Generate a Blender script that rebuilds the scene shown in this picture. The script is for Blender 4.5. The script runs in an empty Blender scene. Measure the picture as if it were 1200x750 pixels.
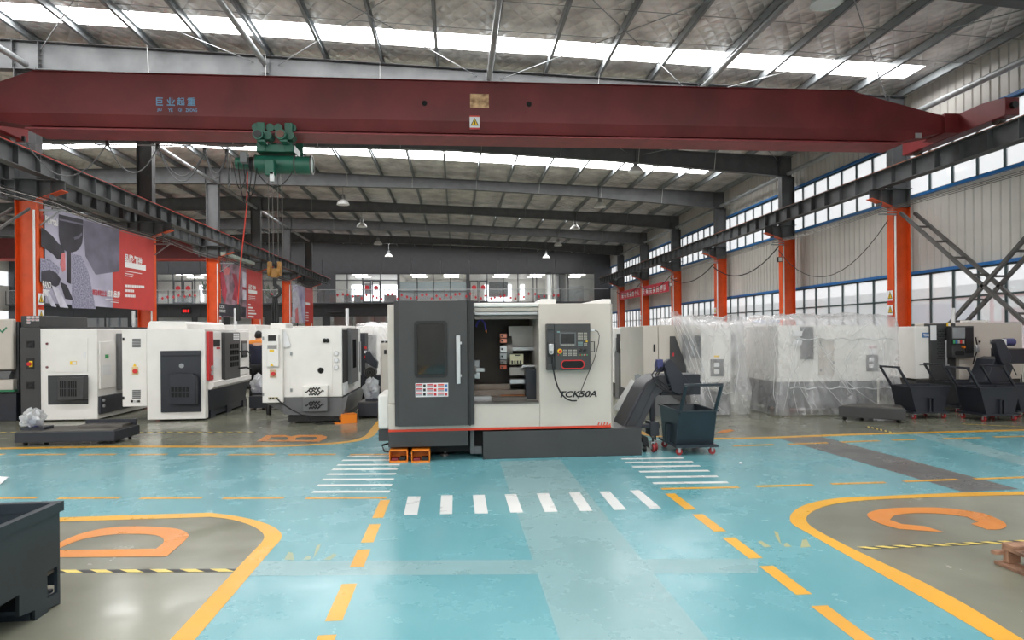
import bpy, bmesh, math, random
from mathutils import Matrix, Vector, Euler
random.seed(7)
SC = bpy.context.scene
COL = SC.collection

# ------------------------------------------------------------------ camera
F, H, TH, RO = 750.0, 1.6, math.atan(65 / 750), 0.009      # focal length in pixels of the 1200x750 frame, eye height, yaw, roll
cT, sT = math.cos(TH), math.sin(TH)
cam = bpy.data.cameras.new('camera')
cam.sensor_width = 36
cam.lens = F / 1200 * 36
cam.shift_y = 15 / 1200
cam.clip_end = 400
cam_o = bpy.data.objects.new('camera', cam)
COL.objects.link(cam_o)
_r, _u, _b = Vector((cT, -sT, 0)), Vector((0, 0, 1)), Vector((-sT, -cT, 0))
_x = _r * math.cos(RO) - _u * math.sin(RO)
_y = _r * math.sin(RO) + _u * math.cos(RO)
_m = Matrix((_x, _y, _b)).transposed().to_4x4()
_m.translation = (0, 0, H)
cam_o.matrix_world = _m
SC.camera = cam_o

# ------------------------------------------------------------------ world, exposure, big daylight lights
SC.view_settings.view_transform = 'Standard'
SC.view_settings.look = 'None'
SC.view_settings.gamma = 1
SC.view_settings.use_curve_mapping = False
SC.view_settings.exposure = 0.28
SKY = 1.3          # overcast sky
SKYLIGHT = 17.0      # translucent roof sheets, backlit by the sky
w = bpy.data.worlds.new('overcast')
SC.world = w
w.use_nodes = True
w.node_tree.nodes['Background'].inputs[0].default_value = (0.985, 0.985, 0.985, 1)
w.node_tree.nodes['Background'].inputs[1].default_value = SKY
def area(name, loc, rot, sx, sy, watts, col=(1, 1, 1)):
    l = bpy.data.lights.new(name, 'AREA')
    l.shape = 'RECTANGLE'; l.size = sx; l.size_y = sy; l.energy = watts; l.color = col
    o = bpy.data.objects.new(name, l); COL.objects.link(o)
    o.location = loc; o.rotation_euler = rot
    return o

# ------------------------------------------------------------------ from picture measurements to hall coordinates
def ray(u, v):
    a, b = u - 600, 390 - v
    a, b = a * math.cos(RO) + b * math.sin(RO), -a * math.sin(RO) + b * math.cos(RO)
    xc, yc = a / F, b / F
    return xc * cT + sT, -xc * sT + cT, yc
def G(u, v, z=0.0):
    x, y, k = ray(u, v); t = (z - H) / k
    return (x * t, y * t, z)
def WY(u, v, Y):
    x, y, k = ray(u, v); t = Y / y
    return (x * t, Y, H + k * t)
def WX(u, v, X):
    x, y, k = ray(u, v); t = X / x
    return (X, y * t, H + k * t)

# ------------------------------------------------------------------ mesh builder
def lin(c):
    return tuple(((x / 255) / 12.92 if x / 255 <= 0.04045 else ((x / 255 + 0.055) / 1.055) ** 2.4) for x in c)

class MB:
    def __init__(s):
        s.v = []; s.f = []
    def add(s, vs, fs):
        n = len(s.v); s.v += [tuple(p) for p in vs]; s.f += [tuple(i + n for i in f) for f in fs]; return s
    def box(s, x0, y0, z0, x1, y1, z1):
        x0, x1 = sorted((x0, x1)); y0, y1 = sorted((y0, y1)); z0, z1 = sorted((z0, z1))
        return s.add([(x0,y0,z0),(x1,y0,z0),(x1,y1,z0),(x0,y1,z0),(x0,y0,z1),(x1,y0,z1),(x1,y1,z1),(x0,y1,z1)],
                     [(0,3,2,1),(4,5,6,7),(0,1,5,4),(1,2,6,5),(2,3,7,6),(3,0,4,7)])
    def xbox(s, size, M):                                        # box centred on the origin of matrix M
        a, b, c = (q / 2 for q in size)
        P = [M @ Vector(p) for p in [(-a,-b,-c),(a,-b,-c),(a,b,-c),(-a,b,-c),(-a,-b,c),(a,-b,c),(a,b,c),(-a,b,c)]]
        return s.add(P, [(0,3,2,1),(4,5,6,7),(0,1,5,4),(1,2,6,5),(2,3,7,6),(3,0,4,7)])
    def beam(s, p, q, w, h, up=(0, 0, 1)):                       # rectangular bar from p to q
        p, q = Vector(p), Vector(q); d = q - p; L = d.length; d.normalize()
        u = Vector(up); x = d.cross(u)
        if x.length < 1e-4: u = Vector((1, 0, 0)); x = d.cross(u)
        x.normalize(); u = x.cross(d)
        M = Matrix((x, d, u)).transposed().to_4x4(); M.translation = (p + q) / 2
        return s.xbox((w, L, h), M)
    def prism(s, poly, ax, a, b):                                # polygon in the plane across axis ax, from a to b
        def P(p, t):
            return {'x': (t, p[0], p[1]), 'y': (p[0], t, p[1]), 'z': (p[0], p[1], t)}[ax]
        n = len(poly)
        A = sum(poly[i][0] * poly[(i + 1) % n][1] - poly[(i + 1) % n][0] * poly[i][1] for i in range(n))
        if A < 0: poly = poly[::-1]
        if b < a: a, b = b, a
        vs = [P(p, a) for p in poly] + [P(p, b) for p in poly]
        fs = [tuple(range(n))[::-1], tuple(range(n, 2 * n))] + [(i, (i + 1) % n, n + (i + 1) % n, n + i) for i in range(n)]
        if ax == 'y': fs = [f[::-1] for f in fs]
        return s.add(vs, fs)
    def cyl(s, p, q, r, n=14, r2=None, cap=True):
        p, q = Vector(p), Vector(q); d = (q - p).normalized()
        x = d.orthogonal().normalized(); y = d.cross(x)
        r2 = r if r2 is None else r2
        vs = []
        for c, R in ((p, r), (q, r2)):
            for i in range(n):
                t = 2 * math.pi * i / n
                vs.append(c + x * (R * math.cos(t)) + y * (R * math.sin(t)))
        fs = [(i, (i + 1) % n, n + (i + 1) % n, n + i) for i in range(n)]
        if cap: fs += [tuple(range(n))[::-1], tuple(range(n, 2 * n))]
        return s.add(vs, fs)
    def ring(s, c, d, R, r, n=20, m=6):
        c, d = Vector(c), Vector(d).normalized(); x = d.orthogonal().normalized(); y = d.cross(x)
        vs, fs = [], []
        for i in range(n):
            t = 2 * math.pi * i / n; e = x * math.cos(t) + y * math.sin(t)
            for j in range(m):
                q = 2 * math.pi * j / m
                vs.append(c + e * (R + r * math.cos(q)) + d * (r * math.sin(q)))
        for i in range(n):
            for j in range(m):
                fs.append((i * m + j, ((i + 1) % n) * m + j, ((i + 1) % n) * m + (j + 1) % m, i * m + (j + 1) % m))
        return s.add(vs, fs)
    def tube(s, pts, r, n=6):
        pts = [Vector(p) for p in pts]; vs, fs = [], []
        x = None
        for i, p in enumerate(pts):
            d = (pts[min(i + 1, len(pts) - 1)] - pts[max(i - 1, 0)])
            if d.length < 1e-7: d = Vector((0, 0, 1))
            d.normalize()
            x = d.orthogonal().normalized() if x is None else (x - d * x.dot(d))
            if x.length < 1e-4: x = d.orthogonal()
            x.normalize(); y = d.cross(x)
            R = r[i] if isinstance(r, (list, tuple)) else r
            for k in range(n):
                t = 2 * math.pi * k / n
                vs.append(p + x * (R * math.cos(t)) + y * (R * math.sin(t)))
        for i in range(len(pts) - 1):
            for k in range(n):
                fs.append((i * n + k, i * n + (k + 1) % n, (i + 1) * n + (k + 1) % n, (i + 1) * n + k))
        fs += [tuple(range(n))[::-1], tuple(range((len(pts) - 1) * n, len(pts) * n))]
        return s.add(vs, fs)
    def ball(s, c, rx, ry=None, rz=None, n=14, m=8):
        ry = rx if ry is None else ry; rz = rx if rz is None else rz
        vs = [(c[0], c[1], c[2] - rz)]
        for j in range(1, m):
            t = math.pi * j / m
            for i in range(n):
                q = 2 * math.pi * i / n
                vs.append((c[0] + rx * math.sin(t) * math.cos(q), c[1] + ry * math.sin(t) * math.sin(q), c[2] - rz * math.cos(t)))
        vs.append((c[0], c[1], c[2] + rz))
        fs = [(0, 1 + (i + 1) % n, 1 + i) for i in range(n)]
        for j in range(m - 2):
            for i in range(n):
                a = 1 + j * n
                fs.append((a + i, a + (i + 1) % n, a + n + (i + 1) % n, a + n + i))
        a = 1 + (m - 2) * n
        fs += [(a + i, a + (i + 1) % n, len(vs) - 1) for i in range(n)]
        return s.add(vs, fs)
    def lathe(s, c, prof, n=20):                                 # (radius, z) profile about the vertical through c
        vs, fs = [], []
        for r, z in prof:
            for i in range(n):
                t = 2 * math.pi * i / n
                vs.append((c[0] + r * math.cos(t), c[1] + r * math.sin(t), c[2] + z))
        for j in range(len(prof) - 1):
            for i in range(n):
                fs.append((j * n + i, j * n + (i + 1) % n, (j + 1) * n + (i + 1) % n, (j + 1) * n + i))
        return s.add(vs, fs)
    def face(s, *pts):
        return s.add(pts, [tuple(range(len(pts)))])
    def mesh(s, name, mat, off=None, sharp=35):
        m = bpy.data.meshes.new(name)
        vs = s.v
        if off is not None: vs = [off @ Vector(p) for p in vs]
        m.from_pydata([tuple(p) for p in vs], [], s.f)
        m.materials.append(mat)
        if sharp:
            m.polygons.foreach_set('use_smooth', [True] * len(m.polygons))
            m.set_sharp_from_angle(angle=math.radians(sharp))
        m.update()
        return m
    def build(s, name, mat, parent=None, bevel=0, local=False, seg=2, sharp=35):
        off = None
        if parent is not None and not local:
            off = wmat(parent).inverted()
        o = bpy.data.objects.new(name, s.mesh(name, mat, off, sharp)); COL.objects.link(o)
        if parent is not None: o.parent = parent
        if bevel:
            b = o.modifiers.new('edge', 'BEVEL'); b.width = bevel; b.segments = seg; b.limit_method = 'ANGLE'; b.angle_limit = math.radians(40)
        return o

def wmat(o):
    M = o.matrix_basis.copy()
    while o.parent is not None:
        o = o.parent; M = o.matrix_basis @ M
    return M
def tag(o, label=None, cat=None, group=None, kind=None):
    if label: o['label'] = label
    if cat: o['category'] = cat
    if group: o['group'] = group
    if kind: o['kind'] = kind
    return o
def thing(name, label, cat, loc=(0, 0, 0), rz=0.0, group=None, kind=None):
    o = bpy.data.objects.new(name, None); COL.objects.link(o)
    o.location = loc; o.rotation_euler = (0, 0, rz); o.empty_display_size = 0.2
    return tag(o, label, cat, group, kind)
def dup(root, loc, rz=None, label=None, group=None):
    r = root.copy(); COL.objects.link(r); r.location = loc
    if rz is not None: r.rotation_euler = (0, 0, rz)
    if label: r['label'] = label
    if group: r['group'] = group
    for ch in list(root.children):
        c = ch.copy(); COL.objects.link(c); c.parent = r
        for g in ch.children:
            d = g.copy(); COL.objects.link(d); d.parent = c
    return r
def put(o, loc, parent, rot=None):                               # an object sharing mesh data
    c = bpy.data.objects.new(o.name, o.data); COL.objects.link(c); c.parent = parent; c.location = loc
    if rot is not None: c.rotation_euler = rot
    return c
def bx(*a):
    return MB().box(*a)

# ------------------------------------------------------------------ flat shapes and lettering
def curvy(P, closed=True, sharp=48, n=5):
    """Round a polyline through its points, keeping its sharp corners."""
    P = [Vector(p) for p in P]; N = len(P); out = []
    def corner(i):
        if not closed and i in (0, N - 1): return True
        a, b = P[i] - P[i - 1], P[(i + 1) % N] - P[i]
        return a.length < 1e-6 or b.length < 1e-6 or math.degrees(a.angle(b)) > sharp
    def tang(i, seg):
        if corner(i): return seg
        a, b = P[i] - P[i - 1], P[(i + 1) % N] - P[i]
        return (a.normalized() + b.normalized()).normalized() * seg.length
    for i in range(N if closed else N - 1):
        p, q = P[i], P[(i + 1) % N]; sg = q - p; t0, t1 = tang(i, sg), tang((i + 1) % N, sg)
        for k in range(n):
            t = k / n; out.append(tuple(p * (2*t**3 - 3*t*t + 1) + t0 * (t**3 - 2*t*t + t) + q * (-2*t**3 + 3*t*t) + t1 * (t**3 - t*t)))
    if not closed: out.append(tuple(P[-1]))
    return out
def curve_mesh(name, loops, mat, thick=0.0):
    cu = bpy.data.curves.new(name, 'CURVE'); cu.dimensions = '2D'; cu.fill_mode = 'BOTH'; cu.extrude = thick / 2
    for lp in loops:
        sp = cu.splines.new('POLY'); sp.points.add(len(lp) - 1); sp.use_cyclic_u = True
        for i, p in enumerate(lp): sp.points[i].co = (p[0], p[1], 0, 1)
    t = bpy.data.objects.new(name, cu); COL.objects.link(t)
    me = bpy.data.meshes.new_from_object(t); bpy.data.objects.remove(t); bpy.data.curves.remove(cu)
    me.materials.clear(); me.materials.append(mat); me.name = name
    return me
def flat(name, loops, mat, z, parent):                           # a painted shape lying on the floor
    o = bpy.data.objects.new(name, curve_mesh(name, loops, mat)); COL.objects.link(o); o.location = (0, 0, z); o.parent = parent
    return o
def text(body, mat, parent, M, width=None, height=None, name='lettering', shear=0.0, fat=0.0, thick=0.004, align='CENTER'):
    """Lettering whose baseline runs along M's x and whose height runs along M's y; fitted to width/height."""
    cu = bpy.data.curves.new(name, 'FONT'); cu.body = body; cu.size = 1; cu.align_x = 'LEFT'; cu.shear = shear; cu.offset = fat
    cu.resolution_u = 3
    t = bpy.data.objects.new(name, cu); COL.objects.link(t)
    me = bpy.data.meshes.new_from_object(t); bpy.data.objects.remove(t); bpy.data.curves.remove(cu)
    me.materials.clear(); me.materials.append(mat); me.name = name
    if len(me.vertices) == 0: return None
    xs = [q.co.x for q in me.vertices]; ys = [q.co.y for q in me.vertices]
    x0, x1, y0, y1 = min(xs), max(xs), min(ys), max(ys)
    sy = height / (y1 - y0) if height else width / (x1 - x0)
    sx = width / (x1 - x0) if width else sy
    cx = (x0 + x1) / 2 if align == 'CENTER' else x0
    for q in me.vertices: q.co = ((q.co.x - cx) * sx, (q.co.y - y0) * sy, 0)
    o = bpy.data.objects.new(name, me); COL.objects.link(o); o.parent = parent
    o.matrix_local = wmat(parent).inverted() @ M
    return o
def frame(o, x, y):                                              # matrix with origin o, x axis along x, y axis along y
    x, y = Vector(x).normalized(), Vector(y).normalized(); z = x.cross(y)
    M = Matrix((x, y, z)).transposed().to_4x4(); M.translation = o
    return M
FACE = lambda x, y, z: frame((x, y, z), (1, 0, 0), (0, 0, 1))    # facing the camera (-Y)
FACEX = lambda x, y, z: frame((x, y, z), (0, 1, 0), (0, 0, 1))   # facing +X
FACEW = lambda x, y, z: frame((x, y, z), (0, -1, 0), (0, 0, 1))  # facing -X

# ------------------------------------------------------------------ materials
def mat(name, rgb, rough=0.5, metal=0.0, var=0.06, vscale=3.0, bump=0.0, bscale=40.0, spec=0.5, emit=None, coat=0.0, dark=None):
    m = bpy.data.materials.new(name); m.use_nodes = True
    nt = m.node_tree; b = nt.nodes['Principled BSDF']
    c = lin(rgb)
    b.inputs['Roughness'].default_value = rough; b.inputs['Metallic'].default_value = metal
    b.inputs['Specular IOR Level'].default_value = spec
    b.inputs['Coat Weight'].default_value = coat
    b.inputs['Base Color'].default_value = (*c, 1)
    tc = nt.nodes.new('ShaderNodeTexCoord')
    if var:
        n = nt.nodes.new('ShaderNodeTexNoise'); n.inputs['Scale'].default_value = vscale; n.inputs['Detail'].default_value = 4
        nt.links.new(tc.outputs['Object'], n.inputs['Vector'])
        r = nt.nodes.new('ShaderNodeMix'); r.data_type = 'RGBA'
        d = lin(dark) if dark else tuple(x * (1 - 2.2 * var) for x in c)
        r.inputs['A'].default_value = (*d, 1); r.inputs['B'].default_value = (*tuple(min(1, x * (1 + var)) for x in c), 1)
        mr = nt.nodes.new('ShaderNodeMapRange'); mr.inputs[1].default_value = 0.3; mr.inputs[2].default_value = 0.65
        nt.links.new(n.outputs['Fac'], mr.inputs[0]); nt.links.new(mr.outputs[0], r.inputs['Factor'])
        nt.links.new(r.outputs['Result'], b.inputs['Base Color'])
    if bump:
        n2 = nt.nodes.new('ShaderNodeTexNoise'); n2.inputs['Scale'].default_value = bscale; n2.inputs['Detail'].default_value = 3
        nt.links.new(tc.outputs['Object'], n2.inputs['Vector'])
        bp = nt.nodes.new('ShaderNodeBump'); bp.inputs['Strength'].default_value = bump; bp.inputs['Distance'].default_value = 0.02
        nt.links.new(n2.outputs['Fac'], bp.inputs['Height']); nt.links.new(bp.outputs[0], b.inputs['Normal'])
    if emit:
        b.inputs['Emission Color'].default_value = (*c, 1); b.inputs['Emission Strength'].default_value = emit
    return m
M_ = {}
def foil_mat():
    m = mat('foil_insulation', (226, 223, 220), 0.4, 0.45, var=0.16, vscale=1.3); nt = m.node_tree; b = nt.nodes['Principled BSDF']
    tc = nt.nodes.new('ShaderNodeTexCoord')
    hs = []
    for ang in (35, -35):                                        # diagonal wire netting that quilts the foil
        mp = nt.nodes.new('ShaderNodeMapping'); mp.inputs['Rotation'].default_value = (0, 0, math.radians(ang))
        wv = nt.nodes.new('ShaderNodeTexWave'); wv.bands_direction = 'X'; wv.inputs['Scale'].default_value = 1.05; wv.inputs['Distortion'].default_value = 0.6; wv.inputs['Detail Scale'].default_value = 0.6
        nt.links.new(tc.outputs['Object'], mp.inputs[0]); nt.links.new(mp.outputs[0], wv.inputs[0])
        pw = nt.nodes.new('ShaderNodeMath'); pw.operation = 'POWER'; pw.inputs[1].default_value = 0.35
        nt.links.new(wv.outputs['Fac'], pw.inputs[0]); hs.append(pw)
    mu = nt.nodes.new('ShaderNodeMath'); mu.operation = 'MULTIPLY'
    nt.links.new(hs[0].outputs[0], mu.inputs[0]); nt.links.new(hs[1].outputs[0], mu.inputs[1])
    n = nt.nodes.new('ShaderNodeTexNoise'); n.inputs['Scale'].default_value = 5; n.inputs['Detail'].default_value = 5
    mp = nt.nodes.new('ShaderNodeMapping'); mp.inputs['Scale'].default_value = (0.5, 2.2, 1)
    nt.links.new(tc.outputs['Object'], mp.inputs[0]); nt.links.new(mp.outputs[0], n.inputs['Vector'])
    ad = nt.nodes.new('ShaderNodeMath'); ad.operation = 'MULTIPLY_ADD'; ad.inputs[1].default_value = 0.9
    nt.links.new(n.outputs['Fac'], ad.inputs[0]); nt.links.new(mu.outputs[0], ad.inputs[2])
    bp = nt.nodes.new('ShaderNodeBump'); bp.inputs['Strength'].default_value = 0.75; bp.inputs['Distance'].default_value = 0.06
    nt.links.new(ad.outputs[0], bp.inputs['Height']); nt.links.new(bp.outputs[0], b.inputs['Normal'])
    return m
def floor_mat(name, rgb, rgb2, rough=0.22, worn=None, spec=0.5, vs=0.5):
    m = mat(name, rgb, rough, 0, var=0.1, vscale=vs, dark=rgb2, spec=spec); nt = m.node_tree; b = nt.nodes['Principled BSDF']
    tc = nt.nodes.new('ShaderNodeTexCoord')
    n = nt.nodes.new('ShaderNodeTexNoise'); n.inputs['Scale'].default_value = 1.7; n.inputs['Detail'].default_value = 6; n.inputs['Roughness'].default_value = 0.65
    nt.links.new(tc.outputs['Object'], n.inputs['Vector'])
    mr = nt.nodes.new('ShaderNodeMapRange'); mr.inputs[1].default_value = 0.35; mr.inputs[2].default_value = 0.7; mr.inputs[3].default_value = rough * 0.75; mr.inputs[4].default_value = rough * 1.6
    nt.links.new(n.outputs['Fac'], mr.inputs[0]); nt.links.new(mr.outputs[0], b.inputs['Roughness'])
    if worn:                                                     # scuffs where the paint has gone
        mp = nt.nodes.new('ShaderNodeMapping'); mp.inputs['Scale'].default_value = (1.6, 4.2, 1); mp.inputs['Rotation'].default_value = (0, 0, 0.35)
        n3 = nt.nodes.new('ShaderNodeTexNoise'); n3.inputs['Scale'].default_value = 2.6; n3.inputs['Detail'].default_value = 9; n3.inputs['Roughness'].default_value = 0.72
        nt.links.new(tc.outputs['Object'], mp.inputs[0]); nt.links.new(mp.outputs[0], n3.inputs['Vector'])
        k = nt.nodes.new('ShaderNodeMapRange'); k.inputs[1].default_value = 0.68; k.inputs[2].default_value = 0.8
        nt.links.new(n3.outputs['Fac'], k.inputs[0])
        mx = nt.nodes.new('ShaderNodeMix'); mx.data_type = 'RGBA'; mx.inputs['B'].default_value = (*lin(worn), 1)
        src = b.inputs['Base Color'].links[0].from_socket
        nt.links.new(src, mx.inputs['A']); nt.links.new(k.outputs[0], mx.inputs['Factor']); nt.links.new(mx.outputs['Result'], b.inputs['Base Color'])
    return m
def glow(name, rgb, strength):
    m = bpy.data.materials.new(name); m.use_nodes = True; nt = m.node_tree; nt.nodes.clear()
    e = nt.nodes.new('ShaderNodeEmission'); e.inputs[0].default_value = (*lin(rgb), 1); e.inputs[1].default_value = strength
    o = nt.nodes.new('ShaderNodeOutputMaterial'); nt.links.new(e.outputs[0], o.inputs[0]); return m
def thin(name, rgb, clear, rough=0.1, gloss=0.12, trans=0.5, folds=0.0):
    """Thin sheet: partly clear, partly milky, with a gloss."""
    m = bpy.data.materials.new(name); m.use_nodes = True; nt = m.node_tree; nt.nodes.clear()
    c = (*lin(rgb), 1)
    t = nt.nodes.new('ShaderNodeBsdfTransparent'); d = nt.nodes.new('ShaderNodeBsdfDiffuse'); d.inputs[0].default_value = c
    tl = nt.nodes.new('ShaderNodeBsdfTranslucent'); tl.inputs[0].default_value = c
    g = nt.nodes.new('ShaderNodeBsdfGlossy'); g.inputs['Roughness'].default_value = rough
    a = nt.nodes.new('ShaderNodeMixShader'); a.inputs[0].default_value = trans
    nt.links.new(d.outputs[0], a.inputs[1]); nt.links.new(tl.outputs[0], a.inputs[2])
    b = nt.nodes.new('ShaderNodeMixShader'); b.inputs[0].default_value = clear
    nt.links.new(a.outputs[0], b.inputs[1]); nt.links.new(t.outputs[0], b.inputs[2])
    k = nt.nodes.new('ShaderNodeMixShader'); k.inputs[0].default_value = gloss
    nt.links.new(b.outputs[0], k.inputs[1]); nt.links.new(g.outputs[0], k.inputs[2])
    if folds:
        tc = nt.nodes.new('ShaderNodeTexCoord'); mp = nt.nodes.new('ShaderNodeMapping'); mp.inputs['Scale'].default_value = (1.6, 1.6, 1.0); mp.inputs['Rotation'].default_value = (0.5, 0.5, 0.3)
        n = nt.nodes.new('ShaderNodeTexNoise'); n.inputs['Scale'].default_value = 1.1; n.inputs['Detail'].default_value = 2; n.inputs['Distortion'].default_value = 1.6
        nt.links.new(tc.outputs['Object'], mp.inputs[0]); nt.links.new(mp.outputs[0], n.inputs['Vector'])
        bp = nt.nodes.new('ShaderNodeBump'); bp.inputs['Strength'].default_value = folds; bp.inputs['Distance'].default_value = 0.08
        nt.links.new(n.outputs['Fac'], bp.inputs['Height'])
        for q in (d, g, tl): nt.links.new(bp.outputs[0], q.inputs['Normal'])
        mr = nt.nodes.new('ShaderNodeMapRange'); mr.inputs[1].default_value = 0.38; mr.inputs[2].default_value = 0.62
        mr.inputs[3].default_value = min(0.92, clear + 0.06); mr.inputs[4].default_value = max(0, clear - 0.14)
        nt.links.new(n.outputs['Fac'], mr.inputs[0]); nt.links.new(mr.outputs[0], b.inputs[0])
    o = nt.nodes.new('ShaderNodeOutputMaterial'); nt.links.new(k.outputs[0], o.inputs[0]); return m

foil = foil_mat()
concrete = floor_mat('polished_concrete', (136, 136, 121), (112, 112, 99), 0.18, vs=0.7)
teal = floor_mat('teal_floor_paint', (106, 163, 171), (97, 156, 166), 0.22, worn=(84, 100, 98))
teal_pale = floor_mat('faded_teal_paint', (130, 166, 170), (125, 162, 167), 0.26, worn=(120, 130, 130))
asphalt = floor_mat('dark_grey_floor_paint', (112, 110, 108), (92, 92, 92), 0.3)
yellow_line = floor_mat('yellow_floor_paint', (228, 170, 48), (212, 152, 42), 0.32, worn=(190, 150, 80))
orange_line = floor_mat('orange_floor_paint', (218, 138, 58), (200, 120, 50), 0.32, worn=(160, 135, 95))
pale_yellow = floor_mat('pale_yellow_tape', (228, 204, 110), (205, 180, 90), 0.35)
white_line = floor_mat('white_floor_paint', (232, 232, 230), (212, 214, 214), 0.3, worn=(140, 165, 170))
black_tape = mat('black_tape', (40, 40, 42), 0.5)
white_paint = mat('white_machine_paint', (236, 233, 229), 0.38, var=0.02)
cream_paint = mat('warm_grey_machine_paint', (200, 192, 183), 0.42, var=0.02)
dark_paint = mat('dark_grey_machine_paint', (61, 61, 62), 0.42, var=0.05)
mid_paint = mat('mid_grey_machine_paint', (104, 105, 107), 0.42, var=0.05)
navy_paint = mat('blue_black_machine_paint', (40, 43, 52), 0.4, var=0.06)
bin_paint = mat('dark_teal_grey_paint', (44, 54, 62), 0.36, var=0.08)
black = mat('black_plastic', (22, 22, 24), 0.45)
rubber = mat('black_rubber', (28, 28, 29), 0.7)
void = mat('dark_opening', (12, 12, 13), 0.8, var=0)
steel = mat('bare_steel', (176, 176, 178), 0.3, 0.9, var=0.08)
steel_dk = mat('worn_steel', (112, 108, 104), 0.4, 0.7, var=0.12)
alu = mat('brushed_aluminium', (198, 198, 200), 0.32, 0.6, var=0.04)
brace_grey = mat('dull_brace_steel', (92, 90, 88), 0.5, 0.3, var=0.1)
galv = mat('galvanised_steel', (150, 154, 156), 0.45, 0.35, var=0.1)
frame_grey = mat('grey_structural_paint', (84, 86, 88), 0.5, 0.0, var=0.1)
purlin_grey = mat('galvanised_purlin', (138, 143, 146), 0.5, 0.2, var=0.08)
orange_post = mat('orange_column_paint', (222, 84, 28), 0.42, var=0.06)
crane_red = mat('crane_red_paint', (112, 36, 38), 0.5, var=0.12, vscale=1.2)
crane_red2 = mat('crane_red_flange_paint', (140, 54, 58), 0.5, var=0.1)
rail_red = mat('red_rail_paint', (206, 66, 52), 0.5, var=0.12)
bright_red = mat('bright_red', (206, 40, 44), 0.42, var=0.04)
stripe_red = mat('orange_red_stripe', (214, 62, 36), 0.4, var=0.03)
hoist_green = mat('green_hoist_paint', (28, 92, 74), 0.42, var=0.12)
clad = mat('off_white_cladding', (205, 202, 196), 0.5, 0.0, var=0.07, vscale=0.8)
blue_trim = mat('blue_trim', (40, 110, 176), 0.4)
mullion = mat('dark_green_window_frame', (58, 74, 76), 0.45)
pane_m = thin('window_glass', (235, 240, 244), 0.62, 0.05, 0.1, 0.85)
glass = thin('clear_glass', (225, 235, 238), 0.93, 0.03, 0.06)
smoke_glass = thin('smoked_glass', (16, 17, 17), 0.16, 0.04, 0.05, 0.05)
frost = thin('frosted_glass', (196, 208, 212), 0.3, 0.2, 0.08, 0.6)
film = thin('clear_plastic_film', (252, 252, 254), 0.75, 0.2, 0.08, 0.6, folds=0.3)
film2 = thin('crumpled_plastic_bag', (246, 247, 249), 0.4, 0.25, 0.12, 0.5, folds=0.8)
skylight_m = glow('translucent_roof_sheet', (253, 253, 252), SKYLIGHT)
panel_dk = mat('dark_grey_cladding', (70, 71, 75), 0.45, var=0.05)
ceil_white = mat('office_white', (222, 220, 216), 0.6, var=0.02)
lit_day = glow('daylit_office_window', (240, 246, 252), 3.2)
lit_lamp = glow('office_lamp', (252, 252, 246), 11.0)
sticker_w = mat('white_sticker', (230, 230, 232), 0.5, var=0.0)
sticker_y = mat('yellow_sticker', (240, 200, 40), 0.5, var=0.0)
sticker_b = mat('blue_sticker', (60, 110, 170), 0.5, var=0.0)
red_plain = mat('red_print', (196, 48, 58), 0.5, var=0.0)
ink = mat('black_print', (26, 26, 28), 0.5, var=0.0)
salmon = mat('copper_tool_block', (200, 128, 108), 0.35, 0.5, var=0.05)
pvc = mat('white_conduit', (226, 226, 224), 0.5, var=0.02)
wood = mat('weathered_pallet_wood', (160, 122, 98), 0.75, var=0.14, vscale=9, bump=0.3, dark=(100, 74, 60))
orange_foot = mat('orange_pedal_paint', (240, 134, 36), 0.42, var=0.04)
blue_motor = mat('blue_motor_paint', (66, 68, 116), 0.4, var=0.06)
# ================================================================== THE HALL
XL, XR, XW, XLL = -10.45, 12.2, 12.75, -34.0          # column lines, right wall, far left wall
Y0, SP = 16.7, 6.0                                    # first column in view, bay length
YS, YN, YF = [Y0 + SP * k for k in range(-1, 6)], -16.0, 52.0
def roof(x):                                          # top of the rafters
    return 8.47 - 0.038 * x if x > -11 else 8.888 + 0.038 * (x + 11)

# ---- floor and its paint
floor = bx(XLL, YN - 8, -0.2, XW + 0.2, YF + 7, 0).build('floor', concrete)
tag(floor, 'polished grey concrete workshop floor with painted lanes', kind='structure')
def pix(pts, z=0.0): return [G(u, v, z)[:2] for u, v in pts]
D_out = [(246.7, 601), (276.7, 605), (300, 610), (320, 617.3), (330, 626.7), (328.3, 633.3), (320, 642)]
D_in = [(246.7, 606), (266.7, 608.3), (286.7, 613.3), (301.7, 620), (309.3, 627.7), (308.3, 633.3), (296.7, 650)]
do, di = pix(D_out), pix(D_in)
XD, XC = -1.385, 2.515
do[-1] = (XD, do[-1][1]); di[-1] = (XD - 0.13, di[-1][1])
do, di = curvy(do, False), curvy(di, False)
d_o = [(-30, 6.08)] + do + [(XD, YN)]
d_i = [(-30, 5.9)] + di + [(XD - 0.135, YN)]
C_out = [(1200, 576), (1133, 577.3), (1033, 581.5), (987, 583.5), (960, 587.3), (940, 593.3), (928, 601.5), (925.6, 608.3), (928.3, 614), (946.7, 625), (1100, 711.5), (1165, 750)]
C_in = [(1200, 580), (1083, 583.4), (1000, 587.7), (970, 592.7), (951.7, 600), (945, 607.3), (948.3, 615), (966.7, 626.7), (1120, 702), (1196, 748)]
co, ci = pix(C_out), pix(C_in)
XC = co[-1][0]
co, ci = curvy(co, False), curvy(ci, False)
c_o = [(12.4, co[0][1])] + co + [(XC, YN)]
c_i = [(12.4, ci[0][1])] + ci + [(ci[-1][0], YN)]
farL = pix([(0, 524), (120, 523.7), (220, 523.6), (296, 523.6), (372, 521), (412.6, 517.3), (430.3, 512.2), (438, 504.6), (441.7, 499.5)])
farL[0] = (-30, farL[1][1])
farR = pix([(1200, 503.3), (1000, 509.4), (838, 514.3), (792, 513.2), (764, 510.5), (748, 506), (735, 500), (726, 495)])
farR[0] = (12.4, farR[1][1] + 0.06)
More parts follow.
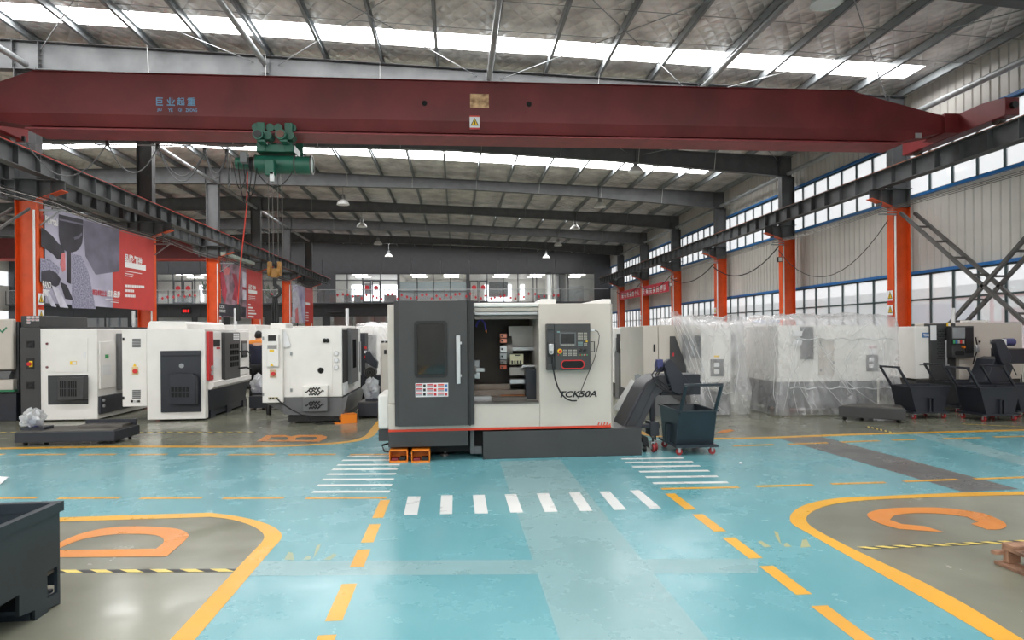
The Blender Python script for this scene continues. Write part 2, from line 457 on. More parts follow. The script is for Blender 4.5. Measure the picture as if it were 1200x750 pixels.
farL, farR = curvy(farL, False), curvy(farR, False)
xl_, xr_ = farL[-1][0], farR[-1][0]
lane = [d_o[0]] + do + [(XD, YN), (XC, YN)] + co[::-1] + [(12.4, co[0][1])] + farR + [(xr_, 15.2), (xl_, 15.2)] + farL[::-1]
flat('painted_lane', [lane], teal, 0.001, floor)
# faded and dark strips in the lane
flat('faded_strip', [[(0.52, YN), (1.3, YN), (1.28, 7.95), (0.52, 7.95)]], teal_pale, 0.0016, floor)
flat('faded_strip', [pix([(290, 658), (888, 655), (888, 672), (282, 675)])], teal_pale, 0.0017, floor)
flat('faded_strip', [pix([(1063, 508), (1095, 507), (1200, 536), (1200, 546)])], teal_pale, 0.0016, floor)
flat('dark_strip', [pix([(910, 513), (961, 511.5), (1195, 573.5), (1128, 576.5)])], asphalt, 0.0018, floor)
# yellow edging of the bays
flat('yellow_edging', [d_o + d_i[::-1]], yellow_line, 0.0022, floor)
flat('yellow_edging', [c_o + c_i[::-1]], yellow_line, 0.0022, floor)
def ribbon(pts, wd):                                  # a line of width wd (metres) on the floor
    L, R = [], []
    for i, p in enumerate(pts):
        a, b = Vector(pts[max(i - 1, 0)]), Vector(pts[min(i + 1, len(pts) - 1)])
        d = (b - a).normalized(); n = Vector((-d.y, d.x)) * wd / 2
        L.append((p[0] + n.x, p[1] + n.y)); R.append((p[0] - n.x, p[1] - n.y))
    return L + R[::-1]
flat('yellow_edging', [ribbon(farL + [(xl_, 15.2)], 0.14)], yellow_line, 0.0022, floor)
flat('yellow_edging', [ribbon(farR + [(xr_, 15.2)], 0.14)], yellow_line, 0.0022, floor)
# broken yellow guide lines
def dash(a, b, wd, m=yellow_line):
    flat('lane_dash', [ribbon([G(*a)[:2], G(*b)[:2]], wd)], m, 0.0024, floor)
for u0, u1 in [(-60, 5), (22, 77), (93, 136), (152, 196), (210, 254), (268, 322), (338, 393), (410, 456)]:
    dash((u0, 533), (u1, 532.6), 0.085)
for u0, u1 in [(-40, 44), (68, 141), (164, 237), (261, 333), (358, 453)]:
    dash((u0, 584.2), (u1, 583.6), 0.065)
for u0, u1, v0, v1 in [(775, 866, 573, 571.2), (886, 953, 570.2, 568.3), (974, 1038, 567.3, 565.6), (1059, 1122, 564.5, 562), (1142, 1215, 561.5, 559)]:
    dash((u0, v0), (u1, v1), 0.065)
for u0, u1, v0, v1 in [(859, 907, 522.8, 521.2), (924, 970, 520.8, 519), (985, 1031, 518.3, 516.6), (1046, 1072, 516, 515.2), (1106, 1151, 514.4, 513), (1165, 1215, 512.3, 511)]:
    dash((u0, v0), (u1, v1), 0.085)
for v0, v1 in [(583.5, 604), (611, 632), (640, 660), (679, 721), (737, 790)]:
    a, b = G(540, v0)[1], G(540, v1)[1]
    flat('lane_dash', [[(-0.745, a), (-0.65, a), (-0.65, b), (-0.745, b)]], yellow_line, 0.0024, floor)
for v0, v1 in [(575, 594.5), (600, 621), (628.5, 654), (663.5, 699), (713, 765)]:
    a, b = G(900, v0)[1], G(900, v1)[1]
    flat('lane_dash', [[(2.03, a), (2.13, a), (2.13, b), (2.03, b)]], yellow_line, 0.0024, floor)
# crosswalk bars
for (a, b, cc, d) in [((478, 582), (493, 581.8), (489, 603.7), (473, 604)), ((517, 580.7), (530.5, 580.5), (530, 602.6), (515.5, 603)), ((554, 580.4), (568, 580), (572, 602), (556.5, 602)),
                      ((591.5, 579.6), (605, 579.4), (613, 600.8), (598, 601)), ((629, 578.6), (643, 578.2), (653.5, 600), (638.5, 600.4)), ((666.5, 577.4), (679.5, 577), (694.5, 599), (680, 599.3)),
                      ((702, 576.2), (714.5, 576), (734.5, 597.6), (720, 598)), ((738, 575), (749.5, 574.6), (775, 596), (762, 596.5))]:
    flat('crosswalk_bar', [pix([a, b, cc, d])], white_line, 0.0026, floor)
yl = [535, 539.6, 545, 550.3, 556, 562.2, 569, 576.6]
for i, v in enumerate(yl):
    a, b = G(407 - i * 5.9, v), G(473 - i * 2.3, v - 0.4)
    flat('crosswalk_bar', [ribbon([a[:2], b[:2]], 0.085)], white_line, 0.0026, floor)
for u0, u1, v in [(728, 801, 538), (733, 812, 542.3), (741, 820.5, 547.3), (749, 831, 553), (757, 841, 559.5), (765, 853, 566.5)]:
    a, b = G(u0, v), G(u1, v - 1.2)
    flat('crosswalk_bar', [ribbon([a[:2], b[:2]], 0.085)], white_line, 0.0026, floor)
# bay letters
flat('bay_letter', [curvy(q) for q in [pix([(40, 653.6), (195, 652.5), (220, 630), (221, 627), (212, 621), (190, 618), (130, 618.3), (100, 624), (62, 640)]),
                    pix([(64, 645), (183, 643.3), (191.5, 636), (190, 630.5), (180, 627.2), (150, 626), (126, 627.3), (98, 632)])]], orange_line, 0.0024, floor)
flat('bay_letter', [pix([(301, 517.3), (312, 510.2), (334, 510), (341, 511.5), (349, 510), (377, 510), (383.5, 512), (382, 514), (373.5, 517.8)]),
                    pix([(313, 515.8), (318, 512.4), (334, 512), (338, 513.2), (336, 515.8)]), pix([(346, 515.9), (347, 513), (354, 512.1), (370, 512.2), (372, 513.4), (367, 515.9)])], orange_line, 0.0024, floor)
flat('bay_letter', [curvy(q) for q in [pix([(1106.7, 624), (1053, 620), (1030, 613.3), (1016, 603.5), (1030, 597.5), (1066, 595), (1113, 596), (1153, 601.7), (1173, 610), (1179.5, 616), (1170, 620.7), (1156.7, 620.7),
                         (1138, 614), (1146.7, 611.7), (1133, 606), (1106.7, 602.7), (1073, 601.7), (1050, 604), (1042.7, 609.3), (1056.7, 614.3), (1083, 616.7)])]], orange_line, 0.0024, floor)
flat('bay_letter', [pix([(838, 508), (846, 504.5), (856, 503.2), (861, 504.8), (852, 507)])], orange_line, 0.0024, floor)
# hazard tape
def tape(a, b, n, wd=0.055):
    a, b = Vector(G(*a)[:2]), Vector(G(*b)[:2]); d = b - a
    flat('hazard_tape', [ribbon([tuple(a), tuple(b)], wd)], black_tape, 0.0019, floor)
    nn = Vector((-d.y, d.x)).normalized() * wd / 2
    for i in range(n):
        p, q = a + d * ((i + 0.12) / n), a + d * ((i + 0.66) / n); sh = d.normalized() * wd * 0.8
        flat('hazard_tape_block', [[tuple(p + nn - sh), tuple(q + nn - sh), tuple(q - nn + sh), tuple(p - nn + sh)]], pale_yellow, 0.0024, floor)
tape((70, 669.8), (282, 668.5), 6)
tape((1010, 642.5), (1215, 634), 10)
tape((0, 507), (300, 506.5), 26, 0.07)
tape((1016, 500), (1052, 508.6), 7, 0.08)
tape((1130, 497), (1215, 501), 10, 0.08)
# worn stencils
for cx, cy, k in [(365, 652, 1.0), (918, 637, -1.0)]:
    st = []
    for (a, b, c2, d2) in [((-32, 4), (-27, -5), (-22, -4), (-20, 5)), ((14, 4), (26, -3), (30, -2), (22, 4.5)), ((-10, 4), (-4, -1), (0, 1), (-2, 4)), ((2, 3), (6, -12), (11, -15), (9, -8))]:
        st.append(pix([(cx + k * q[0], cy + q[1]) for q in (a, b, c2, d2)]))
    flat('worn_stencil', st, floor_mat('worn_stencil_paint', (172, 170, 122), (140, 165, 150), 0.35, worn=(120, 165, 172)), 0.0018, floor)

# ---- ceiling: foil lining, translucent strips, purlins, rafters, struts and tie rods
LIGHTS = [(-14, -12.5), (-8.5, -7.0), (-2.2, -1.1), (5.5, 6.2), (15.15, 15.98), (24.85, 26.35), (37.2, 37.85), (48.5, 49.1)]  # unseen strips near the camera and in the far bays are added for light
def under(x): return roof(x) + 0.2
prof = [XLL, -22, -11, 0.9, XW]
def sheet(y0, y1):
    m = MB()
    for i in range(len(prof) - 1):
        a, b = prof[i], prof[i + 1]
        m.add([(a, y0, under(a)), (b, y0, under(b)), (b, y1, under(b)), (a, y1, under(a)), (a, y0, under(a) + 0.06), (b, y0, under(b) + 0.06), (b, y1, under(b) + 0.06), (a, y1, under(a) + 0.06)],
              [(0, 1, 2, 3)[::-1], (4, 5, 6, 7), (0, 1, 5, 4), (2, 3, 7, 6), (0, 3, 7, 4), (1, 2, 6, 5)])
    return m
cm = MB(); y = YN
for a, b in LIGHTS + [(YF + 6, None)]:
    q = sheet(y, a); cm.add(q.v, q.f); y = b
ceiling = cm.build('ceiling', foil, sharp=0)
tag(ceiling, 'silver quilted foil lining under the workshop roof', kind='structure')
for i, (a, b) in enumerate(LIGHTS):
    x1 = XW - 0.9 if i == 4 else XW - 2.2
    m = MB()
    for x0_, x1_ in ((-32, -11), (-11, x1)):
        m.add([(x0_, a, under(x0_) + 0.02), (x1_, a, under(x1_) + 0.02), (x1_, b, under(x1_) + 0.02), (x0_, b, under(x0_) + 0.02)], [(0, 3, 2, 1)])
    m.build('skylight', skylight_m, ceiling, sharp=0)
    m = MB(); m.add([(x1, a, under(x1) + 0.01), (XW, a, under(XW) + 0.01), (XW, b, under(XW) + 0.01), (x1, b, under(x1) + 0.01)], [(0, 3, 2, 1)])
    m.build('roof_flashing', foil, ceiling, sharp=0)
PX = [0.95 + 1.4125 * k for k in range(-8, 9)] + [-11.9 - 1.5 * k for k in range(0, 14)]
def purlin(x):
    z1 = under(x) - 0.005; z0 = z1 - 0.195; t = 0.008; wd = 0.07
    m = MB()
    m.box(x, YN, z0, x + t, YF + 5, z1); m.box(x, YN, z0, x + wd, YF + 5, z0 + t); m.box(x, YN, z1 - t, x + wd, YF + 5, z1); m.box(x + wd - t, YN, z0, x + wd, YF + 5, z0 + 0.02)
    return m
for x in PX: purlin(x).build('purlin', purlin_grey, ceiling, sharp=0)
def low(x):                                           # underside of the rafters
    P = [(-34, 7.3), (-22, 7.95), (-14.6, 8.15), (-10.45, 8.18), (0, 8.06), (5, 7.84), (XR, 7.26)]
    for (a, p), (b, q) in zip(P, P[1:]):
        if x <= b: return p + (q - p) * (x - a) / (b - a)
    return P[-1][1]
def rafter(y):
    xs = [-33.5, -28, -22, -16, -11, -5.5, 0, 6, XR + 0.2]; m = MB()
    for a, b in zip(xs, xs[1:]):
        m.prism([(a, low(a)), (b, low(b)), (b, roof(b)), (a, roof(a))], 'y', y - 0.006, y + 0.006)
        m.prism([(a, low(a) - 0.016), (b, low(b) - 0.016), (b, low(b)), (a, low(a))], 'y', y - 0.11, y + 0.11)
        m.prism([(a, roof(a) - 0.016), (b, roof(b) - 0.016), (b, roof(b)), (a, roof(a))], 'y', y - 0.11, y + 0.11)
    for x in (XL - 0.3, XL + 0.3, -4.75, 0.9, 6.5, XR - 0.3):
        m.box(x - 0.008, y - 0.11, low(x), x + 0.008, y + 0.11, roof(x))
    r = m.build('rafter', frame_grey, ceiling, sharp=0)
    for k in (-6, -4, -2, 0, 2, 4, 6):
        x = 0.95 + 1.4125 * k
        MB().beam((x - 0.02, y - 0.12, low(x) - 0.02), (x, y - 0.24, roof(x) + 0.02), 0.035, 0.004, up=(1, 0, 0)).build('fly_brace', pvc if y < 30 else galv, r, sharp=0)
    if y in YS[:3]:
        for x in (XL - 0.3, XL + 0.3):
            b = MB()
            for zz in (0.12, 0.24, 0.36, 0.48):
                b.cyl((x - 0.05, y - 0.05, low(x) + zz), (x + 0.05, y - 0.05, low(x) + zz), 0.016, 8)
            b.build('splice_bolts', steel_dk, r)
    return r
for y in [4.7, -1.3, -7.3] + YS: rafter(y)
for x in (-4.75, 0.9, 6.5):
    z = roof(x) - 0.22
    MB().cyl((x, 4.7, z), (x, Y0 - 0.01, z), 0.07, 14).build('strut_pipe', galv, ceiling)
    MB().box(x - 0.1, Y0 - 0.13, z - 0.22, x + 0.1, Y0 - 0.115, z + 0.12).build('strut_plate', frame_grey, ceiling)
for x, z in ((-10.4, 8.25), (XR, 7.36)):
    for a, b in zip([4.7] + YS, YS): MB().cyl((x, a + 0.14, z), (x, b - 0.14, z), 0.075, 14).build('strut_pipe', galv, ceiling)
for x, z in ((-10.4, 8.25),):
    MB().cyl((x - 0.0, -7.3, z), (x, 4.6, z), 0.075, 14).build('strut_pipe', galv, ceiling)
tx = [XL, -4.75, 0.9, 6.5, XR]
for ya, yb in ((Y0 - 6, Y0), (Y0, Y0 + 6)):
    for a, b in zip(tx, tx[1:]):
        MB().cyl((a + 0.3, ya, roof(a) - 0.14), (b - 0.3, yb, roof(b) - 0.14), 0.011, 6).build('tie_rod', galv, ceiling)
        MB().cyl((a + 0.3, yb, roof(a) - 0.2), (b - 0.3, ya, roof(b) - 0.2), 0.011, 6).build('tie_rod', galv, ceiling)
for y in (11.7, 13.3, 14.6, 18.7, 20.7):                     # light wire purlin stays
    MB().cyl((-10.3, y, under(-10.3) - 0.12), (XW, y, under(XW) - 0.12), 0.008, 6).build('purlin_stay', galv, ceiling)

# ---- columns with corbels
warn_y = mat('warning_yellow', (246, 204, 40), 0.5, var=0)
def warn_sign(parent, x, y, z, wd, hh, facing):              # white plate with a yellow warning triangle
    M = facing(x, y, z); R = wmat(parent).inverted()
    def pl(name, poly, d, m):
        o = bpy.data.objects.new(name, curve_mesh(name, [poly], m, 0.004)); COL.objects.link(o); o.parent = parent
        o.matrix_local = R @ M @ Matrix.Translation((0, 0, d)); return o
    b = pl('warning_sign', [(-wd / 2, 0), (wd / 2, 0), (wd / 2, hh), (-wd / 2, hh)], 0.004, sticker_w)
    def sub(name, poly, d, m):
        o = bpy.data.objects.new(name, curve_mesh(name, [poly], m, 0.002)); COL.objects.link(o); o.parent = b; o.location = (0, 0, d)
    sub('sign_border', [(-wd / 2, 0), (wd / 2, 0), (wd / 2, hh * 0.12), (-wd / 2, hh * 0.12)], 0.004, red_plain)
    sub('sign_border', [(-wd / 2, hh * 0.9), (wd / 2, hh * 0.9), (wd / 2, hh), (-wd / 2, hh)], 0.004, stripe_red)
    sub('triangle_border', [(-wd * 0.42, hh * 0.27), (wd * 0.42, hh * 0.27), (0, hh * 0.84)], 0.004, ink)
    sub('triangle', [(-wd * 0.3, hh * 0.32), (wd * 0.3, hh * 0.32), (0, hh * 0.75)], 0.006, warn_y)
    sub('warning_figure', [(-0.06 * wd, hh * 0.35), (0.06 * wd, hh * 0.35), (0.04 * wd, hh * 0.62), (-0.04 * wd, hh * 0.62)], 0.008, ink)
ORD = ['second', 'first', 'second', 'third', 'fourth', 'fifth', 'sixth']
def hsec(m, x, y, z0, z1, d=0.5, wd=0.26, t=0.016):
    m.box(x - d / 2, y - wd / 2, z0, x - d / 2 + t, y + wd / 2, z1); m.box(x + d / 2 - t, y - wd / 2, z0, x + d / 2, y + wd / 2, z1)
    m.box(x - d / 2, y - 0.006, z0, x + d / 2, y + 0.006, z1); return m
columns = {}
for side, x, inw in (('left', XL, 1), ('right', XR, -1)):
    for k, y in enumerate(YS):
        nm = 'just outside the picture' if k == 0 else ORD[k] + ' along the row from the camera'
        c = thing('steel_column', f'orange steel column with grey top in the {side} row, {nm}', 'column', (x, y, 0), group=f'{side} row of columns', kind='structure')
        hsec(MB(), x, y, 0, 4.96).build('column_shaft', orange_post, c, sharp=0)
        MB().box(x - 0.32, y - 0.2, 0, x + 0.32, y + 0.2, 0.03).build('base_plate', orange_post, c)
        m = hsec(MB(), x, y, 4.98, low(x)); m.box(x - 0.3, y - 0.15, 5.46, x + 0.3, y + 0.15, 5.475)
        m.build('upper_shaft', frame_grey, c, sharp=0)
        m = MB()                                              # corbel: web, top plate, stiffener
        xi, xo = x + inw * 0.25, x + inw * 0.85
        m.prism([(xi, 4.98), (xo, 5.2), (xo, 5.44), (xi, 5.44)], 'y', y - 0.008, y + 0.008)
        m.box(x - inw * 0.25, y - 0.14, 4.965, x + inw * 0.25, y + 0.14, 4.98)
        m.box(xi, y - 0.15, 5.43, xo, y + 0.15, 5.446); m.box(x + inw * 0.56, y - 0.13, 5.0, x + inw * 0.575, y + 0.13, 5.44)
        m.box(x + inw * 0.24, y - 0.13, 4.98, x + inw * 0.255, y + 0.13, 5.44)
        m.build('corbel', frame_grey, c, sharp=0)
        MB().prism([(xi, 4.97), (xo, 5.19), (xo, 5.205), (xi, 4.985)], 'y', y - 0.13, y + 0.13).build('corbel_plate', orange_post, c, sharp=0)
        if side == 'left':                                    # second corbel towards the neighbouring bay
            m = MB(); xi, xo = x - 0.25, x - 0.85
            m.prism([(xi, 4.98), (xo, 5.2), (xo, 5.44), (xi, 5.44)], 'y', y - 0.008, y + 0.008); m.box(xi, y - 0.15, 5.43, xo, y + 0.15, 5.446)
            m.box(x - 0.575, y - 0.13, 5.0, x - 0.56, y + 0.13, 5.44); m.build('corbel', frame_grey, c, sharp=0)
        xc = x + inw * 0.22
        MB().cyl((xc, y - 0.17, 1.2), (xc, y - 0.17, 4.7), 0.024, 8).build('conduit', pvc, c)
        if k in (1, 3, 5):
            for zz in (1.95, 2.35): warn_sign(c, x + inw * 0.262, y, zz, 0.22, 0.36, FACEX if inw > 0 else FACEW)
        columns[side, k] = c

# ---- crane runways
def runway(x, label, y1=50.8):
    t = thing('crane_runway', label, 'runway beam', (x, 5.0, 5.45))
    m = MB()
    m.box(x - 0.13, 5, 5.45, x + 0.13, y1, 5.466); m.box(x - 0.13, 5, 5.885, x + 0.13, y1, 5.9); m.box(x - 0.007, 5, 5.45, x + 0.007, y1, 5.9)
    m.build('beam', frame_grey, t, sharp=0)
    MB().box(x - 0.03, 5, 5.9, x + 0.03, y1, 5.955).build('rail', steel_dk, t)
    MB().box(x - 0.14, 5, 5.9, x + 0.14, y1, 5.915).build('rail_edge', rail_red if x < 0 else bpy.data.materials.get('rusty_edge_paint') or mat('rusty_edge_paint', (150, 92, 66), 0.6, var=0.2), t)
    s0 = None
    yy = 5.2
    while yy < y1:
        if s0 is None:
            s0 = bx(x - 0.125, yy - 0.006, 5.466, x + 0.125, yy + 0.006, 5.885).build('stiffener', frame_grey, t, sharp=0); b0 = yy
        else: put(s0, (0, yy - b0, 0), t)
        yy += 0.77
    return t
runL = runway(-9.85, 'grey crane runway beam with red rail along the left columns, hall side')
runLL = runway(-11.05, 'grey crane runway beam behind the left columns, on the neighbouring bay side')
runR = runway(11.6, 'grey crane runway beam with rail along the right columns by the windows')

# ---- right wall: cladding panels and two bands of windows
wall_right = thing('wall_right', 'off-white clad right wall with two long bands of windows', None, (XW, 20, 0), kind='structure')
def panel(y0, z0, z1):
    p = 0.2633; m = MB()
    pr = [(XW, y0), (XW, y0 + 0.012), (XW - 0.03, y0 + 0.03), (XW - 0.03, y0 + p - 0.03), (XW, y0 + p - 0.012), (XW, y0 + p), (XW + 0.03, y0 + p), (XW + 0.03, y0)]
    return m.prism(pr, 'z', z0, z1)
for z0, z1, nm in ((3.2, 5.24, 'cladding_panel'), (6.96, 8.45, 'cladding_panel')):
    p0 = None; ya = 9.2
    for k in range(70):
        if p0 is None: p0 = panel(ya, z0, z1).build(nm, clad, wall_right, sharp=0)
        else: put(p0, (0, k * 0.2633, 0), wall_right)
    m = MB()
    for k in range(70, 165):
        q = panel(ya + k * 0.2633, z0, z1); m.add(q.v, q.f)
    for k in range(1, 98):
        q = panel(ya - k * 0.2633, z0, z1); m.add(q.v, q.f)
    tag(m.build('far_cladding', clad, wall_right, sharp=0), kind='stuff')
bx(XW - 0.02, YN, 0, XW + 0.1, YF, 1.02).build('wall_base', mat('white_wall_render', (206, 204, 198), 0.7), wall_right)
for z0, z1, d in ((3.12, 3.2, 0.1), (5.25, 5.32, 0.1), (6.88, 6.95, 0.12)):
    bx(XW - d, YN, z0, XW + 0.02, YF, z1).build('blue_sill', blue_trim, wall_right)
def band(name, label, rows, y_a, y_b):
    wn = thing(name, label, None, (XW, y_a, rows[0]), kind='structure')
    p0 = {}; f0 = None; n = int((y_b - y_a) / 0.79)
    for k in range(n + 1):
        yy = y_a + k * 0.79
        if f0 is None: f0 = bx(XW - 0.03, yy - 0.028, rows[0], XW + 0.03, yy + 0.028, rows[-1]).build('mullion', mullion, wn, sharp=0)
        else: put(f0, (0, k * 0.79, 0), wn)
        if k < n:
            for i, (a, b) in enumerate(zip(rows, rows[1:])):
                if i not in p0: p0[i] = bx(XW - 0.004, yy, a, XW + 0.004, yy + 0.79, b).build('pane', pane_m, wn, sharp=0)
                else: put(p0[i], (0, k * 0.79, 0), wn)
    for z in rows: bx(XW - 0.035, y_a, z - 0.022, XW + 0.035, y_b, z + 0.022).build('transom', mullion, wn, sharp=0)
    return wn
band('window_1', 'high window band above the runway beam on the right wall', (5.33, 6.1, 6.86), 8.3, YF)
band('window_2', 'low window band behind the machines on the right wall', (1.02, 1.72, 2.41, 3.1), 8.3, YF)
bx(XW - 0.004, YN, 5.33, XW + 0.004, 8.3, 6.86).build('window_3', pane_m, None, sharp=0)
bx(XW - 0.004, YN, 1.02, XW + 0.004, 8.3, 3.1).build('window_4', pane_m, None, sharp=0)
for n_, l_ in (('window_3', 'high window band of the right wall behind the camera'), ('window_4', 'low window band of the right wall behind the camera')):
    tag(bpy.data.objects[n_], l_, kind='structure')

# ---- left wall of the neighbouring bay
wall_left = thing('wall_left', 'far left wall of the neighbouring bay with blue-framed windows', None, (XLL, 20, 0), kind='structure')
for z0, z1 in ((0, 1.0), (3.6, 5.5), (6.6, 8.2)): bx(XLL - 0.1, YN, z0, XLL, YF, z1).build('wall_band', clad, wall_left)
wn = thing('window_5', 'low blue-framed windows of the neighbouring bay', None, (XLL, 20, 1), kind='structure')
p0 = None
for k in range(34):
    yy = YN + 2 * k
    bx(XLL - 0.05, yy - 0.05, 1.0, XLL + 0.05, yy + 0.05, 3.6).build('mullion', blue_trim, wn)
    bx(XLL - 0.045, yy, 1.0, XLL - 0.035, yy + 2, 3.6).build('pane', pane_m, wn)
    bx(XLL - 0.05, yy, 5.5, XLL + 0.05, yy + 0.08, 6.6).build('mullion', blue_trim, wn)
    bx(XLL - 0.045, yy, 5.5, XLL - 0.035, yy + 2, 6.6).build('pane', pane_m, wn)
# ---- unseen wall behind the camera, its high windows added to light the hall
wall_near = thing('wall_near', 'unseen clad wall behind the camera with a high window band added for light', None, (0, YN, 0), kind='structure')
for a in ((XLL, YN - 0.15, 0, XW, YN, 4.2), (XLL, YN - 0.15, 7.2, XW, YN, 8.9)): bx(*a).build('wall_band', clad, wall_near)
for k in range(16):
    x_ = XLL + 2.92 * k; bx(x_, YN - 0.1, 4.2, x_ + 0.12, YN, 7.2).build('mullion', mullion, wall_near); bx(x_ + 0.12, YN - 0.06, 4.2, x_ + 2.92, YN - 0.05, 7.2).build('pane', pane_m, wall_near)
# ---- outside
tag(bx(XW + 0.2, -40, -0.3, 60, 90, -0.1).build('ground_outside', mat('outside_paving', (170, 168, 164), 0.8), sharp=0), 'pale paving outside the right windows', kind='structure')
tag(bx(30, -20, -0.1, 32, 80, 4.2).build('wall_outside', mat('outside_white_wall', (216, 216, 214), 0.7), sharp=0), 'long white building outside the right windows', kind='structure')
# ================================================================== OFFICE FRONT AT THE FAR END
wall_far = thing('wall_far', 'dark grey two-storey office front closing the far end of the hall', None, (0, YF, 0), kind='structure')
def ux(u, Y=YF): return WY(u, 340, Y)[0]
UP = [(ux(393), ux(466)), (ux(468), ux(547)), (ux(550), ux(697))]
UPL = [(XLL + 0.3, ux(255)), (ux(262), ux(372))]
zA, zB, zg0, zg1 = 4.1, 6.42, 0.9, 3.05
xs = sorted(q for ab in UPL + UP for q in ab)
edges = [XLL] + xs + [XW]
for a, b in zip(edges[::2], edges[1::2]):                       # piers between the upper windows
    bx(a, YF, zA, b, YF + 0.2, zB).build('wall_pier', panel_dk, wall_far)
x = XLL                                                         # cladding cassettes of the storey band, base and fascia
c0 = {}
while x < XW - 0.1:
    x2 = min(x + 2.34, XW)
    for i, (za, zb) in enumerate(((3.06, 3.56), (3.58, zA), (zB, 7.6), (0, zg0))):
        if abs(x2 - x - 2.34) < 0.01 and i in c0: put(c0[i], (x - XLL, 0, 0), wall_far)
        else:
            q = bx(x + 0.012, YF - 0.02, za, x2 - 0.012, YF + 0.15, zb).build('cladding_panel', panel_dk, wall_far)
            if i not in c0: c0[i] = q
    x = x2
bx(XLL, YF + 0.02, 0, XW, YF + 0.1, zg0).build('wall_backing', panel_dk, wall_far)
bx(XLL, YF + 0.02, 3.05, XW, YF + 0.1, zA).build('wall_backing', panel_dk, wall_far)
bx(XLL, YF + 0.05, 7.5, XW, YF + 0.15, 9.0).build('wall_backing', panel_dk, wall_far)
bx(XLL, YF + 6.4, 0, XW, YF + 6.5, 9.0).build('rear_wall', ceil_white, wall_far)
for x_ in (XLL - 0.1, XW): bx(x_, YF, 0, x_ + 0.1, YF + 6.5, 9.0).build('end_wall', panel_dk, wall_far)
bx(XLL, YF + 0.2, 3.9, XW, YF + 6.4, 4.05).build('storey_slab', ceil_white, wall_far)
bx(XLL, YF + 0.2, 6.5, XW, YF + 6.4, 6.6).build('office_ceiling', ceil_white, wall_far)
for a in (ux(467), ux(548.5), ux(652), ux(665), ux(372), ux(255)):
    bx(a - 0.06, YF + 0.25, 4.05, a + 0.06, YF + 6.4, 6.5).build('partition', ceil_white, wall_far)
for a, b in ((ux(397), ux(421)), (ux(422), ux(446)), (ux(447), ux(465)), (ux(572), ux(577)), (ux(602), ux(607)), (ux(619), ux(624)), (ux(656), ux(662)), (ux(667.5), ux(672)), (ux(196), ux(201))):
    bx(a, YF + 6.3, 4.6, b, YF + 6.39, 6.0).build('outer_window', lit_day, wall_far)
bx(ux(572), YF + 6.28, 4.5, ux(607), YF + 6.38, 4.85).build('outer_window', lit_day, wall_far)
bx(ux(415), YF + 5.8, 5.2, ux(424), YF + 6.2, 6.1).build('wall_screen', mat('grey_screen', (120, 110, 118), 0.4), wall_far)
bx(ux(577), YF + 5.9, 4.9, ux(602), YF + 6.2, 6.2).build('dark_board', panel_dk, wall_far)
bx(ux(672), YF + 3.9, 4.05, ux(695), YF + 4.0, 5.7).build('grey_board', galv, wall_far)
for u in (489, 529, 633, 590, 418, 682, 206, 236, 330):  # the lamp in the last room on the right is added to brighten it
    for dy in (1.5, 3.6): bx(ux(u) - 0.6, YF + dy, 6.45, ux(u) + 0.6, YF + dy + 0.3, 6.49).build('ceiling_lamp', lit_lamp, wall_far)
for a, b in ((ux(400), ux(408)), (ux(412), ux(421)), (ux(448), ux(462)), (ux(476), ux(490)), (ux(510), ux(528)), (ux(630), ux(645)), (ux(652), ux(660)), (ux(200), ux(215)), (ux(312), ux(325))):
    bx(a, YF + 1.2, 4.05, b, YF + 2.0, 4.8).build('desk', mid_paint, wall_far)
def win(n, label, a, b, z0, z1, mus, trans=None, fr=None, doors=()):
    o = thing(f'window_{n}', label, None, ((a + b) / 2, YF, z0), kind='structure')
    mus = [a] + mus + [b]
    for q in mus: bx(q - 0.035, YF - 0.02, z0, q + 0.035, YF + 0.12, z1).build('mullion', panel_dk, o)
    for z in [z0, z1] + (trans or []): bx(a, YF - 0.02, z - 0.03, b, YF + 0.12, z + 0.03).build('transom', panel_dk, o)
    for p, q in zip(mus, mus[1:]):
        bx(p + 0.035, YF + 0.045, z0, q - 0.035, YF + 0.055, z1).build('pane', glass, o)
        if fr: bx(p + 0.035, YF + 0.062, z0, q - 0.035, YF + 0.066, fr).build('frosted_film', frost, o)
    for (p, q) in doors:
        m = MB(); t = 0.07
        m.box(p, YF - 0.03, z0, p + t, YF + 0.02, z0 + 1.75); m.box(q - t, YF - 0.03, z0, q, YF + 0.02, z0 + 1.75); m.box(p, YF - 0.03, z0 + 1.68, q, YF + 0.02, z0 + 1.75); m.box(p, YF - 0.03, z0, q, YF + 0.02, z0 + 0.12)
        m.build('door_frame', panel_dk, o)
        cx = (p + q) / 2; MB().cyl((cx, YF - 0.03, z0 + 1.2), (cx, YF - 0.02, z0 + 1.2), 0.2, 8).build('red_paper_cut', red_plain, o)
        bx(q - 0.2, YF - 0.06, z0 + 0.7, q - 0.16, YF - 0.03, z0 + 1.1).build('door_handle', alu, o)
    return o
win(6, 'bright upstairs office window with glazed double door, left of centre', *UP[0], zA, zB, [ux(407), ux(425), ux(446)], [5.9], None, [(ux(425.5), ux(435)), (ux(436), ux(445.5))])
win(7, 'upstairs office window with frosted lower panes above the dark machine door', *UP[1], zA, zB, [ux(489), ux(508), ux(528)], [5.0], 5.75)
win(8, 'long upstairs office window with dark double door, right of centre', *UP[2], zA, zB, [ux(q) for q in (571, 590, 607, 625, 629, 648, 656, 666)], [], None, [(ux(550.5), ux(560.5)), (ux(561.5), ux(571))])
win(9, 'upstairs office window seen between the first and second banners', *UPL[0], zA, zB, [ux(q) for q in (70, 110, 150, 184, 203, 213, 228, 243)], [5.9], None, [(ux(203.5), ux(214)), (ux(215), ux(226))])
win(10, 'upstairs office window seen between the second and third banners', *UPL[1], zA, zB, [ux(q) for q in (280, 308, 322, 334, 350)], [5.9])
gx = XLL + 0.5; n = 11
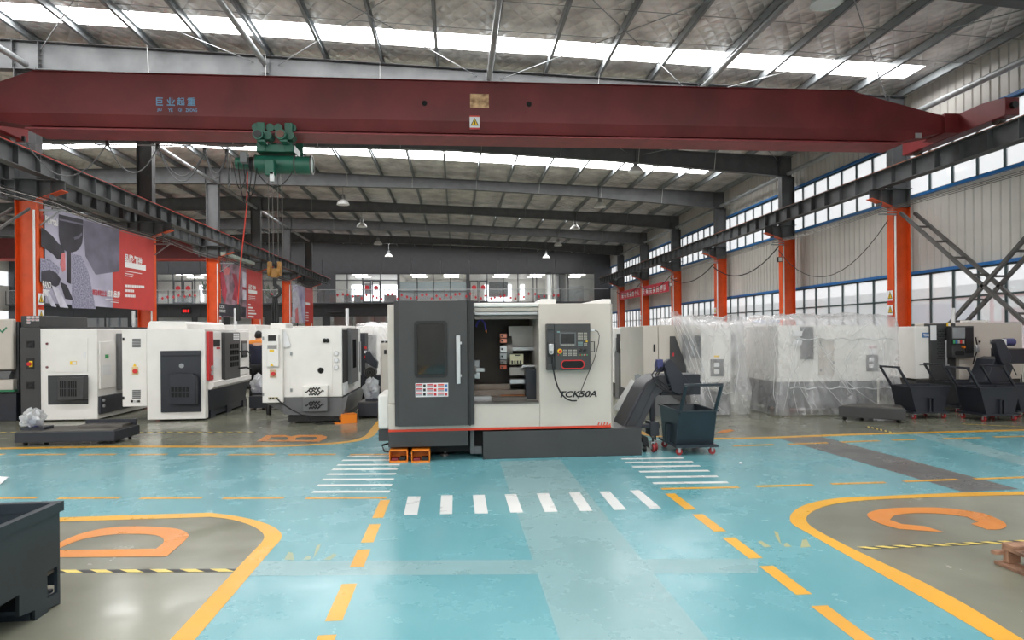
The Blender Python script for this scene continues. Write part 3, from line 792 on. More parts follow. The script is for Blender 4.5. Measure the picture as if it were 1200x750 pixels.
for a, b in ((XLL + 0.3, ux(90)), (ux(95), ux(150)), (ux(156), ux(180)), (ux(184), ux(225)), (ux(230), ux(262)), (ux(268), ux(310)), (ux(318), ux(378)), (ux(386), ux(465)), (ux(470), ux(560)), (ux(566), ux(640)), (ux(646), ux(700))):
    k = max(1, int((b - a) / 1.5)); win(n, f'ground floor office window, {["first", "second", "third", "fourth", "fifth", "sixth", "seventh", "eighth", "ninth", "tenth", "eleventh"][n - 11]} along the far wall from its dark end', a, b, zg0, zg1, [a + (b - a) * j / k for j in range(1, k)]); n += 1
e = [XLL, XLL + 0.3]
GW = [XLL + 0.3, ux(90), ux(95), ux(150), ux(156), ux(180), ux(184), ux(225), ux(230), ux(262), ux(268), ux(310), ux(318), ux(378), ux(386), ux(465), ux(470), ux(560), ux(566), ux(640), ux(646), ux(700)]
ge = [XLL] + GW + [XW]
for a, b in zip(ge[::2], ge[1::2]): bx(a, YF, zg0, b, YF + 0.2, zg1).build('wall_pier', panel_dk, wall_far)
# balustrade with little red ornaments
bal = thing('glass_balustrade', 'glass balustrade in front of the upstairs office windows', 'railing', (0, YF - 0.5, zA - 0.05))
bx(XLL + 0.3, YF - 0.9, zA - 0.12, XW - 0.4, YF - 0.02, zA - 0.02).build('ledge', panel_dk, bal)
bx(XLL + 0.3, YF - 0.86, zA + 0.98, XW - 0.4, YF - 0.8, zA + 1.03).build('handrail', alu, bal)
x = XLL + 0.3; g0 = None
while x < XW - 2.4:
    if g0 is None: g0 = bx(x + 0.03, YF - 0.84, zA, x + 2.3, YF - 0.825, zA + 0.97).build('glass_panel', glass, bal); gx0 = x; p0 = bx(x - 0.02, YF - 0.86, zA - 0.03, x + 0.02, YF - 0.8, zA + 0.98).build('post', steel_dk, bal)
    else: put(g0, (x - gx0, 0, 0), bal); put(p0, (x - gx0, 0, 0), bal)
    x += 2.34
orn = None; r_ = random.Random(3)
for u in [190, 196, 203, 209, 216, 222, 228, 318, 326, 333] + [396 + 5.75 * i + r_.uniform(-1.2, 1.2) for i in range(46)]:
    x = ux(u, YF - 0.93); z = zA + 0.42 + r_.uniform(-0.18, 0.22)
    if orn is None:
        orn = MB().prism([(-0.1, 0), (0, -0.13), (0.1, 0), (0, 0.13)], 'y', -0.02, 0.02).build('red_ornament', red_plain)
        tag(orn, 'small red diamond ornament fixed to the glass balustrade', 'ornament', 'red ornaments along the balustrade'); o = orn
    else: o = orn.copy(); COL.objects.link(o)
    o.location = (x, YF - 0.885, z)
led = thing('led_sign', 'small red digit display on the far wall band', 'display', (ux(218.5), YF - 0.06, 3.3))
bx(ux(213), YF - 0.12, 3.32, ux(224), YF - 0.03, 3.75).build('housing', black, led)
M = frame((ux(218.5), YF - 0.125, 3.42), (1, 0, 0), (0, 0, 1)); text('88:8', glow('red_led', (255, 40, 40), 1.6), led, M, 0.5, 0.22, name='digits')
tag(bx(ux(399) - 0.9, YF - 1.4, 3.3, ux(399) + 0.2, YF - 0.05, 3.36).build('wall_shelf', panel_dk), 'small dark ledge on the far wall pier', 'shelf')
def plant(x, y, z, s, label):
    p = thing('potted_plant', label, 'plant', (x, y, z)); MB().lathe((x, y, z), [(0.0, 0.002), (0.13 * s, 0.002), (0.17 * s, 0.3 * s), (0.0, 0.3 * s)], 12).build('pot', mid_paint, p)
    m = MB(); rr = random.Random(int(x * 10) & 255)
    for i in range(26):
        a = rr.uniform(0, 6.28); l = rr.uniform(0.35, 0.8) * s; e_ = rr.uniform(0.2, 1.1)
        b0 = Vector((x, y, z + 0.28 * s)); d = Vector((math.cos(a) * math.cos(e_), math.sin(a) * math.cos(e_), math.sin(e_) + 0.4)); t = b0 + d * l; sd = Vector((-math.sin(a), math.cos(a), 0)) * 0.06 * s
        m.face(b0, b0.lerp(t, 0.6) + sd, t, b0.lerp(t, 0.6) - sd)
    m.build('foliage', mat('plant_leaf', (58, 92, 52), 0.5), p); return p
plant(ux(313), YF + 0.6, 4.05, 1.6, 'leafy potted plant behind the office window left of the hanging hook')
plant(ux(236), YF + 0.6, 4.9, 1.0, 'trailing green plant on a shelf in the office window beside the second banner')

# ================================================================== TRAVELLING CRANE
YC = 14.0
crane = thing('bridge_crane', 'dark red box-girder travelling crane spanning the hall', 'crane', (1, YC, 5.9))
gz0, gz1 = 5.79, 6.98
gy0, gy1 = YC - 0.26, YC + 0.26
xa, xb = -9.5, 11.25
m = MB()
body = [(xa, 6.02), (-8.6, gz0 + 0.12), (10.2, gz0 + 0.12), (10.95, 6.06), (xb, 6.12), (xb, 6.48), (10.95, 6.52), (9.0, gz1), (-8.55, gz1), (xa - 0.0, 6.62)]
zs_ = 6.14
def bot(x):                                                     # lower edge of the box girder
    P = [(xa, 6.02), (-8.6, gz0 + 0.12), (10.2, gz0 + 0.12), (10.95, 6.06), (xb, 6.12)]
    for (a, p), (b, q) in zip(P, P[1:]):
        if x <= b: return p + (q - p) * (x - a) / (b - a)
    return P[-1][1]
m.prism([(xa, zs_), (xb, zs_), (xb, 6.48), (10.95, 6.52), (9.0, gz1), (-8.55, gz1), (xa, 6.62)], 'y', gy0, gy1); m.build('girder', crane_red, crane, sharp=0)
m = MB(); X_ = [xa, -8.6, 10.2, 10.95, xb]
for a, b in zip(X_, X_[1:]):                                    # lower webs lean inwards to the flange
    ia, ib = 0.16 * (zs_ - bot(a)) / 0.4, 0.16 * (zs_ - bot(b)) / 0.4
    m.add([(a, gy0, zs_), (b, gy0, zs_), (b, gy0 + ib, bot(b)), (a, gy0 + ia, bot(a)), (a, gy1, zs_), (b, gy1, zs_), (b, gy1 - ib, bot(b)), (a, gy1 - ia, bot(a))], [(0, 3, 2, 1), (4, 5, 6, 7), (3, 7, 6, 2)])
m.build('lower_web', crane_red, crane, sharp=0)
m = MB(); m.box(-8.6, gy0 - 0.1, gz0, 10.1, gy1 + 0.1, gz0 + 0.03); m.prism([(gy0 - 0.08, gz0 + 0.03), (gy0 + 0.16, gz0 + 0.03), (gy0 + 0.15, gz0 + 0.12)], 'x', -8.6, 10.1)
m.build('lower_flange', crane_red2, crane, sharp=0)
MB().box(-8.5, gy0 - 0.05, gz1, 9.0, gy1 + 0.05, gz1 + 0.012).build('upper_flange', crane_red, crane)
for side, x in (('left', -9.85), ('right', 11.6)):
    s_ = 1 if x > 0 else -1
    m = MB(); m.prism([(12.4, 6.05), (15.5, 6.05), (15.5, 6.42), (14.9, 6.5), (13.0, 6.5), (12.4, 6.42)], 'x', x - 0.16, x + 0.16)
    ec = m.build('end_carriage', crane_red, crane, bevel=0.01)
    m = MB(); m.box(x - 0.5 if s_ > 0 else x - 0.05, YC - 0.36, 6.06, x + 0.05 if s_ > 0 else x + 0.5, YC + 0.36, 6.5)
    m.build('end_bracket', crane_red, crane)
    for yy in (12.75, 15.15): MB().cyl((x - 0.05, yy, 6.085), (x + 0.05, yy, 6.085), 0.13, 18).build('wheel', steel_dk, crane)
    for yy in (12.38, 15.52): MB().cyl((x, yy - 0.06, 6.25), (x, yy + 0.06, 6.25), 0.07, 12).build('buffer', black, crane)
for u, v in ((497.5, 121), (620, 122)):
    p = WY(u, v, gy0 - 0.005); MB().cyl((p[0], gy0 - 0.013, p[2]), (p[0], gy0 + 0.02, p[2]), 0.055, 14).build('girder_hole', void, crane)
blue_ink = mat('pale_blue_lettering', (108, 156, 190), 0.5, var=0.0)
for ch, u0, u1 in (('巨', 183, 191), ('业', 195.5, 205), ('起', 207.5, 216.5), ('重', 219.5, 229)):
    p, q = WY(u0, 123.6, gy0 - 0.004), WY(u1, 114.3, gy0 - 0.004)
    text(ch, blue_ink, crane, FACE((p[0] + q[0]) / 2, gy0 - 0.004, p[2]), q[0] - p[0], q[2] - p[2], fat=0.02)
for ch, u0, u1 in (('JU', 184, 189.5), ('YE', 197, 202.5), ('QI', 209, 213), ('ZHONG', 217.5, 231)):
    p, q = WY(u0, 131, gy0 - 0.004), WY(u1, 127.2, gy0 - 0.004)
    text(ch, blue_ink, crane, FACE((p[0] + q[0]) / 2, gy0 - 0.004, p[2]), q[0] - p[0], q[2] - p[2], fat=0.02)
p, q = WY(551, 126, gy0), WY(572.7, 110.5, gy0)
MB().box(p[0], gy0 - 0.006, p[2], q[0], gy0, q[2]).build('nameplate', mat('faded_brass_plate', (206, 172, 130), 0.5, 0.2, var=0.25, vscale=7, dark=(120, 80, 50)), crane)
p, q = WY(550.5, 151.3, gy0 - 0.012), WY(562, 135.5, gy0 - 0.012)
warn_sign(crane, (p[0] + q[0]) / 2, gy0 - 0.002, p[2], q[0] - p[0], q[2] - p[2], FACE)
p, q = WY(1072.5, 162, gy0), WY(1080, 156, gy0)
MB().box(p[0], gy0 - 0.006, p[2], q[0], gy0, q[2]).build('small_plate', alu, crane)

# ---- electric hoist on the girder's lower flange
hoist = thing('electric_hoist', 'green electric rope hoist hanging under the red crane girder', 'hoist', (-4.5, gy0, 5.3))
hy = YC - 0.2
def hp(u, v): p = WY(u, v, hy - 0.2); return p[0], p[2]
for u, rusty in ((308, False), (334, True)):
    x, z = hp(u, 163); y = gy0 - 0.15
    m = MB(); m.cyl((x, y - 0.34, z), (x, y, z), 0.105, 18); m.box(x - 0.02, y - 0.3, z - 0.14, x + 0.12, y - 0.05, z - 0.1)
    m.cyl((x + 0.15, y - 0.2, z + 0.02), (x + 0.15, y + 0.05, z + 0.02), 0.085, 16); m.build('trolley_motor', hoist_green, hoist)
    MB().cyl((x, y - 0.36, z), (x, y - 0.34, z), 0.075, 16).build('motor_fan_cover', mat('rusty_cover', (110, 74, 62), 0.6) if rusty else black, hoist)
    for dx in (-0.14, 0.14):
        for yy in (gy0 - 0.1, gy1 + 0.1): MB().cyl((x + dx, yy - 0.03, gz0 + 0.1), (x + dx, yy + 0.03, gz0 + 0.1), 0.085, 16).build('trolley_wheel', hoist_green, hoist)
x0, z0 = hp(301, 178); x1, z1 = hp(345, 170)
m = MB(); m.box(x0, hy - 0.24, z0, x1, hy + 0.3, z1)
for xx in (x0 + 0.1, x1 - 0.1):
    for yy in (gy0 - 0.2, gy1 + 0.2): m.box(xx - 0.08, yy - 0.012, z0, xx + 0.08, yy + 0.012, gz0 + 0.18)
m.build('trolley_frame', hoist_green, hoist, bevel=0.008)
x0, z0 = hp(297, 200.5); x1, z1 = hp(344, 179.5); zc = (z0 + z1) / 2; R = (z1 - z0) / 2
MB().cyl((x0, hy, zc), (x1, hy, zc), R, 28).build('drum_casing', hoist_green, hoist)
x2 = hp(363, 190)[0]
MB().cyl((x1 + 0.01, hy, zc - 0.01), (x2, hy, zc - 0.01), R * 0.96, 28).build('gearbox', hoist_green, hoist)
for xx in (x0, x1, x2): MB().ring((xx, hy, zc), (1, 0, 0), R * 0.98, 0.018, 28, 6).build('flange_ring', steel_dk, hoist)
x3 = hp(273, 190)[0]
MB().cyl((x3, hy, zc + 0.02), (x0 - 0.12, hy, zc + 0.02), R * 0.62, 20).build('hoist_motor', hoist_green, hoist)
MB().cyl((x0 - 0.12, hy, zc), (x0, hy, zc), R * 0.8, 20).build('brake', black, hoist)
MB().box(x0 - 0.22, hy - 0.36, zc - 0.05, x0 - 0.08, hy - 0.2, zc + 0.16).build('terminal_box', mid_paint, hoist, bevel=0.008)
x, z = hp(319, 199); MB().box(x - 0.1, hy - 0.42, z - 0.16, x + 0.1, hy - 0.24, z + 0.16).build('rope_guide', hoist_green, hoist, bevel=0.02)
x, z = hp(322, 210); MB().box(x - 0.04, hy - 0.42, z - 0.09, x + 0.04, hy - 0.36, z + 0.1).build('limit_switch', sticker_w, hoist)
hz = WY(322, 318, hy)[2]
for u in (314.5, 319.5, 325.5, 330.5):
    xx = WY(u, 210, hy)[0]; MB().cyl((xx, hy, zc - R * 0.8), (xx, hy, hz + 0.3), 0.009, 6).build('wire_rope', steel_dk, hoist)
hook = thing('hook_block', 'yellow-brown double hook block hanging on the hoist ropes', 'hook', (WY(322, 330, hy)[0], hy, hz))
hk = mat('hook_yellow', (150, 106, 46), 0.5, var=0.15); hx = WY(322, 330, hy)[0]
for dx in (-0.1, 0.1):
    MB().cyl((hx + dx - 0.025, hy, hz), (hx + dx + 0.025, hy, hz), 0.11, 20).build('sheave', hk, hook)
    MB().box(hx + dx - 0.035, hy - 0.06, hz - 0.02, hx + dx + 0.035, hy + 0.06, hz + 0.2).build('side_plate', hk, hook, bevel=0.01)
MB().box(hx - 0.075, hy - 0.05, hz - 0.13, hx + 0.075, hy + 0.05, hz + 0.06).build('cross_head', hk, hook, bevel=0.015)
pts = [(hx, hy, hz - 0.14), (hx, hy, hz - 0.3)] + [(hx + 0.11 * math.sin(a) - 0.0, hy, hz - 0.42 + 0.12 * math.cos(a)) for a in [0.2 + 0.5 * i for i in range(9)]]
MB().tube(pts, [0.04] * 6 + [0.036, 0.034, 0.03, 0.024, 0.014], 10).build('hook', black, hook)
sl = thing('hanging_sling', 'dark webbing sling hanging from the crane hook', 'sling', (hx, hy, hz - 0.6))
m = MB()
for dx in (-0.05, 0.0, 0.06): m.tube([(hx + dx * 0.5, hy, hz - 0.56), (hx + dx, hy - 0.02, hz - 0.8), (hx + dx * 0.8, hy, hz - 1.8), (hx + dx * 1.2, hy, hz - 2.5)], 0.028, 6)
m.build('webbing', black, sl)
# red pendant cable with its push-button station
pc = WY(290, 201, hy); pe = WY(279, 372, hy)
pend = thing('pendant_cable', 'red pendant cable hanging from the hoist beside the hook', 'cable', pc)
MB().tube([pc, (pc[0] - 0.02, hy, 4.3), (pe[0] + 0.05, hy, 3.0), (pe[0], hy, 2.25)], 0.014, 6).build('cable', rail_red, pend)
MB().box(pe[0] - 0.04, hy - 0.04, 1.9, pe[0] + 0.04, hy + 0.04, 2.25).build('button_station', black, pend, bevel=0.01)
# festoon cable loops along the girder
fest = thing('festoon_cable', 'looping grey festoon cables under the left half of the crane', 'cable', (-6.5, YC + 0.48, 5.7))
fy = gy1 + 0.22
def sag(p, q, d, n=10):
    p, q = Vector(p), Vector(q)
    return [p.lerp(q, i / n) - Vector((0, 0, d * 4 * (i / n) * (1 - i / n))) for i in range(n + 1)]
tops = [(28, 163), (126, 168), (185, 172), (240, 176), (266, 178), (270, 180)]
deps = [0.75, 0.6, 0.72, 0.6, 0.75]
for i, ((a, b), d) in enumerate(zip(zip(tops, tops[1:]), deps)):
    for k in range(2 if i > 1 else 1):
        p, q = WY(*a, fy - 0.04 * k), WY(*b, fy - 0.04 * k)
        MB().tube(sag(p, q, d - 0.12 * k), 0.013, 6).build('cable_loop', mat('grey_cable', (92, 92, 94), 0.5), fest)
for a in tops[:-1]:
    p = WY(*a, fy); MB().box(p[0] - 0.03, fy - 0.03, p[2] - 0.05, p[0] + 0.03, fy + 0.03, p[2] + 0.06).build('cable_hanger', black, fest)
MB().box(-9.3, fy - 0.012, gz0 - 0.07, -4.6, fy + 0.012, gz0 - 0.045).build('cable_track', galv, fest)
for dx, d in ((0.1, 0.5), (0.2, 0.8), (0.3, 0.65)):
    p = Vector((hp(272, 200)[0] + dx - 0.1, hy - 0.15, zc)); MB().tube(sag(p, p + Vector((0.28, 0, -0.1)), d), 0.011, 6).build('cable_loop', black, fest)
p = Vector((x0 + 0.05, hy - 0.1, zc - R)); MB().tube(sag(p, p + Vector((0.75, 0, 0.1)), 0.35), 0.011, 6).build('cable_loop', black, fest)

# ---- second crane in the neighbouring bay
cr2 = thing('bridge_crane', 'red travelling crane far off in the neighbouring bay', 'crane', (-22, 37, 5.9))
MB().prism([(-32.5, 5.85), (-11.6, 5.85), (-11.3, 6.1), (-11.3, 6.5), (-12.2, 6.95), (-32.5, 6.95)], 'y', 36.75, 37.25).build('girder', crane_red, cr2, sharp=0)
MB().box(-32.5, 36.6, 5.78, -11.7, 37.4, 5.85).build('lower_flange', rail_red, cr2)
MB().box(-11.25, 35.4, 6.05, -10.9, 38.6, 6.5).build('end_carriage', crane_red2, cr2)
cr3 = thing('bridge_crane', 'red crane carriage on the left runway behind the second-nearest grey upper column', 'crane', (-11, 17.8, 6))
MB().box(-11.2, 15.7, 6.04, -10.9, 20.6, 6.42).build('end_carriage', bright_red, cr3, bevel=0.01)
MB().prism([(-32.5, 5.85), (-11.6, 5.85), (-11.2, 6.1), (-11.2, 6.42), (-12.2, 6.9), (-32.5, 6.9)], 'y', 17.7, 18.2).build('girder', crane_red, cr3, sharp=0)
for yy in (16.2, 20.1): MB().cyl((-11.1, yy, 6.06), (-11.0, yy, 6.06), 0.105, 16).build('wheel', steel_dk, cr3)

# ================================================================== HIGH-BAY LAMPS
def lamp(x, y, z1, label):
    t = thing('high_bay_lamp', label, 'lamp', (x, y, z1))
    zt = under(x) - 0.001
    MB().cyl((x, y, z1 + 0.42), (x, y, zt), 0.012, 6).build('suspension', galv, t)
    MB().lathe((x, y, z1), [(0, 0.44), (0.09, 0.44), (0.1, 0.22), (0.0, 0.22)], 14).build('ballast_housing', galv, t)
    MB().lathe((x, y, z1), [(0.1, 0.24), (0.17, 0.2), (0.27, 0.08), (0.29, 0.0), (0.275, 0.0), (0.25, 0.08), (0.1, 0.2)], 20).build('reflector', pvc, t)
    MB().lathe((x, y, z1), [(0, 0.05), (0.2, 0.05), (0.265, 0.02), (0, 0.0)][::-1], 18).build('diffuser', sticker_w, t)
def lz(u, v, Y): p = WY(u, v, Y); return p[0], p[2]
for (u, v, Y, lb) in [(402, 240, 30.0, 'white high-bay lamp nearest in the left row under the roof'), (424, 266, 36.2, 'second white high-bay lamp of the left row'), (443, 286.5, 43.4, 'third white high-bay lamp of the left row'), (455.5, 301, 49.4, 'farthest white high-bay lamp of the left row'),
                      (745, 202, 23.6, 'white high-bay lamp nearest in the right row, below the second skylight'), (703, 243, 30.4, 'second white high-bay lamp of the right row'), (674, 268.5, 37.0, 'third white high-bay lamp of the right row'), (654, 288, 43.6, 'fourth white high-bay lamp of the right row'), (640, 302.5, 49.6, 'farthest white high-bay lamp of the right row')]:
    x, z = lz(u, v, Y); lamp(x, Y, z, lb)
x, z = lz(968, 5, 11.6); lamp(x, 11.6, z, 'white high-bay lamp nearest the camera, high above the right end of the crane')

# ================================================================== BANNERS
def banner(name, label, y0, y1, z0, z1, sagz=0.06):
    b = thing(name, label, 'banner', (XL + 0.3, (y0 + y1) / 2, z0)); return b
def quadx(x, y0, z0, y1, z1): return bx(x - 0.004, y0, z0, x, y1, z1)
XB = XL + 0.28
poster_bg = mat('poster_photo_tones', (186, 182, 200), 0.5, var=0.2, vscale=0.5, dark=(136, 132, 152))
poster_red = mat('poster_red', (196, 62, 58), 0.5, var=0.03)
po_dk = mat('poster_dark', (56, 53, 62), 0.45, var=0.25, vscale=1.5)
po_lt = mat('poster_pale', (206, 204, 218), 0.5, var=0.12, vscale=3)
po_sp = mat('poster_speckle', (150, 148, 168), 0.5, var=0.35, vscale=22, dark=(96, 92, 116))
po_mid = mat('poster_slate', (112, 108, 126), 0.5, var=0.2, vscale=1.2)
po_pink = mat('poster_pink', (214, 120, 124), 0.5, var=0.1)
def flatx(name, poly, d, m, parent):                             # printed shape on a banner facing +X; poly in (y, z)
    o = bpy.data.objects.new(name, curve_mesh(name, [poly], m)); COL.objects.link(o); o.parent = parent
    o.matrix_local = wmat(parent).inverted() @ FACEX(XB + d, 0, 0); return o
b1 = banner('photo_banner', 'large printed banner of a machining head with red text column, nearest in the left row', 16.9, 22.5, 2.45, 4.86)
ya, yb, yr = 16.85, 22.62, WX(132, 330, XB)[1]
za, zb = 2.45, 4.86
quadx(XB, ya, za, yr, zb).build('printed_sheet', poster_bg, b1)
quadx(XB, yr, za, yb, zb).build('red_column', poster_red, b1)
def bz(u, v): p = WX(u, v, XB); return p[1], p[2]
def bp(*pts): return [bz(*p) for p in pts]
flatx('print_shade', bp((97, 258), (140, 268), (140, 318), (112, 322), (100, 300)), 0.002, po_mid, b1)
flatx('print_speckle', bp((84, 297), (95, 300), (104, 320), (112, 362), (84, 361)), 0.003, po_sp, b1)
flatx('print_shade', bp((48, 266), (54, 270), (62, 277), (68, 285), (75, 290), (76, 300), (73, 304), (67, 304), (62, 298), (55, 293), (48, 288)), 0.003, po_dk, b1)
flatx('print_speckle', bp((47, 302), (58, 304), (70, 314), (66, 334), (47, 330)), 0.004, po_sp, b1)
flatx('print_shade', bp((48, 318), (58, 316), (66, 320), (71, 327), (69, 334), (62, 338), (54, 336), (48, 331)), 0.005, po_dk, b1)
flatx('print_pale', bp((60, 334), (68, 338), (80, 361), (70, 360)), 0.006, po_lt, b1)
flatx('print_pale', bp((50, 338), (56, 340), (66, 360), (60, 359)), 0.006, po_lt, b1)
flatx('print_shade', bp((70, 330), (78, 334), (86, 352), (76, 350)), 0.006, po_dk, b1)
flatx('print_pink', bp((72, 297), (76, 296), (76.5, 316), (73, 319), (70, 310)), 0.006, po_pink, b1)
flatx('print_tool', bp((78, 294), (83, 295), (83, 333), (78.5, 331)), 0.007, po_dk, b1)
flatx('print_spindle', bp((68.5, 251), (97, 257.5), (97, 276), (96, 285), (93, 291), (89, 294.5), (84, 296), (78, 295), (73, 291.5), (70, 285), (68.5, 276)), 0.008, po_dk, b1)
flatx('print_highlight', bp((86, 278), (91, 276.5), (95.5, 272.5), (96.2, 275), (92, 279.5), (87, 281)), 0.009, po_mid, b1)
flatx('print_highlight', bp((69, 256), (97, 262), (97, 264), (69, 258)), 0.009, po_mid, b1)
def bt(body, u, v0, v1, w_px, m, parent=b1, fat=0.01, d=0.011):  # lettering on the banner: left end u, top v0, bottom v1
    y, z = bz(u, v1); z2 = bz(u, v0)[1]; y2 = bz(u + w_px, v1)[0]
    return text(body, m, parent, FACEX(XB + d, y, z), y2 - y, z2 - z, fat=fat, align='LEFT')
white_ink = mat('white_print', (238, 236, 236), 0.5, var=0.0)
bt('Plurtal', 52.5, 252, 261.5, 14.5, white_ink, fat=0.03)
flatx('logo_mark', bp((48.5, 252), (50.5, 252.4), (50.6, 257.5), (48.6, 257.2)), 0.011, bright_red, b1)
bt('RAND', 49.5, 329, 337, 10, white_ink, fat=0.03)
bt('PIRIT', 49.5, 339, 346.5, 8.5, white_ink, fat=0.03)
bt('制造卓越企业', 108, 338.5, 346, 16.5, red_plain, fat=0.02)
bt('成就品质', 125, 339.5, 347.8, 15.5, white_ink, fat=0.03)
flatx('small_print', bp((123, 350), (138.5, 351.5), (138.5, 352.3), (123, 350.8)), 0.011, white_ink, b1)
flatx('small_print', bp((129, 353.2), (138.5, 354.2), (138.5, 355), (129, 354)), 0.011, white_ink, b1)
bt('品牌·精神', 146, 297, 306.5, 20, white_ink, fat=0.03)
flatx('white_bar', bp((146, 306.5), (170.5, 311), (170.5, 317.3), (146, 313)), 0.01, white_ink, b1)
for v, w in ((317, 20), (320, 10), (322.5, 9)):
    flatx('small_print', bp((146, v), (146 + w, v + w * 0.17), (146 + w, v + w * 0.17 + 0.8), (146, v + 0.8)), 0.01, white_ink, b1)
for v, v2, u2, n in ((333.5, 336.5, 169, 14), (339, 342, 157, 7), (344.8, 348, 158.5, 8)):
    for i in range(n):
        a = 146 + (u2 - 146) * i / n; c_ = 146 + (u2 - 146) * (i + 0.8) / n; s_ = 0.06 * (a - 146)
        flatx('small_print', bp((a, v + s_), (c_, v + s_), (c_, v2 + s_), (a, v2 + s_)), 0.01, white_ink, b1)
MB().cyl((XB - 0.01, ya, zb + 0.01), (XB - 0.01, yb, zb + 0.01), 0.012, 6).build('top_wire', galv, b1)
# second banner: red robot arms
b2 = banner('photo_banner', 'printed banner of red robot arms with red text column, second in the left row', 28.9, 34.5, 2.4, 4.86)
ya, yb, yr = 28.98, 34.6, WX(289, 350, XB)[1]
po_rob = mat('poster_robot_tones', (150, 118, 130), 0.5, var=0.5, vscale=1.6, dark=(60, 48, 58))
po_red2 = mat('poster_robot_red', (178, 56, 76), 0.5, var=0.25, vscale=2)
quadx(XB, ya, 2.42, yr, 4.86).build('printed_sheet', po_rob, b2); quadx(XB, yr, 2.42, yb, 4.86).build('red_column', poster_red, b2)
flatx('print_arm', bp((258, 318), (262, 320), (266, 340), (264, 356), (260, 346)), 0.003, po_red2, b2)
flatx('print_arm', bp((272, 320), (277, 322), (280, 340), (277, 354), (272, 350), (275, 336)), 0.003, po_red2, b2)
flatx('print_arm', bp((262, 312), (270, 314), (268, 322), (263, 322)), 0.003, po_pink, b2)
flatx('print_pale', bp((284, 318), (288.5, 320), (288.5, 352), (284.5, 351)), 0.003, po_lt, b2)
flatx('print_arm', bp((284, 336), (288.5, 337), (288.5, 340), (284, 339.5)), 0.005, po_red2, b2)
flatx('print_shade', bp((257, 355), (288, 360), (288, 372), (257, 370)), 0.004, po_dk, b2)
bt('COR', 257, 357.5, 361, 6, white_ink, b2)
bt('PORATE', 257, 362.5, 366, 7, white_ink, b2)
bt('品牌·精神', 291, 333, 338.5, 8.5, white_ink, b2, 0.03)
flatx('white_bar', bp((290.8, 339), (301, 341), (301, 345), (290.8, 343.4)), 0.01, white_ink, b2)
for v, u2 in ((356, 293.5), (359.5, 296), (363, 298.5), (366.5, 300), (370, 297)):
    flatx('small_print', bp((290.8, v), (u2, v + 0.5), (u2, v + 2.2), (290.8, v + 1.7)), 0.01, white_ink, b2)
for v in (346.5, 348.5, 350.5): flatx('small_print', bp((290.8, v), (299, v + 0.9), (299, v + 1.5), (290.8, v + 0.6)), 0.01, white_ink, b2)
# third banner
b3 = banner('photo_banner', 'pale printed banner with lilac figures and narrow red column, farthest in the left row', 40.9, 46.5, 2.4, 4.8)
ya, yb, yr = 40.98, 46.6, WX(357.5, 350, XB)[1]
po_lil = mat('poster_lilac', (196, 190, 214), 0.5, var=0.3, vscale=0.8, dark=(130, 120, 160))
quadx(XB, ya, 2.42, yr, 4.8).build('printed_sheet', po_lil, b3); quadx(XB, yr, 2.42, yb, 4.8).build('red_column', poster_red, b3)
flatx('print_pale', bp((343, 342), (348, 339), (352, 356), (354, 379), (342, 378)), 0.004, po_lt, b3)
flatx('print_pink', bp((346, 362), (349, 360), (350, 379), (346, 378)), 0.006, po_pink, b3)
flatx('white_bar', bp((358, 354), (363, 355), (363, 358), (358, 357)), 0.01, white_ink, b3)
for v in (366, 369, 372, 375): flatx('small_print', bp((358.2, v), (361.5, v + 0.2), (361.5, v + 1.2), (358.2, v + 1)), 0.01, white_ink, b3)
# red slogan banner on the right wall side
XS = 12.05
b4 = thing('slogan_banner', 'red cloth slogan banner with white Chinese lettering, strung between the right columns', 'banner', (XS, 38, 4))
pts = [WX(u, 0, XS) for u in (726, 784)]
def sy(u, v): p = WX(u, v, XS); return p[1], p[2]
red_cloth = mat('red_cloth', (206, 58, 72), 0.7, var=0.08)
pl = [sy(726, 352), sy(784, 341.5), sy(784, 329), sy(726, 342)]
MB().prism(pl, 'x', XS, XS + 0.006).build('cloth', red_cloth, b4, sharp=0)
ch = '没有完美的个人只有完美的团队'
us = [728.5 + 3.05 * i for i in range(7)] + [752.5 + 4.2 * i for i in range(7)]
for i, c_ in enumerate(ch):
    u = us[i]; wpx = 2.3 if i < 7 else 3.1
    f = (u - 726) / 58; vb = 350.2 + (340.4 - 350.2) * f - (0.4 * f); vt = 344.3 + (332.5 - 344.3) * f
    y0_, z0_ = sy(u, vb); y1_, _ = sy(u + wpx, vb); _, z1_ = sy(u, vt)
    text(c_, white_ink, b4, FACEW(XS - 0.006, (y0_ + y1_) / 2, z0_), abs(y1_ - y0_), z1_ - z0_, fat=0.03)
for (u0, v0), (u1, v1) in (((784, 329), (793, 326)), ((726, 342), (720, 343))):
    p, q = WX(u0, v0, XS), WX(u1, v1, XS); MB().cyl(p, q, 0.012, 6).build('cord', pvc, b4)

# ================================================================== CROSS BRACING, CABLES
XBR = 12.2
brace = thing('lattice_brace', 'grey lattice cross bracing against the right wall beyond the machine with control panel', 'bracing', (XBR, 13.7, 0))
def lattice(ya, za, yb, zb):
    a1, a2, b1_, b2_ = (XBR - 0.2, ya, za), (XBR + 0.2, ya, za), (XBR - 0.2, yb, zb), (XBR + 0.2, yb, zb)
    for p, q in ((a1, b1_), (a2, b2_)): MB().beam(p, q, 0.075, 0.075).build('brace_chord', brace_grey, brace, sharp=0)
    n = 9
    for i in range(1, n):
        t = i / n; y = ya + (yb - ya) * t; z = za + (zb - za) * t
        MB().beam((XBR - 0.2, y, z), (XBR + 0.2, y, z), 0.05, 0.05).build('brace_rung', brace_grey, brace, sharp=0)
lattice(Y0 - 0.36, 4.75, Y0 - 5.64, 0.5); lattice(Y0 - 5.64, 4.75, Y0 - 0.36, 0.3)
bl = thing('lattice_brace', 'grey strut bracing at the nearest left column under the runway', 'bracing', (XL, 15.2, 4))
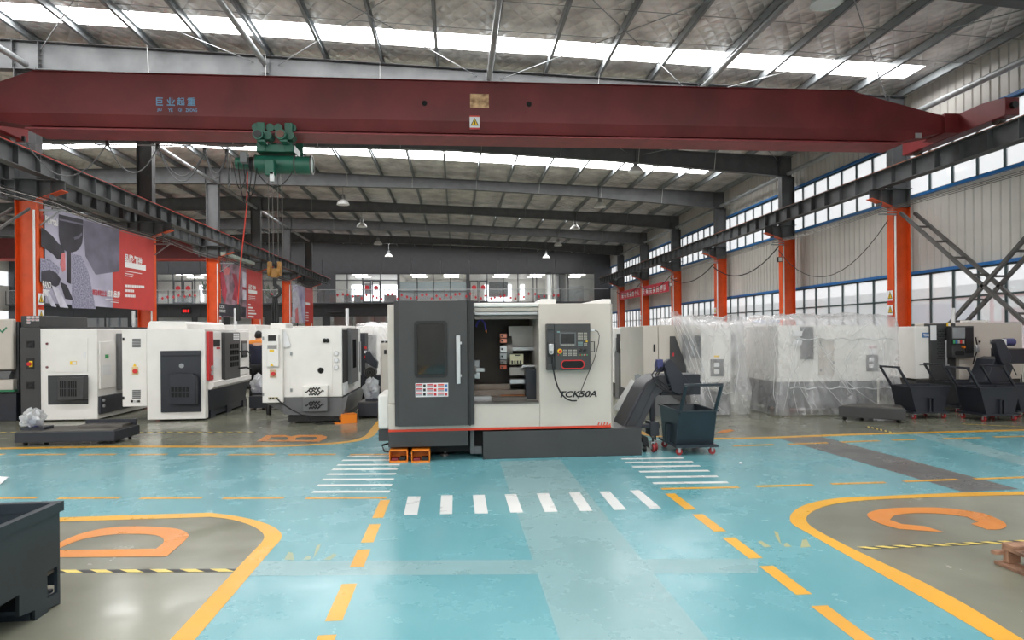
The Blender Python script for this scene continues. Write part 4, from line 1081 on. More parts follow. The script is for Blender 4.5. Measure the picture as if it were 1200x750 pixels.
for dx in (-0.2, 0.2): MB().beam((XL + dx, Y0 - 0.3, 4.7), (XL + dx, Y0 - 3.2, 2.9), 0.05, 0.05).build('brace_chord', brace_grey, bl, sharp=0)
def cable(label, pts, r, m, group=None, kids=0, name='power_cable'):
    o = MB().tube(pts, r, 6).build(name, m); tag(o, label, 'cable', group); return o
xc = XR - 0.32
for k, (lb, d) in enumerate((('black cable sagging between the nearest and second right columns', 1.25), ('black cable sagging between the second and third right columns', 0.7), ('black cable sagging between the third and fourth right columns', 0.5), ('black cable sagging between the fourth and fifth right columns', 0.45), ('black cable sagging between the fifth and sixth right columns', 0.4))):
    cable(lb, sag((xc, YS[k + 1], 4.6 + 0.1 * (k > 0)), (xc, YS[k + 2], 4.55), d, 14), 0.022 if k else 0.012, rubber)
# insulated conductor lines under the left runway
xcl = XL + 0.55
lines = thing('conductor_lines', 'bundle of bare conductor wires on brackets along the left columns', 'cable', (xcl, 30, 4.9))
for j in range(4):
    z = 4.98 - 0.07 * j
    for a, b in zip([5.0] + YS[1:], YS[1:]): MB().tube(sag((xcl + 0.06 * j, a, z), (xcl + 0.06 * j, b, z), 0.1, 8), 0.011, 5).build('wire', steel_dk if j % 2 else rubber, lines)
for y in YS[1:]:
    m = MB(); m.box(XL + 0.26, y - 0.03, 4.7, xcl + 0.3, y + 0.0, 4.74); m.beam((XL + 0.27, y - 0.01, 4.35), (xcl + 0.2, y - 0.01, 4.72), 0.03, 0.03)
    m.build('wire_bracket', galv, lines, sharp=0)
    for j in range(4): MB().cyl((xcl + 0.06 * j, y, 4.74), (xcl + 0.06 * j, y, 4.98 - 0.07 * j + 0.01 if j < 3 else 4.79), 0.018, 8).build('insulator', steel_dk, lines)
lr = thing('conductor_lines', 'bundle of bare conductor wires on brackets along the right columns', 'cable', (XR - 0.6, 30, 4.9))
for j in range(3):
    z = 4.93 - 0.06 * j
    for a, b in zip([5.0] + YS[1:], YS[1:]): MB().tube(sag((XR - 0.45 - 0.08 * j, a, z), (XR - 0.45 - 0.08 * j, b, z), 0.06, 8), 0.008, 5).build('wire', steel_dk, lr)
for y in YS[1:]:
    m = MB(); m.box(XR - 0.7, y - 0.2, 4.72, XR - 0.2, y - 0.16, 4.76); m.box(XR - 0.66, y - 0.2, 4.8, XR - 0.2, y - 0.17, 4.83); m.build('wire_bracket', galv, lr, sharp=0)
# flood lights on right columns
for k in (2, 4):
    y = YS[k]; t = thing('flood_light', ['', '', 'small black flood lamp on the second right column', '', 'small black flood lamp on the fourth right column'][k], 'lamp', (XR - 0.4, y - 0.2, 4.2))
    MB().box(XR - 0.5, y - 0.3, 4.1, XR - 0.34, y - 0.18, 4.28).build('housing', black, t, bevel=0.01)
    MB().box(XR - 0.48, y - 0.31, 4.12, XR - 0.36, y - 0.3, 4.26).build('lens', sticker_w, t); MB().cyl((XR - 0.36, y - 0.2, 4.25), (XR - 0.24, y - 0.14, 4.4), 0.015, 6).build('arm', steel_dk, t)
# boxes on the cross members of the left row: grey cable tray under the runway
tr = thing('cable_tray', 'pale green cable tray under the left runway near the second banner', 'cable tray', (-10.0, 31, 5.1))
p, q = WX(262, 310, -10.0), WX(296, 326, -10.0)
MB().box(-10.12, p[1], 5.05, -9.88, q[1], 5.2).build('tray', mat('pale_green_steel', (150, 160, 150), 0.5), tr)
for t_ in (p[1] + 0.3, q[1] - 0.3): MB().cyl((-10.0, t_, 5.2), (-10.0, t_, 5.45), 0.012, 6).build('hanger', galv, tr)
# ================================================================== MACHINES
def FB(Y, u0, v0, u1, v1, d, mb=None):                           # box whose front face, in the plane y=Y, was measured in the picture; d deep
    um, vm = (u0 + u1) / 2, (v0 + v1) / 2
    x0, x1 = WY(u0, vm, Y)[0], WY(u1, vm, Y)[0]; z1, z0 = WY(um, v0, Y)[2], WY(um, v1, Y)[2]
    return (mb or MB()).box(x0, Y, max(z0, 0.0), x1, Y + d, z1)
def PT(Y, *pts): return [(WY(u, v, Y)[0], WY(u, v, Y)[2]) for u, v in pts]
def xz(Y, u, v): p = WY(u, v, Y); return p[0], p[2]
def rrect(x0, z0, x1, z1, r, n=5):
    o = []
    for cx, cz, a in ((x1 - r, z1 - r, 0), (x0 + r, z1 - r, 90), (x0 + r, z0 + r, 180), (x1 - r, z0 + r, 270)):
        for i in range(n + 1):
            t = math.radians(a + 90 * i / n); o.append((cx + r * math.cos(t), cz + r * math.sin(t)))
    return o
def plate(name, Y, loops, thick, m, parent, bevel=0):            # sheet with holes, standing in the plane y=Y (thick towards the camera)
    me = curve_mesh(name, loops, m, thick); o = bpy.data.objects.new(name, me); COL.objects.link(o); o.parent = parent
    o.matrix_local = wmat(parent).inverted() @ FACE(0, Y - thick / 2, 0)
    if bevel:
        b = o.modifiers.new('edge', 'BEVEL'); b.width = bevel; b.segments = 2; b.limit_method = 'ANGLE'
    return o
def lettering(body, Y, u0, v0, u1, v1, m, parent, **k):
    x0, z0 = xz(Y, u0, v1); x1, z1 = xz(Y, u1, v0)
    return text(body, m, parent, FACE((x0 + x1) / 2, Y, z0), x1 - x0, z1 - z0, **k)
def grid_keys(name, Y, u0, v0, u1, v1, nx, ny, m, parent, d=0.006, gap=0.3):
    k0 = None; du, dv = (u1 - u0) / nx, (v1 - v0) / ny
    mb = MB()
    for i in range(nx):
        for j in range(ny): FB(Y - d, u0 + du * (i + gap / 2), v0 + dv * (j + gap / 2), u0 + du * (i + 1 - gap / 2), v0 + dv * (j + 1 - gap / 2), d, mb)
    return tag(mb.build(name, m, parent, sharp=0), kind='stuff')
def foot(parent, x, y, h=0.08):
    MB().cyl((x, y, 0), (x, y, 0.025), 0.06, 14).cyl((x, y, 0.025), (x, y, h), 0.018, 8).build('levelling_foot', steel_dk, parent)

# ------------------------------------------------------------------ the lathe in the middle
LY = 8.1
lathe = thing('cnc_lathe', 'large warm-grey lathe with dark sliding door half open, standing in the middle of the hall', 'machine', (0.7, LY + 0.9, 0))
x0, x1 = xz(LY, 455, 500)[0], xz(LY, 752, 500)[0]
zt = WY(600, 356, LY)[2]
FB(LY, 566, 503.5, 752, 536.5, 1.2).build('base_front', dark_paint, lathe, bevel=0.008)
FB(LY, 455, 504, 549, 523.5, 1.3).build('base_panel', dark_paint, lathe, bevel=0.006)
FB(LY + 0.25, 470, 504, 566, 530, 1.1).build('machine_bed', rubber, lathe, bevel=0.01)
m = FB(LY + 0.12, 551, 504, 556, 532, 0.1); FB(LY + 0.1, 556, 523, 565, 532, 0.1, m); m.build('base_bracket', mid_paint, lathe, bevel=0.004)
for u in (480, 520, 600, 680, 740): foot(lathe, xz(LY, u, 500)[0], LY + 0.35, 0.1)
FB(LY + 0.22, 443, 462, 456.5, 503, 0.7).build('side_cover', white_paint, lathe, bevel=0.03)
FB(LY + 0.25, 443.5, 503.2, 456, 517, 0.65).build('side_cover_base', dark_paint, lathe, bevel=0.006)
FB(LY - 0.006, 455, 501, 716, 503.6, 0.02).build('red_stripe', stripe_red, lathe)
FB(LY, 455, 472.5, 632.5, 502, 0.14).build('lower_panel', cream_paint, lathe, bevel=0.006)
FB(LY - 0.008, 555, 471.6, 632, 473.4, 0.2).build('sill_strip', steel_dk, lathe)
FB(LY, 454.5, 357, 462.5, 473, 1.3).build('left_post', cream_paint, lathe, bevel=0.006)
FB(LY, 632, 355.5, 716.3, 501.5, 0.16).build('right_panel', cream_paint, lathe, bevel=0.008)
xr, zr0 = xz(LY, 716.2, 502); zr1 = xz(LY, 716.2, 355.5)[1]
MB().prism([(xr, LY + 0.004), (xr + 0.045, LY + 0.07), (xr + 0.045, LY + 1.7), (xr, LY + 1.7)], 'z', zr0, zr1).build('corner_strip', cream_paint, lathe, sharp=0)
xl = xz(LY, 455, 400)[0]
m = MB(); m.box(xl + 0.02, LY + 1.2, 0.4, xr, LY + 1.75, zt - 0.05); m.box(xz(LY, 633, 400)[0], LY + 0.16, 0.4, xr, LY + 1.2, zt - 0.02); m.box(xl, LY + 0.16, 0.36, xr, LY + 1.2, 0.7)
m.build('rear_body', cream_paint, lathe, bevel=0.008)
MB().box(xl + 0.04, LY + 1.17, 0.7, xz(LY, 633, 400)[0], LY + 1.2, zt - 0.06).build('chamber_back_wall', mat('chamber_brown', (66, 58, 52), 0.5, 0.3, var=0.1), lathe)
MB().box(xl + 0.03, LY + 0.3, zt - 0.1, xz(LY, 633, 400)[0], LY + 1.2, zt - 0.06).build('roof_panel', cream_paint, lathe)
FB(LY + 0.02, 554, 354.8, 632.5, 359.6, 0.1).build('top_rail', white_paint, lathe, bevel=0.012)  # white paint stands in for the highlight along this rail
FB(LY + 0.05, 556, 360.2, 632, 364.6, 0.1).build('top_rail', cream_paint, lathe, bevel=0.008)
FB(LY + 0.1, 556, 365.4, 632, 369, 0.08).build('door_track', alu, lathe, bevel=0.006)
FB(LY + 0.16, 556, 369.5, 632, 374, 0.1).build('door_track', steel_dk, lathe)
FB(LY - 0.02, 489, 351.2, 536, 352.4, 0.5).build('roof_strip', cream_paint, lathe)
MB().prism(PT(LY + 0.1, (590, 359), (631, 354.5), (634, 350.4), (651.5, 350.4), (651.5, 357)), 'y', LY + 0.1, LY + 0.7).build('roof_cover', white_paint, lathe, bevel=0.008)
MB().prism(PT(LY + 0.1, (676, 356.5), (706, 350.6), (716, 350.6), (716, 357)), 'y', LY + 0.1, LY + 0.8).build('roof_cover', white_paint, lathe, bevel=0.008)
# signal lamp in wrapping
xs_, zs_ = xz(LY + 0.3, 643.5, 350.5); zs1 = xz(LY + 0.3, 643.5, 320)[1]
sg = MB().lathe((xs_, LY + 0.3, zs_ - 0.02), [(0.012, 0), (0.012, 0.07), (0.03, 0.08), (0.027, 0.16), (0.03, 0.17), (0.027, 0.25), (0.03, zs1 - zs_), (0, zs1 - zs_ + 0.01)], 14).build('signal_lamp', film2, lathe)
MB().cyl((xs_, LY + 0.3, zs1 - 0.02), (xs_, LY + 0.3, zs1 + 0.012), 0.031, 14).build('signal_lamp_cap', black, lathe)
MB().cyl((xs_, LY + 0.3, zs_ - 0.02), (xs_, LY + 0.3, zs1 - 0.03), 0.02, 12).build('signal_lamp_core', pvc, lathe)
# sliding door
DY = LY - 0.02
dx0, dz0 = xz(DY - 0.06, 462.5, 500); dx1, dz1 = xz(DY - 0.06, 555, 352)
wx0, wz0 = xz(DY - 0.06, 487, 441.5); wx1, wz1 = xz(DY - 0.06, 523, 377)
fx0, fx1 = xz(DY - 0.06, 467.5, 420)[0], xz(DY - 0.06, 547.5, 420)[0]
door = plate('sliding_door', DY - 0.03, [[(fx0, dz0), (fx1, dz0), (fx1, dz1), (fx0, dz1)], rrect(wx0, wz0, wx1, wz1, 0.035)], 0.04, dark_paint, lathe)
m = MB()
m.prism([(fx0, DY - 0.07), (dx0, DY - 0.02), (dx0, DY + 0.05), (fx0, DY - 0.03)], 'z', dz0, dz1)
m.prism([(fx1, DY - 0.07), (dx1, DY - 0.015), (dx1, DY + 0.05), (fx1, DY - 0.03)], 'z', dz0, dz1)
m.box(dx0, DY + 0.03, dz0 + 0.01, dx1, DY + 0.05, wz0 - 0.05); m.box(dx0, DY + 0.03, wz1 + 0.05, dx1, DY + 0.05, dz1 - 0.01)
m.box(dx0, DY - 0.03, dz1 - 0.015, dx1, DY + 0.1, dz1)
m.build('door_flank', dark_paint, lathe, sharp=0)
plate('window_gasket', DY - 0.068, [rrect(wx0 - 0.012, wz0 - 0.012, wx1 + 0.012, wz1 + 0.012, 0.045), rrect(wx0 + 0.025, wz0 + 0.025, wx1 - 0.025, wz1 - 0.025, 0.025)], 0.012, black, lathe)
plate('window_pane', DY - 0.045, [rrect(wx0, wz0, wx1, wz1, 0.035)], 0.008, smoke_glass, lathe)
FB(DY - 0.09, 549.5, 352.6, 551, 499, 0.02).build('door_seam', black, lathe)
hxa, hza = xz(DY - 0.14, 535, 450); hxb, hzb = xz(DY - 0.14, 539.2, 393)
dh = MB().box(hxa, DY - 0.15, hza, hxb, DY - 0.125, hzb).build('door_handle', alu, lathe, bevel=0.005)
for v in (402, 440.5): FB(DY - 0.13, 537.5, v - 1.4, 541, v + 1.4, 0.07).build('handle_mount', alu, lathe, bevel=0.003)
sk = FB(DY - 0.074, 486.8, 449, 525.2, 465, 0.004).build('safety_sticker', sticker_w, lathe)
for i in range(3):
    for j in range(3):
        u, v = 487.6 + i * 12.7, 450 + j * 5
        FB(DY - 0.077, u, v, u + 7.4, v + 1.6, 0.003).build('sticker_bar', red_plain if i < 2 or j == 2 else stripe_red, lathe)
        FB(DY - 0.077, u, v + 2, u + 7.4, v + 3.6, 0.003).build('sticker_lines', mat('grey_print', (150, 150, 156), 0.5, var=0) if i == j == 0 else bpy.data.materials['grey_print'], lathe)
        FB(DY - 0.077, u + 8.3, v + 0.4, u + 11.2, v + 3.6, 0.003).build('sticker_symbol', sticker_b if i == 2 and j < 2 else (ink if i == 0 else red_plain), lathe)
# chamber
FB(LY + 0.75, 596, 382, 633, 406, 0.06).build('way_cover', mat('dull_stainless', (150, 146, 142), 0.45, 0.6, var=0.1), lathe, bevel=0.004)
FB(LY + 0.7, 596, 406, 633, 411.3, 0.12).build('way_cover_highlight', steel, lathe, bevel=0.01)  # brighter steel strip stands in for the highlight on the way cover
FB(LY + 0.65, 597, 430, 634, 440, 0.1).build('way_cover', bpy.data.materials['dull_stainless'], lathe, bevel=0.004)
m = MB(); 
FB(LY + 0.6, 597, 444, 618, 450.5, 0.16).build('bright_slide', steel, lathe, bevel=0.012)
FB(LY + 0.8, 556, 450, 598, 456, 0.2).build('slideway', mat('oily_steel', (120, 108, 100), 0.3, 0.8, var=0.15), lathe)
FB(LY + 0.6, 556, 457, 616, 464, 0.25).build('slideway', bpy.data.materials['oily_steel'], lathe)
FB(LY + 0.3, 556, 464.6, 576, 472.5, 0.35).build('chip_pan', steel, lathe)
FB(LY + 0.32, 577, 465.6, 617, 472.5, 0.35).build('chip_pan', steel_dk, lathe)
FB(LY + 0.5, 587, 463.2, 615, 464.6, 0.1).build('rusty_edge', mat('rust', (160, 100, 60), 0.7), lathe)
# turret with tool blocks
tu = MB().cyl((xz(LY + 0.7, 588, 412)[0], LY + 0.85, xz(LY + 0.7, 590, 412)[1]), (xz(LY + 0.7, 600, 412)[0], LY + 0.85, xz(LY + 0.7, 590, 412)[1]), 0.24, 16).build('turret_disc', steel_dk, lathe)
for v0, v1, mm in ((391, 396, salmon), (396.8, 402, salmon), (405, 413, alu), (413.6, 421.5, galv), (422, 427, steel_dk), (428, 433, mat('red_tool_block', (170, 84, 62), 0.4, 0.4))):
    b = FB(LY + 0.5, 586, v0, 594, v1, 0.12).build('tool_block', mm, lathe, bevel=0.006)
    x_, z_ = xz(LY + 0.5, 590, (v0 + v1) / 2)
    MB().cyl((x_ - 0.02, LY + 0.47, z_), (x_ - 0.02, LY + 0.5, z_), 0.014, 8).build('clamp_screw', black, lathe)
tb = FB(LY + 0.6, 597.5, 415, 613.5, 427.5, 0.12).build('tool_holder', mat('yellowed_steel', (196, 190, 160), 0.4, 0.4), lathe, bevel=0.006)
for i in range(4): FB(LY + 0.58, 599.5 + 3.2 * i, 422.5, 601 + 3.2 * i, 427, 0.03).build('tool_bit', black, lathe)
FB(LY + 0.58, 603.5, 415.6, 609.5, 417, 0.03).build('holder_slot', black, lathe)
FB(LY + 0.45, 616, 432, 633.5, 472, 0.5).build('tailstock', navy_paint, lathe, bevel=0.01)
x_, z_ = xz(LY + 0.4, 614, 430.2); xq = xz(LY + 0.4, 634, 430.2)[0]
MB().cyl((x_, LY + 0.6, z_), (xq, LY + 0.6, z_), 0.035, 18).build('tailstock_quill', steel, lathe); MB().cyl((x_ - 0.06, LY + 0.6, z_ - 0.02), (x_, LY + 0.6, z_ - 0.02), 0.006, 10, 0.03).build('live_centre', steel, lathe)
x_, z_ = xz(LY + 0.7, 556, 433)
MB().cyl((x_ - 0.25, LY + 0.7, z_), (x_ + 0.02, LY + 0.7, z_), 0.16, 24).build('chuck', steel_dk, lathe)
for v0, v1, u1 in ((422, 431, 562), (431.5, 436, 568), (436.5, 444, 562.5)): FB(LY + 0.55, 556, v0, u1, v1, 0.08).build('chuck_jaw', steel if v0 > 430 else galv, lathe, bevel=0.006)
hp_ = [xz(LY + 0.4, u, v) for u, v in ((558, 383), (560, 377), (564, 374), (568, 379), (569.5, 387))]
MB().tube([(a, LY + 0.4, b) for a, b in hp_], 0.012, 8).build('coolant_hose', mat('blue_hose', (70, 60, 150), 0.4), lathe)
MB().cyl((hp_[-1][0], LY + 0.4, hp_[-1][1]), (hp_[-1][0] + 0.004, LY + 0.4, hp_[-1][1] - 0.035), 0.011, 8, 0.005).build('hose_nozzle', orange_foot, lathe)
# control panel
CY = LY - 0.14
cp = FB(CY, 650, 379.3, 692, 433.8, 0.14).build('control_panel', dark_paint, lathe, bevel=0.006)
FB(CY + 0.01, 641, 379.3, 650, 433.8, 0.13).build('control_hinge_column', mat('charcoal_panel', (58, 59, 61), 0.42), lathe, bevel=0.006)
for v0, v1 in ((379.3, 386.5), (427, 433.8)): FB(CY - 0.003, 641, v0, 649.5, v1, 0.02).build('hinge_block', dark_paint, lathe, bevel=0.004)
FB(CY - 0.006, 655.8, 389.6, 675, 405, 0.008).build('screen_bezel', mat('bezel_grey', (96, 100, 102), 0.4), lathe, bevel=0.002)
FB(CY - 0.008, 657.2, 391, 673.4, 402.8, 0.004).build('screen', mat('dark_screen', (34, 36, 40), 0.15), lathe)
FB(CY - 0.004, 653, 388.2, 656, 389.8, 0.005).build('maker_badge', mat('badge_teal', (120, 160, 162), 0.4), lathe)
keyw = mat('key_caps', (172, 170, 160), 0.5, var=0)
grid_keys('keypad', CY, 677, 389.5, 683.2, 399, 4, 5, keyw, lathe); grid_keys('keypad', CY, 684, 389.5, 688.2, 399, 3, 5, keyw, lathe)
grid_keys('softkeys', CY, 657, 403.3, 673.5, 405, 8, 1, keyw, lathe, 0.01)
grid_keys('keypad', CY, 677.2, 400.5, 683, 405, 3, 3, mat('teal_keys', (128, 160, 160), 0.5, var=0), lathe); grid_keys('keypad', CY, 684.2, 402, 688.2, 405, 3, 2, keyw, lathe)
FB(CY - 0.006, 686.6, 399.2, 688.6, 401, 0.006).build('yellow_key', sticker_y, lathe)
for u in (660, 666, 671.6): grid_keys('keypad', CY, u, 409.5, u + 4.4, 417.2, 3, 4, keyw, lathe)
x_, z_ = xz(CY, 656, 411.6)
MB().cyl((x_, CY - 0.008, z_), (x_, CY, z_), 0.032, 20).build('emergency_stop_ring', sticker_y, lathe); MB().cyl((x_, CY - 0.045, z_), (x_, CY - 0.008, z_), 0.02, 16, 0.016).build('emergency_stop', bright_red, lathe)
for u in (680.5, 685.5):
    x_, z_ = xz(CY, u, 410.5); MB().cyl((x_, CY - 0.02, z_), (x_, CY, z_), 0.018, 14).build('rotary_switch', black, lathe)
green_k = mat('green_key', (70, 170, 110), 0.5, var=0)
for u, mm in ((654.4, bright_red), (657.6, green_k), (678.6, green_k), (680.3, bright_red), (682, green_k), (684.6, keyw), (686.2, bright_red), (688, green_k)): FB(CY - 0.005, u - 0.6, 415.2, u + 0.6, 416.6, 0.006).build('push_button', mm, lathe)
a0, b0 = xz(CY, 657.5, 432.6); a1, b1_ = xz(CY, 685, 421.6)
plate('slot_trim', CY, [rrect(a0, b0, a1, b1_, (b1_ - b0) * 0.48, 8), rrect(a0 + 0.012, b0 + 0.012, a1 - 0.012, b1_ - 0.012, (b1_ - b0) * 0.48 - 0.012, 8)], 0.006, bright_red, lathe)
plate('slot', CY, [rrect(a0 + 0.01, b0 + 0.01, a1 - 0.01, b1_ - 0.01, (b1_ - b0) * 0.48 - 0.01, 8)], 0.003, void, lathe)
c0, d0 = xz(CY + 0.06, 692, 400.5); c1, d1 = xz(CY + 0.06, 696.6, 412)
MB().tube([(c0, CY + 0.06, d0), (c1, CY + 0.06, d0), (c1, CY + 0.06, d1), (c0, CY + 0.06, d1)], 0.007, 6).build('panel_handle', black, lathe)
hw = FB(CY - 0.04, 643, 403, 649, 411, 0.04).build('handwheel_pendant', alu, lathe, bevel=0.006)
x_, z_ = xz(CY - 0.05, 646, 412.4); MB().cyl((x_, CY - 0.055, z_), (x_, CY - 0.03, z_), 0.03, 18).build('handwheel', alu, lathe); MB().cyl((x_, CY - 0.06, z_), (x_, CY - 0.055, z_), 0.018, 14).build('handwheel_knob', galv, lathe)
FB(CY - 0.02, 642.6, 402, 649.4, 417.5, 0.025).build('pendant_holder', black, lathe, bevel=0.004)
cab = [xz(LY - 0.1, u, v) for u, v in ((646, 417), (646.6, 424), (648, 434), (650, 444), (653.5, 454), (658, 462), (664, 467.5), (670, 469.6), (676, 469.6))]
MB().tube([(a, CY - 0.03 + 0.01 * i, b) for i, (a, b) in enumerate(cab)], 0.0095, 8).build('pendant_cable', rubber, lathe)
pc_ = [xz(LY - 0.06, u, v) for u, v in ((692, 387), (697, 387), (700.5, 388.5), (702.3, 393), (701.5, 402), (699, 412), (696, 422), (690, 436), (684, 450), (677.5, 467))]
MB().tube([(a, LY - 0.06, b) for a, b in pc_], 0.0048, 6).build('network_cable', rubber, lathe)
FB(LY - 0.08, 692, 385.8, 697, 388, 0.03).build('cable_gland', sticker_w, lathe, bevel=0.004)
lettering('TCK50A', LY - 0.003, 655.5, 457.6, 699.5, 466, ink, lathe, shear=0.25, fat=0.032)
for i in range(5):
    h_ = 3.6 if i < 4 else 1.8; u = 700.2 + 3.3 * i
    plate('red_slash', LY, [PT(LY, (u, 498), (u + 1.3, 498), (u + 2.8, 498 - h_), (u + 1.5, 498 - h_))], 0.003, stripe_red, lathe)

# ------------------------------------------------------------------ foot pedals
cordp = []
for k, (u0, u1, lb) in enumerate(((456, 477.6, 'orange two-switch foot pedal under the lathe, the left of the two'), (482, 503.8, 'orange two-switch foot pedal under the lathe, nearest the dark machine bed'))):
    gx0, gy = G(u0, 542.5)[:2]; gx1 = G(u1, 542.5)[0]
    t = thing('foot_pedal', lb, 'pedal', ((gx0 + gx1) / 2, gy + 0.1, 0)); zt_ = 0.155; e = 0.012
    m = MB(); m.box(gx0, gy, 0.02, gx0 + e, gy + 0.22, zt_); m.box(gx1 - e, gy, 0.02, gx1, gy + 0.22, zt_); m.box(gx0, gy, zt_ - e, gx1, gy + 0.22, zt_); m.box(gx0, gy + 0.2, 0.02, gx1, gy + 0.22, zt_)
    m.build('hood', orange_foot, t, bevel=0.003)
    bx(gx0, gy + 0.01, 0, gx1, gy + 0.22, 0.02).build('base', orange_foot, t)
    xm = (gx0 + gx1) / 2
    bx(gx0 + 0.025, gy + 0.02, 0.02, xm - 0.01, gy + 0.15, 0.05).build('tread', mat('maroon_tread', (130, 44, 58), 0.5) if k == 0 else bpy.data.materials['maroon_tread'], t, bevel=0.006)
    bx(xm + 0.01, gy + 0.02, 0.02, gx1 - 0.025, gy + 0.15, 0.06).build('tread', black, t, bevel=0.006)
    cordp.append((xm, gy + 0.23, 0.08))
a, b = cordp
cable('black pedal cable curling under the lathe base', [a, (a[0] - 0.2, a[1] + 0.03, 0.1), (a[0] - 0.24, a[1] + 0.12, 0.16), (a[0] - 0.05, a[1] + 0.2, 0.2), (b[0] - 0.1, b[1] + 0.2, 0.215), (b[0] + 0.2, b[1] + 0.25, 0.16)], 0.012, rubber, name='pedal_cable')

# ------------------------------------------------------------------ chip conveyors
def caster(parent, x, y, zt, r=0.05, m=None):
    f = MB(); f.box(x - 0.03, y - 0.03, zt - 0.012, x + 0.03, y + 0.03, zt); f.box(x - 0.024, y - 0.012, r * 0.8, x - 0.018, y + 0.014, zt); f.box(x + 0.018, y - 0.012, r * 0.8, x + 0.024, y + 0.014, zt)
    f = f.build('caster', alu, parent, sharp=0)
    MB().cyl((x - 0.015, y - 0.012, r), (x + 0.015, y - 0.012, r), r, 16).build('caster_wheel', m or mat('caster_red', (150, 52, 52), 0.5), f)
    MB().cyl((x - 0.017, y - 0.012, r), (x + 0.017, y - 0.012, r), r * 0.45, 12).build('caster_hub', steel_dk, f)
caster_red = mat('red_caster_wheel', (164, 48, 50), 0.5)
KY = 8.3
conv = thing('chip_conveyor', 'dark inclined chip conveyor with blue motor at the right end of the middle lathe', 'conveyor', (2.7, KY + 0.25, 0))
side = PT(KY, (728.5, 501), (751, 458), (757, 448.5), (766, 442), (774, 440), (800, 440), (800, 461), (786, 459), (776, 459), (768, 466), (752.5, 499.5), (752.5, 503))
MB().prism(side, 'y', KY, KY + 0.5).build('trough', mat('charcoal_conveyor_paint', (66, 66, 72), 0.4), conv, bevel=0.006)
MB().prism(PT(KY - 0.03, (733, 501), (756, 455), (762, 448), (771, 444), (776, 447), (766, 455), (745, 500)), 'y', KY - 0.03, KY).build('side_plate', mat('charcoal_plate', (54, 55, 60), 0.42), conv, bevel=0.004)
FB(KY + 0.05, 774, 439, 821, 463, 0.4).build('discharge_head', navy_paint, conv, bevel=0.006)
FB(KY + 0.03, 801, 448, 822, 451, 0.05).build('head_rib', navy_paint, conv)
MB().prism(PT(KY - 0.1, (778.6, 429), (781, 423.5), (784.6, 420.6), (787.6, 421.6), (810, 451.5), (809, 457.6), (803, 461), (795, 463), (787.5, 458)), 'y', KY - 0.1, KY + 0.02).build('chain_guard', navy_paint, conv, bevel=0.012)
x_, z_ = xz(KY, 771.5, 430); x2_ = xz(KY, 779, 428)[0]
MB().cyl((x_, KY + 0.1, z_), (x2_, KY + 0.1, z_), 0.075, 20).build('drive_motor', blue_motor, conv)
for i in range(5): MB().ring((x_ + 0.012 + 0.014 * i, KY + 0.1, z_), (1, 0, 0), 0.076, 0.004, 20, 4).build('cooling_fin', blue_motor, conv)
MB().box(x_ - 0.02, KY - 0.02, z_ - 0.02, x_ + 0.06, KY + 0.06, z_ + 0.1).build('terminal_box', blue_motor, conv, bevel=0.006)
for dx, dd in ((-0.02, 0.3), (0.03, 0.24), (0.06, 0.33)):
    MB().tube([(x_ + dx, KY - 0.02, z_), (x_ - 0.09 + dx, KY - 0.06, z_ - 0.1), (x_ + dx - 0.05, KY - 0.09, z_ - dd * 0.7), (x_ + dx + 0.05, KY - 0.1, z_ - dd), (x_ + dx + 0.18, KY - 0.08, z_ - dd + 0.03), (x_ + dx + 0.2, KY - 0.05, z_ - dd + 0.12)], 0.008, 6).build('motor_cable', rubber, conv)
FB(KY + 0.1, 762.5, 462, 767.5, 497, 0.06).build('leg', navy_paint, conv, bevel=0.004)
FB(KY - 0.02, 752, 497, 773, 501.5, 0.08).build('cross_arm', navy_paint, conv, bevel=0.004)
FB(KY - 0.04, 762, 494.5, 772.5, 511, 0.22).build('stand_box', navy_paint, conv, bevel=0.006)
for u, dy in ((765, 0.0), (771, 0.12)):
    x_ = xz(KY, u, 510)[0]; MB().cyl((x_, KY + dy, 0.12), (x_, KY + dy, 0.33), 0.014, 10).build('jack_screw', black, conv); MB().cyl((x_, KY + dy, 0.2), (x_, KY + dy, 0.22), 0.03, 8).build('jack_nut', steel_dk, conv)
    caster(conv, x_, KY + dy, 0.14, 0.055, caster_red)
x_ = xz(KY, 756, 520)[0]; MB().prism([(x_ - 0.06, 0.24), (x_ + 0.03, 0.2), (x_ + 0.05, 0.06), (x_ - 0.02, 0.1)], 'y', KY - 0.02, KY + 0.06).build('wheel_bracket', black, conv); caster(conv, x_, KY + 0.05, 0.12, 0.05, black)

# tilted white panel leaning behind the conveyor
tpY = 9.6
tp = thing('leaning_panel', 'white narrow panel leaning behind the chip conveyor', 'panel', (2.5, tpY, 0))
a, b = xz(tpY, 722, 480), xz(tpY, 743, 446)
MB().beam((a[0], tpY, a[1]), (b[0], tpY, b[1]), 0.09, 0.05, up=(0, 1, 0)).build('panel_face', white_paint, tp)
MB().beam((a[0] + 0.03, tpY + 0.03, a[1] - 0.02), (b[0] + 0.03, tpY + 0.03, b[1] - 0.02), 0.09, 0.05, up=(0, 1, 0)).build('panel_edge', black, tp)
MB().prism(PT(tpY, (744, 440), (748, 438), (758, 446), (745, 458)), 'y', tpY, tpY + 0.02).build('chute', galv, tp)
MB().beam((b[0], tpY + 0.06, 0.0), (b[0], tpY + 0.06, b[1]), 0.05, 0.05).build('prop', steel_dk, tp)

